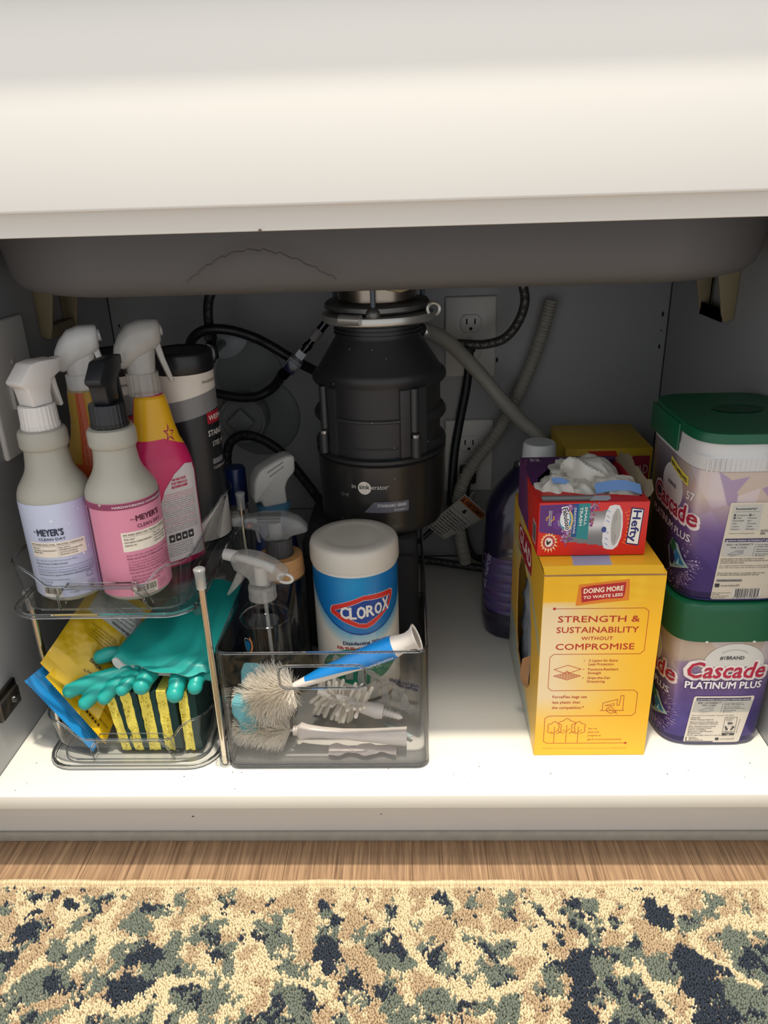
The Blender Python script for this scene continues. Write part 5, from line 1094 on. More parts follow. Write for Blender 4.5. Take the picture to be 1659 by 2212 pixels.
# teal foam sponge brush pieces
tf = mat('teal_foam', (112, 184, 196), .9, noise=.18, nscale=500, bump=1., bscale=900)
fs_ = thing('foam_sponge', 'pale teal star-shaped foam sponge behind the white bristles', 'sponge', (.278, .085, .05))
def foam(pts, y0, y1, name):
    bm = bmesh.new(); vs = [bm.verts.new((x_, y0, z_)) for x_, z_ in pts]; f = bm.faces.new(vs); r = bmesh.ops.extrude_face_region(bm, geom=[f]); bmesh.ops.translate(bm, vec=(0, y1-y0, 0), verts=[v for v in r['geom'] if isinstance(v, bmesh.types.BMVert)])
    bmesh.ops.recalc_face_normals(bm, faces=bm.faces[:]); bmesh.ops.bevel(bm, geom=bm.edges[:], offset=.0016, segments=2, affect='EDGES'); MB().bm(bm).build(name, fs_, tf)
foam([(.2655, .0735), (.2655, .0560), (.2715, .0480), (.2700, .0300), (.2900, .0280), (.2935, .0480), (.2900, .0670), (.2780, .0715)], .0640, .0850, 'foam_lobe')
foam([(.2740, .0990), (.2720, .0790), (.2950, .0740), (.3010, .0900), (.2900, .0985)], .0900, .1080, 'foam_lobe')
MB().tube([(.285, .086, .060), (.292, .098, .072), (.300, .104, .070)], .005, 12).build('foam_core', fs_, tf)

# clear drying clip rack, a row of linked clips arching to the right
dr = thing('clip_rack', 'row of linked clear plastic clips arching down to the bin corner', 'rack', (.43, .14, .04))
rk = clear('clip_clear', (.88, .88, .88), (.55, .55, .55), .35, milk=.30, milkc=(210, 208, 204)); rp = [(.3740, .158, .0700), (.3900, .155, .0660), (.4060, .151, .0600), (.4210, .146, .0540), (.4350, .141, .0480), (.4480, .136, .0430), (.4590, .131, .0370)]
rps = spline(rp, 5); rings = []
for i, c_ in enumerate(rps):
    w_ = .0024+.0018*abs(math.cos(math.pi*i/5)); rings.append(np.array([c_+(0, -.0012, w_), c_+(0, .0012, w_), c_+(0, .0012, -w_), c_+(0, -.0012, -w_)]))
MB().loft(rings).build('link_strip', dr, rk)
for i, c_ in enumerate(rp):
    c_ = np.array(c_); MB().tube([c_+(0, -.0025, 0), c_+(0, .0025, 0)], .0021, 12).build('rivet', dr, rk)
    L_ = .022+.004*i*(i < 5); L_ = min(L_, c_[2]-.008)
    pts = [(c_[0]-.0022, c_[2]), (c_[0]+.0022, c_[2]), (c_[0]+.0055, c_[2]-L_*.35), (c_[0]+.0040, c_[2]-L_*.6), (c_[0]+.0062, c_[2]-L_*.62), (c_[0]+.0062, c_[2]-L_), (c_[0]-.0035, c_[2]-L_), (c_[0]-.0045, c_[2]-L_*.45)]
    MB().bm(prism(pts, .0022, .0006), M=Matrix.Translation((0, c_[1]+.0005, 0))).build('clip', dr, rk)
# thin straw brush with navy bristles
nb = thing('straw_brush', 'thin brush with navy bristles at the right inside corner of the bin', 'brush', (.46, .150, .03))
MB().tube([(.400, .170, .030), (.440, .160, .034), (.476, .148, .0310)], .0009, 8).build('wire', nb, stl)
bristles('bristles', nb, (.440, .160, .034), (.476, .148, .0310), lambda s_: .0048, 420, mat('navy_nylon', (44, 64, 108), .5), .0003, seed=12)
t = thing('straw_piece', 'clear flat plastic strip lying in the bin beside the brush handle end', 'plastic strip', (.455, .092, .008))
MB().box((-.020, -.0025, 0), (.020, .0025, .0016), bev=.0005).xf(TM((.452, .098, .0075), rz=R(-38))).build('strip', t, clear('strip_pale', (.8, .86, .86), (.5, .55, .55), .3, milk=.5, milkc=(196, 214, 212)))
t = thing('plastic_wrapper', 'flat white plastic wrapper lying on the bin floor under the handle', 'wrapper', (.41, .062, .0066))
g = np.array([[(.372+.078*i/20., .056+.016*j/6.+.003*math.sin(i*.7)*(j-3)/3, BZ+.0028+.0014*abs(math.sin(i*.9+j))) for j in range(7)] for i in range(21)]); mb = MB(); mb.grid(g); mb.build('film', t, mat('white_film', (214, 204, 200), .4), smooth=30)

# ================================================================ RIGHT SIDE
# ---- tall yellow trash-bag carton
GX0, GX1, GY0, GY1, GH = .6065, .7310, .0620, .2860, .2340
gb = thing('trash_bag_box', 'tall yellow carton with red print, torn open on its left side', 'box', ((GX0+GX1)/2, (GY0+GY1)/2, 0), 'yellow bag cartons')
card = mat('yellow_carton', (228, 178, 44), .42); brown = mat('brown_cardboard', (150, 112, 76), .85, noise=.12, nscale=150)
th = .0012
MB().box((GX0, GY0, .0004), (GX1, GY0+th, GH-.0045), bev=.0005).build('front_panel', gb, card)
MB().box((GX1-th, GY0+th, .0004), (GX1, GY1, GH-.001), bev=.0003).build('side_panel', gb, card)
MB().box((GX0, GY1-th, .0004), (GX1-th, GY1, GH-.001), bev=.0003).build('back_panel', gb, card)
MB().box((GX0+th, GY0+th, .0004), (GX1-th, GY1-th, .0016)).build('base_panel', gb, brown)
# left panel with a torn hole
hole = [(.2370, .1480), (.2180, .1780), (.1960, .1830), (.1700, .1760), (.1480, .1745), (.1370, .1600), (.1230, .1350), (.1150, .1093), (.1120, .0860), (.1125, .0600), (.1400, .0420), (.1700, .0340), (.2100, .0460), (.2270, .0700), (.2330, .1060)]
q3 = random.Random(21); hr = []
for i in range(len(hole)):
    a_, b_ = np.array(hole[i]), np.array(hole[(i+1) % len(hole)])
    for k_ in range(4): hr.append(a_+(b_-a_)*k_/4+np.array([q3.uniform(-.0013, .0013), q3.uniform(-.0013, .0013)]))
outer = [(GY0+th, .0004), (GY0+th, GH-.003), (GY1-th, GH-.001), (GY1-th, .0004)]
def panel_with_hole(x0, x1, name, m_, hr):
    bm = bmesh.new(); ov = [bm.verts.new((x0, y_, z_)) for y_, z_ in outer]; hv = [bm.verts.new((x0, p_[0], p_[1])) for p_ in hr]
    es = [bm.edges.new((ov[i], ov[(i+1) % 4])) for i in range(4)]+[bm.edges.new((hv[i], hv[(i+1) % len(hv)])) for i in range(len(hv))]
    bmesh.ops.triangle_fill(bm, edges=es, use_beauty=True); r = bmesh.ops.extrude_face_region(bm, geom=bm.faces[:]); bmesh.ops.translate(bm, vec=(x1-x0, 0, 0), verts=[v for v in r['geom'] if isinstance(v, bmesh.types.BMVert)])
    return MB().bm(bm).build(name, gb, m_, smooth=0)
panel_with_hole(GX0, GX0+.0005, 'side_panel', card, hr)
hr2 = [p_+(np.array([.175, .11])-p_)*.03+np.array([q3.uniform(-.001, .001), q3.uniform(-.001, .001)]) for p_ in hr]
panel_with_hole(GX0+.0005, GX0+.0012, 'side_liner', brown, hr2)
MB().loft([np.array([(GX0-.0003, .114, .100), (GX0-.0006, .1165, .060), (GX0-.0004, .121, .050)]), np.array([(GX0-.0085, .120, .092), (GX0-.0095, .125, .064), (GX0-.005, .131, .048)])], cap=(False, False), closed=False).build('torn_flap', gb, brown, smooth=0)
# bags inside
def crumple(name, par, P0, U, V, amp, seed, m_, nu=34, nv=34, N_=None, fr=5.):
    u, v = np.meshgrid(np.linspace(0, 1, nu), np.linspace(0, 1, nv)); U = np.array(U, float); V = np.array(V, float); N_ = np.cross(U, V) if N_ is None else np.array(N_, float); N_ = N_/np.linalg.norm(N_)
    f_ = np.abs(fbm(u*fr+seed, v*fr, seed, 4)-.5)*2; f2 = np.abs(fbm(u*fr*.6+seed*3, v*fr*.6+5, seed+9, 2)-.5)*2
    P_ = np.array(P0)+u[..., None]*U+v[..., None]*V+((.55-f_)*amp+(.5-f2)*amp*1.2)[..., None]*N_
    mb = MB(); mb.grid(P_); return mb.build(name, par, m_, smooth=28)
gbag = mat('grey_bag_film', (152, 160, 170), .35, sss=.0)
crumple('bag_roll', gb, (GX0+.016, .255, .010), (0, -.175, 0), (0, 0, .195), .010, 4, gbag, N_=(-1, 0, 0))
# top: a flap that stands slightly open at the front
MB().box((GX0+.0003, GY0+.012, GH-.0010), (GX1-.0003, GY1, GH+.0002), bev=.0003).build('top_flap', gb, card)
bm = MB(); bm.loft([np.array([(x_, GY0+.0015, GH-.0045+a_), (x_, GY0+.013, GH-.0002+a_), (x_, GY0+.013, GH+.0008+a_), (x_, GY0+.0015, GH-.0034+a_)]) for x_, a_ in ((GX0+.0006, 0), (GX0+.05, .0008), (GX1-.02, .0004), (GX1-.0006, 0))]).build('flap_fold', gb, card)
MB().tube([(GX0+.001, GY0+.001, GH-.0042), (GX0+.04, GY0+.0014, GH-.0037), (GX0+.09, GY0+.0012, GH-.0038), (GX1-.001, GY0+.001, GH-.0042)], .0009, 6).build('flap_edge', gb, brown)
MB().box((GX0+.001, GY0+.0014, GH-.0062), (GX1-.001, GY0+.006, GH-.0047)).build('flap_gap', gb, mat('gap_shade', (70, 50, 36), .9))  # dark strip put in as the shade under the flap
# front print
p = Print(flatS((GX0, GY0, 0), (1, 0, 0), (0, 0, 1)), 0); p.h0 = .00004
W_, H_ = GX1-GX0, GH
def gcol(u, v):
    s_ = np.clip((u/W_-.05)/.95, 0, 1); y_ = np.array((240, 182, 40.)); cr = np.array((228, 206, 166.)); k_ = np.clip(1.15-s_*1.35, 0, 1)*np.clip((v-.03)/.05, 0, 1)*np.clip((.212-v)/.02, 0, 1)
    k_ = np.maximum(k_, .55*np.exp(-((u-.045)/.05)**2-((v-.10)/.05)**2)); c = y_+(cr-y_)*k_[..., None]; top = (v > .1985)[..., None]
    t = np.array((236, 180, 38.))+np.array((8, 22, 14.))*((np.sin(u*330)+np.sin(v*500+u*90))*.25+.5)[..., None]*(np.exp(-((u-.075)/.04)**2))[..., None]; return np.where(top, t, c)
p.patch(.0003, W_-.0003, .0006, H_-.0048, gcol, 70, 120)
rd = (176, 44, 34)
p.poly([(.0360, .2200), (.0870, .2260), (.0880, .2180), (.0885, .2010), (.062, .1985), (.034, .1950)], (222, 128, 40), 2)
p.poly([(.0385, .2165), (.0500, .2190), (.0840, .2225), (.0835, .2080), (.0820, .2040), (.0640, .2030), (.0400, .1990)], (178, 34, 44), 3)
p.text('DOING MORE', .0415, .2095, w=.0400, hgt=.0058, rgb=(244, 226, 200), l=4, bold=.03, slope=.085); p.text('TO WASTE LESS', .0415, .2030, w=.0400, hgt=.0036, rgb=(244, 226, 200), l=4, bold=.03, slope=.085)
def frame(u0, v0, u1, v1, gaptl=False):
    q_ = rrect(u0, u1, v0, v1, .0045, 0, 4)[:, :2]
    pts = [tuple(x) for x in q_]; 
    if not gaptl: p.line(pts, .0006, rd, 3, True)
    return pts
bx = lambda u0, v0, u1, v1: frame(u0, v0, u1, v1)
# framed blocks
p.line([(.0125, .1918), (.1060, .1918), (.1105, .1880), (.1105, .1400), (.1065, .1358), (.0150, .1358), (.0112, .1320), (.0112, .0930), (.0150, .0890), (.1050, .0890), (.1090, .0850), (.1090, .0585), (.1050, .0550)], .0006, rd, 3); p.disc(.0125, .1918, .0016, rd, 3)
p.line([(.1050, .0550), (.0145, .0550), (.0100, .0515), (.0100, .0200), (.0140, .0172), (.1020, .0172)], .0006, rd, 3); p.disc(.1020, .0172, .0015, rd, 3)
p.text('STRENGTH &', .0170, .1755, w=.0850, hgt=.0078, rgb=rd, bold=.010); p.text('SUSTAINABILITY', .0162, .1625, w=.0860, hgt=.0074, rgb=rd, bold=.010)
p.text('WITHOUT', .0430, .1535, w=.0330, hgt=.0042, rgb=rd, bold=.015, space=1.1); p.text('COMPROMISE', .0165, .1415, w=.0830, hgt=.0078, rgb=rd, bold=.010)
for i, (t_, s_) in enumerate((('2 Layers for Extra', 1), ('Leak Protection', 0), ('Puncture-Resistant', 1), ('Strength', 0), ('Grips-the-Can', 1), ('Drawstring', 0))):
    v_ = (.1262, .1215, .1150, .1103, .1040, .0993)[i]; p.text(t_, .0530, v_, hgt=.0031, rgb=rd, bold=.012)
    if s_: p.disc(.0482, v_+.0014, .0006, rd, 3)
p.line([(.0165, .1165), (.0310, .1218), (.0455, .1168), (.0375, .1135), (.0330, .1120), (.0305, .1145), (.0280, .1118), (.0225, .1138)], .0006, rd, 3, True)
p.line([(.0165, .1080), (.0310, .1125), (.0455, .1080), (.0310, .1030)], .0006, rd, 3, True)
for k_ in (.2, .4, .6, .8):
    p.line([(.0165+.0145*k_, .1080+.0045*k_), (.0310+.0145*k_, .1030+.0050*k_)], .0004, rd, 3); p.line([(.0165+.0145*k_, .1080-.0050*k_), (.0310+.0145*k_, .1125-.0045*k_)], .0004, rd, 3)
p.lines(['ForceFlex bags use', 'less plastic than', 'the competition.*'], .0170, .0790, .0036, .0072, rgb=rd, bold=.01)
p.line([(.0700, .0620), (.0960, .0620)], .0006, rd, 3); p.line([(.0725, .0620), (.0725, .0720), (.0880, .0770), (.0880, .0690), (.0905, .0690), (.0915, .0820), (.0945, .0820), (.0950, .0620)], .0006, rd, 3)
p.line([(.0750, .0685), (.0850, .0685), (.0850, .0715), (.0750, .0685)], .0005, rd, 3); p.line([(.0770, .0650), (.0820, .0670), (.0880, .0600), (.0820, .0580), (.0775, .0610)], .0006, rd, 3, True); p.line([(.0790, .0645), (.0895, .0575)], .0005, rd, 3)
for cu, cv, r_ in ((.0215, .0380, .0085), (.0350, .0400, .0105), (.0480, .0380, .0085)):
    pts = [(cu+r_*(1+.12*math.cos(6*t))*math.sin(t)*.9, cv+r_*(1+.10*math.cos(6*t))*math.cos(t)) for t in np.linspace(R(200), R(520), 40)]; p.line(pts, .0006, rd, 3); p.line([(cu, .0180), (cu, cv+.002)], .0006, rd, 3); p.line([(cu, cv-.006), (cu+.004, cv-.002)], .0005, rd, 3); p.line([(cu, cv-.008), (cu-.004, cv-.004)], .0005, rd, 3)
p.lines(['See our', 'goals and', 'progress at'], .0590, .0365, .0024, .0048, rgb=rd); p.text('glad.com/sustainability', .0590, .0215, w=.0380, hgt=.0024, rgb=rd)
p.text('*Less plastic vs. top 10 kitchen drawstring competitors by volume. 90 L52W 2.28.23', .0085, .0095, w=.0950, hgt=.0013, rgb=(190, 110, 30))
p.build('front_print', gb)
# left side print
p = Print(flatS((GX0, GY1, 0), (0, -1, 0), (0, 0, 1)), 0); p.h0 = .00004
hp_ = np.array([(GY1-y_, z_) for y_, z_ in [tuple(x) for x in hr]])
def inhole(U, V):
    ins = np.zeros(U.shape, bool); n = len(hp_)
    for i in range(n):
        x1_, y1_ = hp_[i]; x2_, y2_ = hp_[(i+1) % n]; c_ = ((y1_ > V) != (y2_ > V)) & (U < (x2_-x1_)*(V-y1_)/(y2_-y1_+1e-12)+x1_); ins ^= c_
    return ~ins
def scol(u, v):
    y_ = np.array((230, 180, 44.)); b_ = np.array((160, 178, 200.)); cr = np.array((214, 200, 168.)); d1 = np.clip(1-np.abs(v-.170+.55*(u-.16)-.0)/.012, 0, 1); d2 = np.clip((.075-v-.35*(u-.05))/.02, 0, 1)*(u < .20)
    k_ = np.clip((v-.14)/.03, 0, 1)*np.clip((.21-v)/.03, 0, 1)*(u < .12); c = y_+(cr-y_)*(k_*.7)[..., None]; c = c+(b_-c)*(np.maximum(d1, d2)*.8)[..., None]; return c
p.patch(.0015, GY1-GY0-.0013, .001, GH-.0015, scol, 150, 150, mask=inhole)
p.poly([(.046, .2135), (.105, .2225), (.139, .2245), (.149, .2070), (.149, .1900), (.110, .1850), (.070, .1850), (.046, .1920)], (168, 32, 48), 2)
p.text('GLAD', .052, .1950, w=.090, hgt=.0200, rgb=(236, 222, 214), l=3, bold=.02); p.text('FORCE FLEX', .045, .181, w=.06, hgt=.0045, rgb=(40, 40, 44), l=3, bold=.03)
p.build('side_print', gb)
p = Print(flatS((GX0, GY0+.012, GH+.0003), (1, 0, 0), (0, 1, 0)), 0); p.h0 = .0001
p.patch(.0005, W_-.0005, .0006, .2735-GY0-.012, lambda u, v: np.where((np.abs(u-.052-.1*(v)) < .020)[..., None]&(v < .2)[..., None], np.array((150, 160, 190.)), np.array((232, 176, 44.))), 80, 60)
p.build('top_print', gb)

# ---- small red trash-bag box lying on it
HX0, HX1, HY0, HY1, HZ0, HZ1 = .6045, .7175, .0985, .2450, GH+.0016, GH+.0016+.0605
hb = thing('trash_bag_box', 'small red drawstring trash bag box, opened, on the tall yellow carton', 'box', ((HX0+HX1)/2, (HY0+HY1)/2, HZ0))
red = mat('red_carton', (214, 40, 34), .35); 
MB().box((HX0, HY0, HZ0), (HX1, HY0+.0009, HZ1), bev=.0003).build('front_panel', hb, red)
MB().box((HX0, HY0+.0009, HZ0), (HX0+.0009, HY1, HZ1), bev=.0002).build('side_panel', hb, red)
MB().box((HX1-.0009, HY0+.0009, HZ0), (HX1, HY1, HZ1), bev=.0002).build('side_panel', hb, red)
MB().box((HX0, HY1-.0009, HZ0), (HX1, HY1, HZ1), bev=.0002).build('back_panel', hb, mat('purple_carton', (84, 40, 96), .4))
MB().box((HX0, HY0+.0009, HZ0), (HX1, HY1-.0009, HZ0+.0009)).build('base_panel', hb, brown)
# torn top: strips left standing round the opening
def topstrip(pts, name, m_): 
    bm = bmesh.new(); f = bm.faces.new([bm.verts.new((x_, y_, HZ1-.0004+z_)) for x_, y_, z_ in pts]); r = bmesh.ops.extrude_face_region(bm, geom=[f]); bmesh.ops.translate(bm, vec=(0, 0, .0007), verts=[v for v in r['geom'] if isinstance(v, bmesh.types.BMVert)]); return MB().bm(bm).build(name, hb, m_, smooth=0)
topstrip([(HX0, HY0, 0), (HX1, HY0, 0), (HX1, HY0+.014, 0), (HX1-.030, HY0+.020, .0005), (HX1-.060, HY0+.021, 0), (HX1-.085, HY0+.030, .0005), (HX0+.012, HY0+.034, 0), (HX0+.006, HY0+.050, 0), (HX0, HY0+.052, 0)], 'top_strip', red)
topstrip([(HX0, HY0+.052, 0), (HX0+.006, HY0+.050, 0), (HX0+.010, HY0+.075, .0003), (HX0+.030, HY0+.110, .0005), (HX0+.062, HY0+.132, 0), (HX1, HY0+.136, 0), (HX1, HY1, 0), (HX0, HY1, 0)], 'top_strip', mat('purple_carton'))
fl = []
for k_, (x_, z_) in enumerate(((HX1-.0003, HZ1-.001), (HX1+.004, HZ1+.006), (HX1+.0065, HZ1+.012))): fl.append(np.array([(x_+.0015*math.sin(j*1.3), y_, z_+(.003*math.sin(j*2.1) if k_ == 2 else 0)-(.004 if k_ and j in (0, 9) else 0)) for j, y_ in enumerate(np.linspace(HY0+.012, HY1-.006, 10))]))
MB().loft(fl, cap=(False, False), closed=False).build('torn_flap', hb, mat('card_inside', (150, 136, 112), .85))
p = Print(flatS((HX0, HY0, HZ0), (1, 0, 0), (0, 0, 1)), 0); p.h0 = .00004; HW = HX1-HX0; HH = HZ1-HZ0
P2 = lambda x_, y_: ((x_-320)/1270*HW, (1390-y_)/575*HH)
p.poly([P2(*q_) for q_ in ((326, 836), (720, 828), (720, 1190), (600, 1168), (330, 1128))], (92, 44, 118), 1)
# bin picture: a grey can lying on its side with a white liner
def cang(u, v): s_ = np.clip((v-.011)/.040, 0, 1); g_ = 120+95*np.exp(-((s_-.62)/.22)**2); return np.stack([g_, g_, g_+2], -1)
c_u0, c_v0 = P2(640, 1300); c_u1, c_v1 = P2(1150, 880)
p.patch(c_u0, c_u1, c_v0, c_v1, cang, 40, 30, l=2, mask=lambda U, V: (V < c_v1-.0052*(1-(U-c_u0)/(c_u1-c_u0))-.0006) & (V > c_v0+.0062*(1-(U-c_u0)/(c_u1-c_u0))))
cu, cv = P2(1190, 1090)
for i in range(26):
    t = 2*math.pi*i/26; r1 = .026+.003*(i % 2); u_, v_ = cu+.0065, cv; l_ = .0155+.0045*((i*7) % 3); 
    if abs(math.sin(t)) < .9 and math.cos(t) > -.1: p.poly([(u_+.008*math.cos(t-.05), v_+.020*math.sin(t-.05)), (u_+(l_+.003)*math.cos(t), v_+(l_+.006)*math.sin(t)), (u_+.008*math.cos(t+.05), v_+.020*math.sin(t+.05))], (236, 116, 46), 2)
p.poly([P2(*q_) for q_ in ((1130, 855), (1190, 842), (1245, 850), (1285, 920), (1302, 1060), (1296, 1190), (1262, 1290), (1210, 1330), (1140, 1325), (1100, 1310), (1078, 1240), (1075, 1080), (1095, 930))], (226, 226, 228), 3)
p.poly([P2(*q_) for q_ in ((1215, 880), (1245, 890), (1275, 960), (1284, 1080), (1275, 1190), (1240, 1270), (1205, 1290), (1180, 1230), (1165, 1090), (1175, 960))], (176, 176, 172), 4)
for i in range(13):
    t = R(100+i*14); p.line([(P2(1222, 1085)[0]+.0050*math.cos(t), P2(1222, 1085)[1]+.0185*math.sin(t)), (P2(1222, 1085)[0]+.0022*math.cos(t)+.001, P2(1222, 1085)[1]+.009*math.sin(t))], .0004, (140, 140, 138), 5)
for y_ in (900, 960, 1010, 1130, 1200, 1260): p.line([P2(1110, y_), P2(1140, y_+18)], .0012, (158, 180, 212), 4)
p.disc(*P2(1086, 1108), .0026, (58, 74, 140), 5, .0034)
p.poly([P2(*q_) for q_ in ((708, 826), (778, 826), (778, 1186), (708, 1186))], (26, 78, 142), 5); p.poly([P2(*q_) for q_ in ((776, 824), (908, 822), (902, 1216), (764, 1198))], (36, 136, 140), 6)
wh_ = (232, 232, 230)
u_, v_ = P2(848, 862); p.text('SMALL', u_, v_, w=.0208, hgt=.0026, rgb=wh_, rot=R(-90), l=8, bold=.03); u_, v_ = P2(792, 862); p.text('TRASH', u_, v_, w=.0208, hgt=.0030, rgb=wh_, rot=R(-90), l=8, bold=.03)
u_, v_ = P2(725, 868); p.text('DRAWSTRING', u_, v_, w=.0292, hgt=.0022, rgb=wh_, rot=R(-90), l=8, bold=.03)
q5 = random.Random(31)
for (x_, y_, n, sx, sy) in ((650, 870, 26, 50, 45), (640, 1190, 40, 65, 55), (955, 860, 34, 60, 40), (930, 1000, 30, 35, 80), (660, 1130, 16, 50, 30)):
    for i in range(n): a_, b_ = P2(x_+q5.gauss(0, sx*.5), y_+q5.gauss(0, sy*.5)); p.disc(a_, min(b_, HH-.0006), q5.uniform(.0007, .0016), q5.choice(((152, 112, 170), (186, 150, 196), (112, 64, 130), (176, 70, 120), (120, 96, 70))), 6, n=6)
p.disc(*P2(545, 1010), .0056, (108, 58, 138), 4, .0098); p.disc(*P2(640, 1000), .0070, (222, 190, 110), 6, .0120); p.disc(*P2(630, 1000), .0060, (64, 142, 178), 7, .0110); p.disc(*P2(622, 985), .0050, (226, 232, 236), 8, .0095)
u_, v_ = P2(590, 872); p.text('Fabuloso', u_-.0006, v_+.0006, w=.0262, hgt=.0060, rgb=(238, 238, 238), rot=R(-80), l=9, bold=.11); p.text('Fabuloso', u_, v_, w=.0250, hgt=.0052, rgb=(36, 32, 60), rot=R(-80), l=10, bold=.03)
u_, v_ = P2(538, 1000); p.text('SCENT', u_, v_, w=.0070, hgt=.0014, rgb=wh_, rot=R(-80), l=9)
u_, v_ = P2(455, 896); p.text('CONTINUOUS', u_, v_, w=.0172, hgt=.0013, rgb=wh_, rot=R(-90), l=5, bold=.02); u_, v_ = P2(434, 896); p.text('ODOR CONTROL', u_, v_, w=.0172, hgt=.0013, rgb=wh_, rot=R(-90), l=5, bold=.02)
p.line([P2(410, 1000), P2(412, 970), P2(440, 958)], .0012, (214, 160, 70), 5); p.line([P2(490, 960), P2(492, 990), P2(466, 1006)], .0012, (214, 160, 70), 5)
su, sv = P2(450, 1240); star = [(su+((.0100 if i % 2 == 0 else .0070)*(1+.12*math.sin(i*3)))*math.cos(i*math.pi/16), sv+((.0125 if i % 2 == 0 else .0082)*(1+.12*math.sin(i*3)))*math.sin(i*math.pi/16)) for i in range(32)]
p.poly(star, (240, 170, 104), 4); p.poly([(su+(a_-su)*.84, sv+(b_-sv)*.84) for a_, b_ in star], (244, 224, 196), 5); p.disc(su, sv, .0064, (188, 40, 52), 6, .0078); p.disc(su, sv, .0042, (238, 226, 216), 7, .0052)
for i, ch in enumerate('ARM & HAMMER'): t = R(140-i*25.5); p.text(ch, su+.0047*math.cos(t)-.0004, sv+.0058*math.sin(t)-.0004, w=.0010 if ch != ' ' else None, hgt=.0012, rgb=(240, 226, 216), l=8) if ch != ' ' else None
p.poly([(su-.0022, sv-.0022), (su-.0008, sv-.0034), (su+.0008, sv-.0016), (su+.0024, sv+.0006), (su+.0016, sv+.0020), (su-.0004, sv+.0002), (su-.0016, sv+.0026), (su-.0028, sv+.0022)], (30, 26, 30), 8)
p.poly([P2(*q_) for q_ in ((1384, 872), (1534, 892), (1508, 1290), (1356, 1268))], (20, 30, 84), 4); p.poly([P2(*q_) for q_ in ((1396, 886), (1522, 903), (1498, 1274), (1369, 1255))], (240, 236, 228), 5)
u_, v_ = P2(1414, 906); p.text('Hefty', u_, v_, w=.0352, hgt=.0086, rgb=(22, 40, 110), rot=R(-93.5), l=6, bold=.03)
p.build('front_print', hb)
p = Print(flatS((HX0, HY1, HZ0), (0, -1, 0), (0, 0, 1)), 0); p.h0 = .00004; D_ = HY1-HY0
p.poly([(0.001, .001), (.085, .001), (.060, HH-.001), (.001, HH-.001)], (104, 50, 104), 1); p.rect(D_-.034, .006, D_-.014, .030, (206, 200, 196), 2); p.bars(D_-.033, .008, D_-.016, .028, 3, 9)
for i in range(6): p.text('For best results remove bags one at a time', .05, .052-.0065*i, w=.075, hgt=.0018, rgb=(226, 150, 130), l=3)
p.build('side_print', hb)
p = Print(flatS((HX0, HY0, HZ1+.0004), (1, 0, 0), (0, 1, 0)), 0); p.h0 = .0001
p.patch(.004, .060, .004, .0195, lambda u, v: np.stack([90+90*np.exp(-((v-.012)/.005)**2)]*3, -1), 30, 14); p.poly([(.052, .004), (.070, .003), (.075, .008), (.076, .018), (.060, .018)], (196, 200, 208), 2); p.poly([(.088, .019), (.0885, .0188), (.078, .008)], (238, 150, 60), 2)
p.text('52', .010, HY1-HY0-.016, hgt=.009, rgb=(206, 198, 210), l=3, bold=.04); p.text('DRAWSTRING BAGS', .002, .112, hgt=.0030, w=.026, rgb=(190, 110, 150), l=3, rot=R(78))
p.build('top_print', hb)
bagm = mat('white_bag_film', (214, 210, 200), .38, sss=.1)
wbg = thing('trash_bag', 'white trash bags bunched up out of the opened red box', 'bag', (.66, .165, HZ0+.002), None)
def blob(cx, cy, cz, a, b, c_, seed, m_, name='film', ang=0.):
    u = np.linspace(0, 2*np.pi, 60); v = np.linspace(-.45, math.pi/2, 26); U, V = np.meshgrid(u, v); d = np.stack([np.cos(U)*np.cos(V), np.sin(U)*np.cos(V), np.sin(V)], -1)
    n1 = np.abs(fbm(3+d[..., 0]*1.5+seed+d[..., 2], 3+d[..., 1]*1.5+seed*2-d[..., 2]*.7, seed, 2)-.5)*2; r_ = 1.14-.62*n1-.25*np.abs(fbm(9+d[..., 0]*1.2+seed, 9+d[..., 1]*1.2, seed+3, 2)-.5); r_[:, -1] = r_[:, 0]
    P_ = d*r_[..., None]*np.array([a, b, c_]); co, si = math.cos(ang), math.sin(ang); P_ = np.stack([P_[..., 0]*co-P_[..., 1]*si, P_[..., 0]*si+P_[..., 1]*co, P_[..., 2]], -1)+np.array([cx, cy, cz])
    P_[..., 0] = np.clip(P_[..., 0], HX0+.0014, HX1-.0014) ; P_[..., 1] = np.clip(P_[..., 1], HY0+.0016, HY1-.0016); mb = MB(); mb.grid(P_); return mb.build(name, wbg, m_, smooth=32)
blob(.6660, .190, HZ1-.012, .040, .038, .031, 2, bagm, ang=.3); blob(.6920, .150, HZ1-.012, .030, .032, .022, 5, bagm, ang=.5); blob(.6300, .150, HZ1-.012, .027, .030, .021, 8, bagm, ang=-.4); blob(.658, .150, HZ1-.014, .025, .028, .017, 12, bagm)
dsm = mat('blue_drawstring', (120, 158, 214), .35)
def ribbon(pts, w_, name): P_ = spline(pts, 6); mb = MB(); mb.grid(np.stack([P_, P_+np.array([0, w_*.75, w_*.55])], 0)); return mb.build(name, wbg, dsm)
ribbon([(.668, .1235, HZ1-.0005), (.684, .1225, HZ1+.0030), (.700, .1215, HZ1+.0035), (.7155, .1195, HZ1-.0006)], .014, 'drawstring'); ribbon([(.622, .142, HZ1+.0045), (.634, .137, HZ1+.0070), (.643, .134, HZ1+.0030)], .008, 'drawstring')

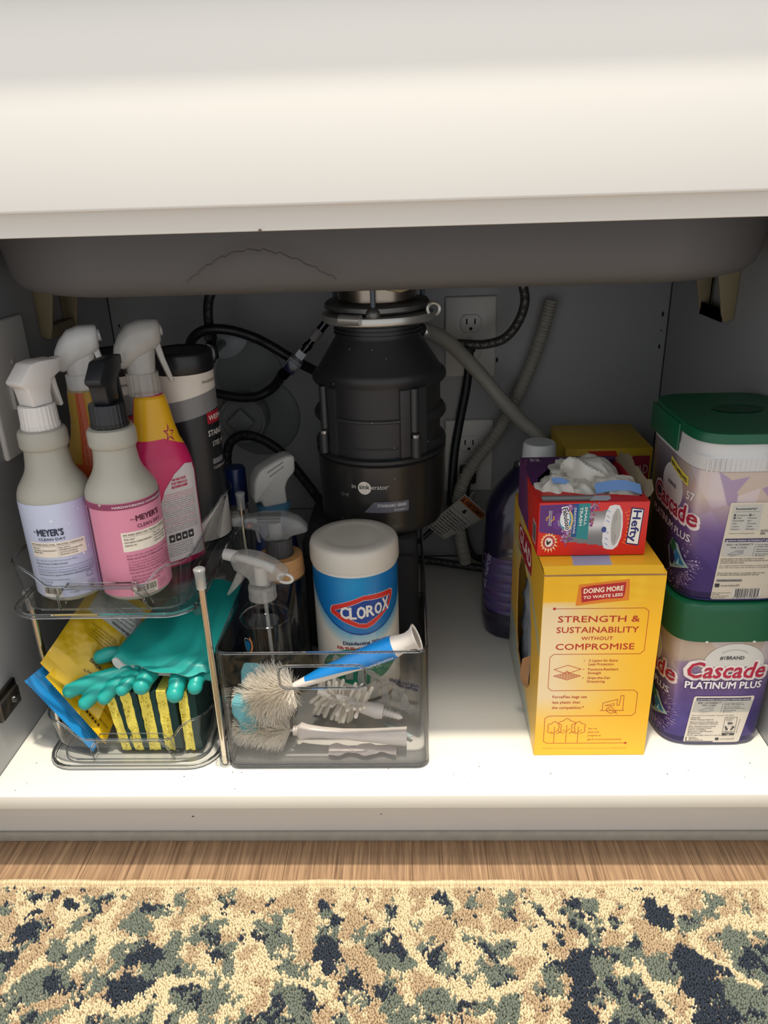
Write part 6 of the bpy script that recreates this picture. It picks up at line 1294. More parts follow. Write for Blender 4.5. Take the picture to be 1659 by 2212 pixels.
# ---- second yellow carton behind
t = thing('trash_bag_box', 'yellow carton standing dim at the back behind the red box', 'box', (.75, .45, 0), 'yellow bag cartons')
MB().box((.692, .400, .0004), (.815, .520, .2545), bev=.0006).build('carton', t, mat('yellow_carton_back', (214, 178, 50), .45))
p = Print(flatS((.688, .400, 0), (1, 0, 0), (0, 0, 1)), 0); p.poly([(.095, .205), (.124, .205), (.124, .243), (.100, .243), (.090, .225)], (160, 44, 66), 1); p.text('GLAD', .0945, .216, w=.028, hgt=.014, rgb=(214, 190, 180), l=2); p.poly([(.035, .251), (.075, .251), (.080, .238), (.050, .236)], (200, 50, 40), 1); p.build('front_print', t)

# ---- purple jug
jx, jy = .6330, .3460
jg = thing('cleaner_jug', 'dark purple jug with a white cap behind the yellow carton', 'jug', (jx, jy, 0))
jp = [(0.0004, .050, .040, 2.6), (.004, .057, .046, 2.6), (.02, .060, .049, 2.6)]
z_ = .03
while z_ < .135: jp += [(z_, .0605, .0495, 2.6), (z_+.004, .0592, .0484, 2.6), (z_+.008, .0605, .0495, 2.6)]; z_ += .0145
jp += [(.150, .0600, .0490, 2.5), (.185, .0585, .0475, 2.4), (.205, .052, .043, 2.3), (.225, .040, .035, 2.1), (.240, .028, .027, 2), (.246, .0225, .0225, 2), (.252, .0215, .0215, 2)]
mb = MB(); supbody(mb, jx, jy, 0, jp, 0, 64); mb.build('bottle', jg, mat('jug_purple', (28, 24, 46), .18, coat=.3))
MB().lathe([(.0245, .247), (.0285, .248), (.0285, .2515), (.0240, .253), (.0228, .256), (.0218, .281), (.0200, .2835)], (jx+.012, jy, 0), 40).build('cap', jg, mat('jug_cap', (202, 204, 206), .35))
S = supS(jx, jy, 0, jp); p = Print(S, .006); p.h0 = .0004; p.patch(-.075, -.020, .045, .130, lambda u, v: np.stack([58+30*fbm(u*150+9, v*150, 3), 48+26*fbm(u*150+9, v*150, 4), 84+40*fbm(u*150, v*150+9, 5)], -1), 30, 40); p.text('ALL PURPOSE', -.068, .075, hgt=.007, rgb=(190, 186, 200), rot=R(78), l=3); p.build('printed_label', jg)

# ---- dishwasher tablet tubs
TP = [(0, .0545, .0700, 4.2), (.002, .0580, .0740, 4.4), (.006, .0592, .0752, 4.6), (.06, .0604, .0770, 4.8), (.148, .0618, .0790, 5), (.150, .0618, .0790, 5)]
silver = mat('printed_metallic_film', attr='Col', rough=.26, metal=.35)
def tub(z0, cx, cy, lab, front, rot=0.):
    t = thing('detergent_tub', lab, 'tub', (cx, cy, z0), None)
    supbody(MB(), cx, cy, z0, TP, rot, 96, mat('tub_body', (66, 54, 118), .35)).build('tub_body', t)
    S = supS(cx, cy, z0, TP, rot); p = Print(S, .0025); p.h0 = .00022
    def tc(u, v):
        u = u+0*v
        g_ = np.clip((v-.045)/.075, 0, 1)[..., None]; rs_ = np.random.RandomState(int(z0*100)+2); su_ = rs_.uniform(-.24, .10, 60); sv_ = rs_.uniform(0, .16, 60); dd_ = ((u[..., None]-su_)**2+(v[..., None]-sv_)**2*.7+(u[..., None]-su_)*(v[..., None]-sv_)*.9); fac = np.argmin(dd_, -1) % 3; fc = np.where((fac == 0)[..., None], np.array((206, 196, 200.)), np.where((fac == 1)[..., None], np.array((166, 148, 178.)), np.array((196, 182, 172.))))
        lo = np.array((64, 52, 118.))+np.array((14, 12, 22.))*((fac-1)[..., None]*.5); md = np.array((112, 92, 150.)); c = lo+(md-lo)*np.clip(g_*2, 0, 1); c = np.where(g_ > .5, md+(fc-md)*(g_*2-1), c)
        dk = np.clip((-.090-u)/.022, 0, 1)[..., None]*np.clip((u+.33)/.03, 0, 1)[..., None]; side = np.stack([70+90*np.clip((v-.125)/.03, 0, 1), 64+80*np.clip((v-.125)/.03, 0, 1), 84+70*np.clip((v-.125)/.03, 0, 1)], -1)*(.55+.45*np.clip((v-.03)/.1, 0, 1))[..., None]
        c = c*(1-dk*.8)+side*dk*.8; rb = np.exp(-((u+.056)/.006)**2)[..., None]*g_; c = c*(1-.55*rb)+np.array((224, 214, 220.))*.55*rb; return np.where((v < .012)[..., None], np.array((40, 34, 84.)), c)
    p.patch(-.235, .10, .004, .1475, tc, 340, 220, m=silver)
    # left face art
    p.disc(-.108, .112, .030, (206, 206, 204), 2, .024, 40); p.text('#1BRAND', -.121, .112, hgt=.0042, rgb=(60, 60, 64), l=3, bold=.02)
    p.text('Cascade', -.158, .0835, w=.1060, hgt=.0218, rgb=(226, 214, 216), l=3, bold=.09, shear=.05); p.text('Cascade', -.1555, .0850, w=.1025, hgt=.0200, rgb=(160, 32, 62), l=5, bold=.02, shear=.05)
    p.text('PLATINUM PLUS', -.157, .0665, w=.099, hgt=.0085, rgb=(204, 200, 210), l=4, bold=.03)
    # tablet picture
    def tab(cu, cv, s_):
        p.poly([(cu-.021*s_, cv+.004*s_), (cu-.010*s_, cv-.0185*s_), (cu+.024*s_, cv-.0045*s_), (cu+.014*s_, cv+.004*s_), (cu+.004*s_, cv+.016*s_), (cu-.012*s_, cv+.018*s_)], (150, 176, 178), 4)
        p.poly([(cu-.020*s_, cv+.012*s_), (cu-.011*s_, cv-.012*s_), (cu-.003*s_, cv-.0125*s_), (cu+.001*s_, cv-.004*s_), (cu-.004*s_, cv+.004*s_), (cu-.012*s_, cv+.006*s_)], (34, 30, 78), 5)
        p.poly([(cu-.014*s_, cv+.016*s_), (cu-.012*s_, cv+.006*s_), (cu-.004*s_, cv+.004*s_), (cu+.002*s_, cv+.010*s_), (cu-.003*s_, cv+.018*s_)], (28, 92, 58), 6)
        p.poly([(cu+.000*s_, cv+.010*s_), (cu-.001*s_, cv+.002*s_), (cu+.003*s_, cv-.010*s_), (cu+.018*s_, cv-.004*s_), (cu+.008*s_, cv+.006*s_)], (24, 104, 160), 6)
        p.poly([(cu+.004*s_, cv-.008*s_), (cu+.009*s_, cv+.002*s_), (cu+.010*s_, cv-.005*s_), (cu+.017*s_, cv-.0045*s_)], (150, 200, 216), 7)
    tab(-.078, .042, .95); q6 = random.Random(int(z0*1e3)+3)
    for i in range(90):
        a_ = q6.uniform(-2.6, 1.1); d_ = q6.uniform(.018, .034); p.disc(-.077+d_*math.cos(a_)*.95, max(.007, .040+d_*math.sin(a_)), q6.uniform(.0002, .0008), (196, 176, 210), 3, n=6)
    for i in range(26):
        a_ = q6.uniform(-2.2, .6); d0, d1 = q6.uniform(.016, .022), q6.uniform(.026, .036); p.line([(-.077+d0*math.cos(a_), max(.007, .040+d0*math.sin(a_))), (-.077+d1*math.cos(a_), max(.007, .040+d1*math.sin(a_)))], .00035, (164, 140, 186), 3)
    front(p); p.build('printed_label', t); return t
grn = mat('green_lid', (14, 88, 58), .38); ccol = mat('tub_collar', (206, 206, 206), .35)
bk = (44, 42, 48)
def smallinfo(p, u0, v0, w_):
    p.rect(u0, v0, u0+w_, v0+.0036, (44, 38, 84), 4); p.text('ALWAYS HANDLE ACTIONPACS\u2122 WITH DRY HANDS', u0+.001, v0+.0009, w=w_-.002, hgt=.0016, rgb=(226, 224, 224), l=5, bold=.02)
    p.text('ADD 1 ACTIONPAC\u2122', u0+.002, v0-.0036, w=w_*.42, hgt=.0020, rgb=bk, l=5, bold=.03); p.text('FOR 1 LOAD', u0+.007, v0-.0066, w=w_*.26, hgt=.0018, rgb=bk, l=5, bold=.03)
    p.poly([(u0+.004, v0-.0125), (u0+.009, v0-.0105), (u0+.013, v0-.0085), (u0+.021, v0-.0080), (u0+.021, v0-.0125), (u0+.015, v0-.0138), (u0+.010, v0-.0150), (u0+.006, v0-.0142)], (150, 152, 152), 5); p.line([(u0+.009, v0-.0118), (u0+.013, v0-.0112), (u0+.016, v0-.0122)], .0004, (226, 226, 224), 6)
    p.line([(u0+w_*.50, v0-.0020), (u0+w_*.48, v0-.0150)], .0003, bk, 5)
    p.lines(['Do not unwrap, puncture or', 'pull apart. Wash together once.'], u0+w_*.53, v0-.0034, .0013, .0021, rgb=bk, l=5, bold=.02); p.lines(['Place one pac in the main', 'dispenser & close dispenser door.'], u0+w_*.525, v0-.0084, .0013, .0021, rgb=bk, l=5, bold=.02); p.lines(['Be sure to close tub', 'after each use.'], u0+w_*.52, v0-.0132, .0013, .0019, rgb=bk, l=5, bold=.02)
def lowfront(p):
    S1 = p.S; p.S = lambda u, v, h: S1(u-.006, np.where(v < .12, v*1.06, v+.0072), h)
    p.poly([(.013+.033*math.cos(t), .106+.026*math.sin(t)) for t in np.linspace(-.1, math.pi+.1, 30)], (206, 206, 202), 3)
    p.line([(.012+.016*math.cos(t), .1155+.009*math.sin(t)) for t in np.linspace(.5, 2.6, 12)], .0007, (170, 170, 168), 4); p.text('#1BRAND', -.0030, .1125, w=.0260, hgt=.0042, rgb=(70, 70, 74), l=4, bold=.03)
    p.text('Cascade', -.0370, .0890, w=.0880, hgt=.0220, rgb=(228, 218, 218), l=4, bold=.09, shear=.18); p.text('Cascade', -.0350, .0900, w=.0840, hgt=.0200, rgb=(172, 34, 66), l=6, bold=.02, shear=.18)
    p.text('PLATINUM PLUS', -.0362, .0760, w=.0850, hgt=.0094, rgb=(70, 56, 110), l=4, bold=.05); p.text('PLATINUM PLUS', -.0355, .0765, w=.0836, hgt=.0088, rgb=(226, 222, 228), l=6, bold=.03)
    p.poly([(-.0225, .0660), (.0425, .0660), (.0440, .0640), (.0370, .0060), (.0350, .0042), (-.0265, .0042), (-.0285, .0060), (-.0240, .0640)], (214, 206, 194), 3); p.poly([(-.0226, .0600), (.0430, .0600), (.0412, .0460), (-.0240, .0460)], (176, 176, 172), 4)
    smallinfo(p, -.0210, .0605, .0610)
    p.text('Distr. by Procter & Gamble, Cincinnati, OH 45202', -.0235, .0405, w=.0480, hgt=.0016, rgb=bk, l=5); p.lines(['\u00a92024 P&G', 'Patents: www.pg.com/patents'], -.0240, .0372, .0016, .0024, rgb=bk, l=5, bold=.02)
    p.lines(['Make sure items are dishwasher safe', "and follow manufacturer's directions."], -.0245, .0315, .0016, .0023, rgb=bk, l=5, bold=.02); p.lines(['*More dishwasher brands in North', 'America recommend Cascade', 'based on co-marketing', 'agreements vs. other dishwasher', 'detergent brands.'], -.0252, .0258, .0016, .0023, rgb=bk, l=5, bold=.02)
    p.text('Safe for septic tanks. Store in a cool, dry place.', -.0258, .0138, w=.0460, hgt=.0016, rgb=bk, l=5, bold=.02); p.lines(['Questions?', '1-800-765-5516', 'www.cascadeclean.com'], -.0230, .0110, .0013, .0018, rgb=bk, l=5, bold=.02); p.line([(-.0255, .0115), (-.0262, .0090), (-.0255, .0072)], .0009, bk, 5)
    p.rect(-.0265, .0046, .0060, .0062, (90, 90, 94), 5); p.rr(.0080, .0078, .0122, .0110, .0008, (50, 50, 54), 5); p.text('smartlabel\u00ae', .0135, .0084, w=.0170, hgt=.0020, rgb=(70, 70, 74), l=5)
    p.rr(.0150, .0145, .0290, .0385, .0006, bk, 5, .0004); p.rect(.0150, .0145, .0290, .0172, (50, 50, 54), 5); p.text('TUB', .0195, .0150, hgt=.0016, rgb=(226, 220, 210), l=6, bold=.03); p.text('PLASTIC', .0163, .0183, w=.0115, hgt=.0016, rgb=bk, l=6, bold=.03); p.lines(['Store Before', 'Recycling'], .0165, .0362, .0013, .0019, rgb=bk, l=6, bold=.02)
    for k_ in range(3):
        a_ = R(90+120*k_); c_ = (.0220+.0040*math.cos(a_), .0262+.0042*math.sin(a_)); d_ = np.array((-math.sin(a_), math.cos(a_))); n_ = np.array((math.cos(a_), math.sin(a_))); c_ = np.array(c_)
        p.poly([tuple(c_-d_*.0030-n_*.0009), tuple(c_+d_*.0010-n_*.0009), tuple(c_+d_*.0010-n_*.0020), tuple(c_+d_*.0034+n_*.0002), tuple(c_+d_*.0010+n_*.0022), tuple(c_+d_*.0010+n_*.0011), tuple(c_-d_*.0026+n_*.0011)], (60, 60, 64), 6)
    p.text('how2recycle.info', .0322, .0360, w=.0190, hgt=.0013, rgb=bk, l=5, rot=R(-94))
def upfront(p):
    S1 = p.S; p.S = lambda u, v, h: S1(u-.006, v*1.09, h)
    p.poly([(-.0175, .1060), (.0800, .1060), (.0800, .0040), (-.0215, .0040), (-.0232, .0058), (-.0180, .1050)], (206, 198, 182), 3)
    p.rect(-.0150, .0780, .0140, .1035, (188, 188, 182), 4); p.text('Recommended by*:', -.0120, .0990, w=.0210, hgt=.0021, rgb=bk, l=5, bold=.03); p.rect(-.0125, .0968, .0118, .0970, bk, 5)
    for i, (a_, b_) in enumerate((('GE Appliances', 'LG'), ('Profile', 'Glenwood'), ('MONOGRAM', 'beko'), ('CAFE', 'Thermador'), ('Hotpoint', 'Insignia'), ('Kenmore*', 'Electrolux'))):
        v_ = .0928-.0028*i; p.text(a_, -.0135 if i > 1 else -.0100, v_, hgt=.0014, rgb=bk, l=5); p.text(b_, .0012 if i else .0048, v_, hgt=.0015, rgb=bk, l=5)
        if i < 2: p.disc(-.0122, v_+.0008, .0012, (70, 70, 74), 5, n=10)
    p.disc(.0030, .0936, .0012, (70, 70, 74), 5, n=10); p.text('*based on co-marketing agreements', -.0155, .0745, w=.0260, hgt=.0013, rgb=bk, l=5)
    p.poly([(.0205, .0920), (.0300, .1010), (.0500, .0960), (.0640, .0850), (.0560, .0770), (.0400, .0740), (.0270, .0830)], (178, 190, 196), 4); p.poly([(.0250, .0950), (.0500, .0890), (.0560, .0820), (.0400, .0830), (.0270, .0880)], (58, 46, 112), 5); p.poly([(.0300, .0985), (.0500, .0960), (.0540, .0900), (.0400, .0885), (.0310, .0925)], (40, 120, 62), 6)
    p.lines(['ACTUAL', 'SIZE'], .0165, .0765, .0020, .0028, rgb=bk, l=5, bold=.03); p.rect(-.0190, .0515, .0800, .0670, (184, 184, 180), 4); smallinfo(p, -.0178, .0660, .0640)
    p.lines(['Cascade believes in the safety and quality of our products.', 'Visit cascadeclean.com to learn more about what goes into our products', 'and why we make those choices.'], -.0192, .0478, .0014, .0021, rgb=bk, l=5, bold=.02)
    p.lines(['GE is a registered trademark of the General Electric Company. Manufactured under', 'license. Profile, Cafe, Hotpoint, Haier, and Monogram are Copyright 2024'], -.0196, .0405, .0013, .0020, rgb=bk, l=5)
    p.lines(['Safe for septic tanks. Store in a cool, dry place. Make sure items', "are dishwasher safe and follow manufacturer's directions."], -.0202, .0325, .0014, .0020, rgb=bk, l=5, bold=.02)
    p.rect(-.0200, .0238, .0072, .0262, (140, 142, 144), 4); p.text('CONTAINS NO PHOSPHATES.', -.0196, .0242, w=.0262, hgt=.0015, rgb=bk, l=5, bold=.02); p.rr(-.0208, .0178, -.0160, .0218, .0008, (50, 50, 54), 5); p.text('smartlabel\u00ae', -.0145, .0185, w=.0200, hgt=.0024, rgb=(80, 80, 84), l=5)
    p.rect(-.0005, .0045, .0300, .0160, (206, 204, 200), 4); p.bars(.0020, .0065, .0278, .0158, 5, 17); p.text('0 30772 17568 1', .0005, .0048, w=.0285, hgt=.0015, rgb=bk, l=5)
    p.lines(['Patents: www.pg.com/patents', '\u00a92024 P&G', 'Distr. by Procter & Gamble', 'Cincinnati, OH 45202'], -.0222, .0110, .0012, .0018, rgb=bk, l=5)
    p.S = S1
    p.poly([(-.118, .1330), (-.070, .1250), (-.070, .1345), (-.118, .1425)], (222, 206, 84), 3); p.text('NEW & IMPROVED', -.1160, .1350, w=.0440, hgt=.0042, rgb=(50, 46, 40), l=4, bold=.03, slope=-.165); p.text('57', -.0700, .1120, w=.0110, hgt=.0090, rgb=(214, 210, 214), l=4, bold=.03)
TCX, TCY = .8125, .1525
tub(.0004, TCX, TCY, 'lower purple detergent tub with a closed green lid, on the cabinet floor', lowfront)
lt = bpy.data.objects['detergent_tub']
ZL = .0004
supbody(MB(), TCX, TCY, ZL, [(.1415, .0620, .0790, 5), (.1420, .0632, .0803, 5), (.180, .0636, .0808, 5), (.1850, .0625, .0796, 5), (.1868, .0600, .0772, 5), (.1870, .02, .03, 4)], 0, 96, grn).build('lid', lt)
for u_ in (.0, .050): MB().box((TCX-.0262+u_-.0015, TCY-.0806, ZL+.1408), (TCX-.0262+u_+.0015, TCY-.0796, ZL+.1432), bev=.0004).build('lid_tab', lt, ccol)
UZ = ZL+.1876
ut = tub(UZ, TCX, TCY, 'upper purple detergent tub, its green lid ajar over a pale collar', upfront)
supbody(MB(), TCX, TCY, UZ, [(.1475, .0618, .0790, 5), (.1490, .0632, .0804, 5), (.1620, .0636, .0808, 5), (.1640, .0622, .0792, 5), (.1770, .0622, .0792, 5)], 0, 96, ccol).build('collar', ut)
for i in range(26):
    x_ = TCX-.058+.0047*i
    if abs(x_-TCX) < .055: MB().box((x_-.0005, TCY-.0812, UZ+.1490), (x_+.0005, TCY-.0802, UZ+.1620)).build('collar_rib', ut, ccol)
supbody(MB(), TCX+.001, TCY+.001, UZ, [(.1762, .0640, .0812, 5), (.1768, .0655, .0826, 5), (.1835, .0655, .0826, 5), (.1862, .0640, .0812, 5), (.1868, .0600, .0770, 5), (.1860, .0560, .0730, 4.6), (.1860, .02, .03, 3)], 0, 96, grn).build('lid', ut)
MB().box((TCX+.006, TCY-.0842, UZ+.1500), (TCX+.0600, TCY-.0815, UZ+.1840), bev=.0025, seg=3).build('lid_latch', ut, grn)
MB().box((TCX-.0665, TCY-.030, UZ+.1540), (TCX-.0640, TCY+.060, UZ+.1835), bev=.0010).build('lid_latch', ut, grn)
MB().lathe([(.021, 0), (.020, -.0006), (.010, -.0003), (.0004, .0006)], (0, 0, 0), 40, cap=(False, False)).xf(TM((TCX+.008, TCY+.012, UZ+.1868)) @ Matrix.Diagonal((1.25, .8, 1, 1))).build('thumb_dimple', ut, mat('green_lid_dark', (10, 66, 44), .45))

# ================================================================ HOSES AND PLUMBING
def braid(name_t, lab, pts, r, cat='hose', col=(92, 92, 92), k=10, seg=1):
    t = thing(name_t, lab, cat, tuple(pts[0])); P_ = spline(pts, k); MB().tube(P_, r, 14).build('tube', t, mat('braid_core', (58, 58, 60), .5, .4))
    L_ = np.concatenate([[0], np.cumsum(np.linalg.norm(np.diff(P_, axis=0), axis=1))]); n = int(L_[-1]/.0011); s_ = np.linspace(0, L_[-1], n); Q = np.stack([np.interp(s_, L_, P_[:, i]) for i in range(3)], 1)
    T_ = np.gradient(Q, axis=0); T_ /= np.linalg.norm(T_, axis=1)[:, None]; u = np.array([0, 1., 0]) if abs(T_[0][1]) < .9 else np.array([1., 0, 0]); fr_ = []
    for i in range(n): u = u-T_[i]*np.dot(u, T_[i]); u /= np.linalg.norm(u); fr_.append((u, np.cross(T_[i], u)))
    mb = MB()
    for d_ in (1, -1):
        for j in range(8):
            a_ = d_*s_*2*math.pi/.022+j*math.pi/4; pth = np.array([Q[i]+(r+.0001)*(math.cos(a_[i])*fr_[i][0]+math.sin(a_[i])*fr_[i][1]) for i in range(0, n)]); mb.tube(pth[::2], .0004, 4)
    o = mb.build('steel_braid', t, mat('braid_steel_%d' % col[0], col, .35, .8)); o['kind'] = 'stuff'; return t
braid('supply_hose', 'braided steel hose curving down from the sink beside the top outlet', [(.625, .500, .530), (.634, .500, .480), (.6405, .500, .448), (.632, .500, .418), (.613, .500, .395), (.585, .505, .386), (.559, .510, .386), (.52, .52, .388)], .0066, col=(120, 118, 112))
braid('supply_hose', 'braided hose lying along the floor at the foot of the back panel', [(.42, .556, .0085), (.496, .548, .008), (.55, .530, .008), (.596, .515, .008), (.66, .505, .008), (.72, .51, .008)], .0062, col=(96, 94, 90))
braid('supply_hose', 'dark braided hose arching beside the grey spray head to the disposal', [(.183, .500, .180), (.181, .500, .217), (.192, .500, .246), (.222, .500, .254), (.263, .500, .231), (.295, .500, .188), (.324, .500, .143), (.35, .50, .10), (.36, .50, .05)], .0072, col=(64, 64, 66))
braid('supply_hose', 'dark braided hose dropping from the sink to the left shutoff valve', [(.212, .500, .520), (.200, .500, .490), (.184, .500, .468), (.178, .500, .445), (.177, .500, .415)], .0068, col=(70, 72, 74))
brb = mat('black_hose', (26, 28, 32), .42)
t = thing('drain_hose', 'smooth milky drain hose slanting from the disposal to the right', 'hose', (.50, .42, .42))
MB().tube([(.4890, .4020, .4258), (.502, .430, .4180), (.528, .465, .3980), (.552, .490, .3720), (.582, .500, .3380), (.609, .500, .3050), (.642, .500, .2690), (.675, .500, .2340), (.680, .548, .170), (.670, .562, .06), (.670, .562, .003)], .0108, 18, smooth=6).build('tube', t, mat('milky_hose', (150, 148, 138), .4, sss=.1))
MB().lathe([(.0125, -.004), (.0135, 0), (.0125, .004)], (0, 0, 0), 20).xf(TM((.4930, .4080, .4240), ry=R(55))).build('hose_clamp', t, stl)
t = thing('ribbed_hose', 'pale ribbed hose hanging over the lower outlet', 'hose', (.6, .5, .25)); P_ = spline([(.690, .560, .440), (.670, .556, .365), (.640, .548, .290), (.607, .535, .2350), (.581, .525, .2030), (.562, .515, .1780), (.551, .512, .1500), (.548, .512, .1200), (.552, .512, .070), (.562, .515, .020)], 90)
L_ = np.concatenate([[0], np.cumsum(np.linalg.norm(np.diff(P_, axis=0), axis=1))]); n = int(L_[-1]/.0010); s_ = np.linspace(0, L_[-1], n); Q = np.stack([np.interp(s_, L_, P_[:, i]) for i in range(3)], 1); rr_ = .0098+.0011*np.sin(s_*2*math.pi/.0046)
mb = MB(); T_ = np.gradient(Q, axis=0); T_ /= np.linalg.norm(T_, axis=1)[:, None]; u = np.array([0, 1., 0]); a_ = np.linspace(0, 2*np.pi, 17)[:-1]; rg = []
for i in range(n): u = u-T_[i]*np.dot(u, T_[i]); u /= np.linalg.norm(u); v_ = np.cross(T_[i], u); rg.append(Q[i]+rr_[i]*(np.cos(a_)[:, None]*u+np.sin(a_)[:, None]*v_))
mb.loft(rg); mb.build('tube', t, mat('ribbed_milky', (158, 155, 144), .4))
t = thing('power_cord', 'black cord and plug in the lower outlet', 'cord', (.567, .56, .15))
MB().box((.5535, .545, .1480), (.5800, .5712, .1760), bev=.004).build('plug', t, mat('plug_black', (24, 24, 26), .4))
MB().tube([(.566, .556, .149), (.563, .552, .120), (.560, .550, .090), (.5620, .545, .055), (.574, .530, .028), (.594, .508, .0225), (.612, .485, .0075), (.63, .465, .0062), (.68, .452, .0062)], .0054, 12, smooth=5).build('cable', t, brb)
t = thing('power_cord', 'flat black cable running down from under the top outlet', 'cord', (.567, .56, .36))
MB().tube([(.5670, .566, .3790), (.5665, .566, .340), (.5620, .566, .300), (.553, .566, .250), (.545, .562, .200), (.541, .556, .150), (.538, .550, .110)], .0068, 12, flat=.5, smooth=4).build('cable', t, brb)
t = thing('power_cord', 'black cord curling out under the disposal towards the tag', 'cord', (.5, .5, .1))
MB().tube([(.44, .44, .130), (.455, .46, .080), (.480, .49, .070), (.505, .50, .088), (.526, .490, .112)], .0042, 10, smooth=5).build('cable', t, brb)
# warning tag
tg = thing('warning_tag', 'bilingual warning tag with an orange heading beside the disposal', 'tag', (.54, .49, .12))
A_, B_, C_, D_ = [np.array(q_) for q_ in ((.5570, .487, .1545), (.5975, .500, .1115), (.5250, .492, .0735), (.4960, .480, .1040))]
def tS(u, v, h):
    u = np.atleast_1d(u)[:, None]; v = np.atleast_1d(v)[:, None]; P_ = A_*(1-u)*(1-v)+B_*u*(1-v)+C_*u*v+D_*(1-u)*v; return P_+np.array([0, -1., 0])*(h+.0030*np.sin(v*3.0)*np.sin(u*2.6+.3)) 
uu, vv = np.meshgrid(np.linspace(0, 1, 14), np.linspace(0, 1, 14)); mb = MB(); f1 = tS(uu.ravel(), vv.ravel(), .0002).reshape(14, 14, 3); mb.grid(f1); mb.grid(tS(uu.ravel(), vv.ravel(), -.0002).reshape(14, 14, 3)); mb.build('card', tg, mat('tag_paper', (170, 168, 162), .3, coat=.3))
p = Print(tS, .12); p.h0 = .0004
p.poly([(.03, .03), (.97, .03), (.97, .17), (.03, .17)], (176, 96, 48), 1); W2 = lambda s_, u_, v_, w_, h_, c_, b_=0.: p.mb.add(tS((lambda V: u_+(V[:, 0]-V[:, 0].min())/(V[:, 0].max()-V[:, 0].min())*w_)(text_mesh(s_, b_)[0]), (lambda V: v_-V[:, 1]/.73*h_)(text_mesh(s_, b_)[0]), .0012), text_mesh(s_, b_)[1], ink(c_))
W2('AVERTISSEMENT', .20, .145, .72, .09, (40, 30, 26), .03); p.poly([(.06, .145), (.16, .145), (.11, .05)], (40, 30, 26), 2)
for i, s_ in enumerate(("Risque de choc \u00e9lectrique.", "Brancher uniquement sur une prise", "\u00e0 3 fils mise \u00e0 la terre. Ne pas", "utiliser de rallonge. Ne pas", "enlever la broche de terre.", "Garder hors de l'eau.", "Le non-respect de ces", "consignes peut causer", "des blessures graves.")): W2(s_, .06, .46+.062*i, min(.88, .032*len(s_)), .036, (44, 42, 40), .02)
p.line([(.03, .36), (.97, .36)], .006, (44, 42, 40), 2); p.line([(.03, .03), (.97, .03), (.97, .97), (.03, .97)], .006, (44, 42, 40), 2, True); p.disc(.42, .26, .05, (40, 38, 38), 2, .04); p.poly([(.40, .22), (.45, .22), (.50, .31), (.36, .31)], (40, 38, 38), 2)
p.build('printed_warning', tg)
MB().tube([tuple(A_+np.array([.006, -.001, -.008])), tuple(A_+np.array([.014, .0, .004])), (.575, .50, .150), (.572, .52, .13), (.560, .522, .110)], .0008, 6, smooth=4).build('tie_string', tg, mat('tie_clear', (150, 150, 148), .3))
# left side plumbing
t = thing('black_hose', 'black rubber hose arching from the left valve to the disposal', 'hose', (.21, .5, .41)); MB().tube([(.135, .515, .365), (.144, .500, .393), (.158, .484, .4115), (.180, .480, .4215), (.210, .488, .4185), (.240, .500, .4060), (.263, .500, .3940), (.300, .500, .3700), (.330, .490, .3560), (.360, .460, .3500)], .0074, 14, smooth=6).build('tube', t, brb)
t = thing('black_hose', 'black rubber hose looping up to the navy inline connector', 'hose', (.24, .5, .31)); MB().tube([(.140, .520, .335), (.160, .505, .326), (.185, .500, .3200), (.215, .500, .3145), (.242, .500, .3170), (.265, .500, .3300), (.283, .480, .3530), (.290, .458, .3600)], .0072, 14, smooth=6).build('tube', t, brb)
MB().tube([(.2870, .4600, .3565), (.2950, .4550, .3645)], .0086, 16).build('crimp_ferrule', t, mat('black_chrome', (60, 60, 64), .15, 1.))
D2 = np.array((.66, 0, .75)); D2 /= np.linalg.norm(D2); c_ = np.array((.3030, .4550, .3713))
t = thing('hose_connector', 'navy and grey square connector with a white collar on the hose', 'connector', tuple(c_)); Mx = Matrix.Translation(c_) @ Matrix.Rotation(-math.atan2(D2[2], D2[0]), 4, 'Y')
MB().box((-.0095, -.009, -.0105), (.0120, .009, .0105), bev=.0016).xf(Mx).build('housing', t, mat('connector_grey', (112, 114, 118), .4)); MB().box((-.0085, -.0098, -.0085), (.0075, -.0088, .0085), bev=.0008).xf(Mx).build('navy_cover', t, mat('connector_navy', (26, 36, 66), .25, coat=.5))
pt = lambda d_: tuple(c_+D2*d_)
MB().tube([pt(.0120), pt(.0150)], .0085, 16).build('collar', t, mat('connector_grey')); MB().tube([pt(.0155), pt(.0265)], .0074, 6).build('hex_nut', t, mat('white_nut', (226, 232, 238), .3))
MB().tube([pt(.0265), pt(.032), pt(.0325), pt(.040), pt(.0405), pt(.048)], [.0050, .0050, .0066, .0066, .0052, .0052], 14).build('sprayer_stem', t, mat('black_chrome')); MB().tube([pt(.048), pt(.066)], .0068, 16).build('paper_label', t, mat('grey_paper', (138, 134, 134), .6)); MB().tube([pt(.066), pt(.090)], .0060, 12).build('braid_end', t, mat('black_chrome'))
t = thing('shutoff_valve', 'small metal shutoff valve on the back panel at the left', 'valve', (.177, .54, .39)); vm = mat('valve_metal', (84, 84, 84), .22, 1.)
MB().lathe([(.0068, -.022), (.0095, -.020), (.0095, -.010), (.0080, -.008), (.0080, .006), (.0100, .008), (.0100, .018), (.0070, .020)], (.177, .500, .3960), 6).build('valve_body', t, vm); MB().tube([(.177, .500, .385), (.177, DEP, .385)], .0065, 14).build('pipe', t, vm); MB().lathe([(.009, 0), (.010, .003), (.009, .010), (.004, .012)], n=14).xf(TM((.177, .4915, .3850), rx=R(90)) @ Matrix.Diagonal((1, 1.7, 1, 1))).build('valve_handle', t, vm)
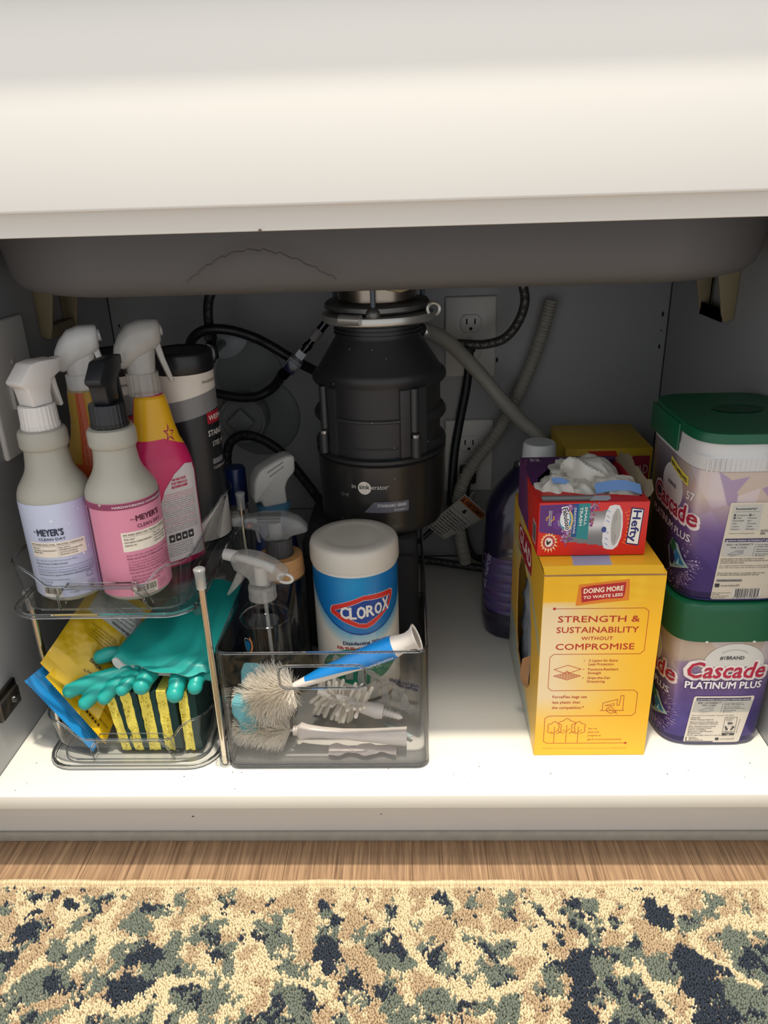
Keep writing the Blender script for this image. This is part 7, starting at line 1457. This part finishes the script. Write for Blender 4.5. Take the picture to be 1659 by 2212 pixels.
MB().lathe([(.030, 0), (.029, .003), (.012, .010), (.009, .011)], n=40).xf(TM((.185, DEP-.0002, .385), rx=R(90))).build('escutcheon', t, mat('wall_white_trim', (176, 180, 184), .4))
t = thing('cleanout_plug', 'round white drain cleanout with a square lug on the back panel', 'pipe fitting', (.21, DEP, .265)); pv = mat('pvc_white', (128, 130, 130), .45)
MB().lathe([(.066, 0), (.065, .002), (.063, .003), (.045, .004)], n=64).xf(TM((.225, DEP-.0002, .262), rx=R(90))).build('wall_disc', t, mat('pvc_disc', (126, 130, 130), .5)); MB().lathe([(.0395, 0), (.0395, .040), (.0375, .043), (.0330, .043), (.0320, .040), (.0005, .040)], n=56).xf(TM((.203, DEP-.003, .268), rx=R(90))).build('plug', t, pv)
MB().box((-.0155, -.0155, 0), (.0155, .0155, .014), bev=.002).xf(TM((.203, DEP-.042, .268), rx=R(90)) @ Matrix.Rotation(R(42), 4, 'Z')).build('square_lug', t, pv); MB().lathe([(.0035, 0), (.0035, .0008)], n=14).xf(TM((.272, DEP-.0028, .262), rx=R(90))).build('screw_hole', t, mat('dark_hole'))
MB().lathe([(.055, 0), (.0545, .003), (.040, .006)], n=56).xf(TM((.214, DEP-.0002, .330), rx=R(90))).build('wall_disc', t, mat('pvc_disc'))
t = thing('valve_handle', 'round red valve handle showing beside the disposal', 'valve', (.352, .46, .21)); MB().lathe([(.0195, -.004), (.0215, -.002), (.0215, .002), (.0195, .004), (.008, .0045)], n=40, wob=lambda t_: .03*np.cos(8*t_)).xf(TM((.3560, .455, .2060), rx=R(90))).build('handle', t, mat('red_handle', (176, 26, 40), .4)); MB().tube([(.3560, .458, .2060), (.3560, DEP, .2060)], .006, 12).build('stem', t, vm)
t = thing('tall_bottle', 'slim clear bottle with a navy top behind the tray organizer', 'bottle', (.2345, .322, 0)); clearbody('bottle', t, .2345, .322, [(0, .012), (.001, .0140), (.20, .0145), (.214, .012)], .0004); MB().lathe([(.0145, .214), (.0150, .2145), (.0150, .262), (.0135, .2645)], (.2345, .322, 0), 32).build('navy_sleeve', t, mat('navy_plastic')); MB().lathe([(.0146, .185), (.0147, .186), (.0147, .205), (.0146, .206)], (.2345, .322, 0), 32, cap=(False, False)).build('white_band', t, mat('white_bottle'))
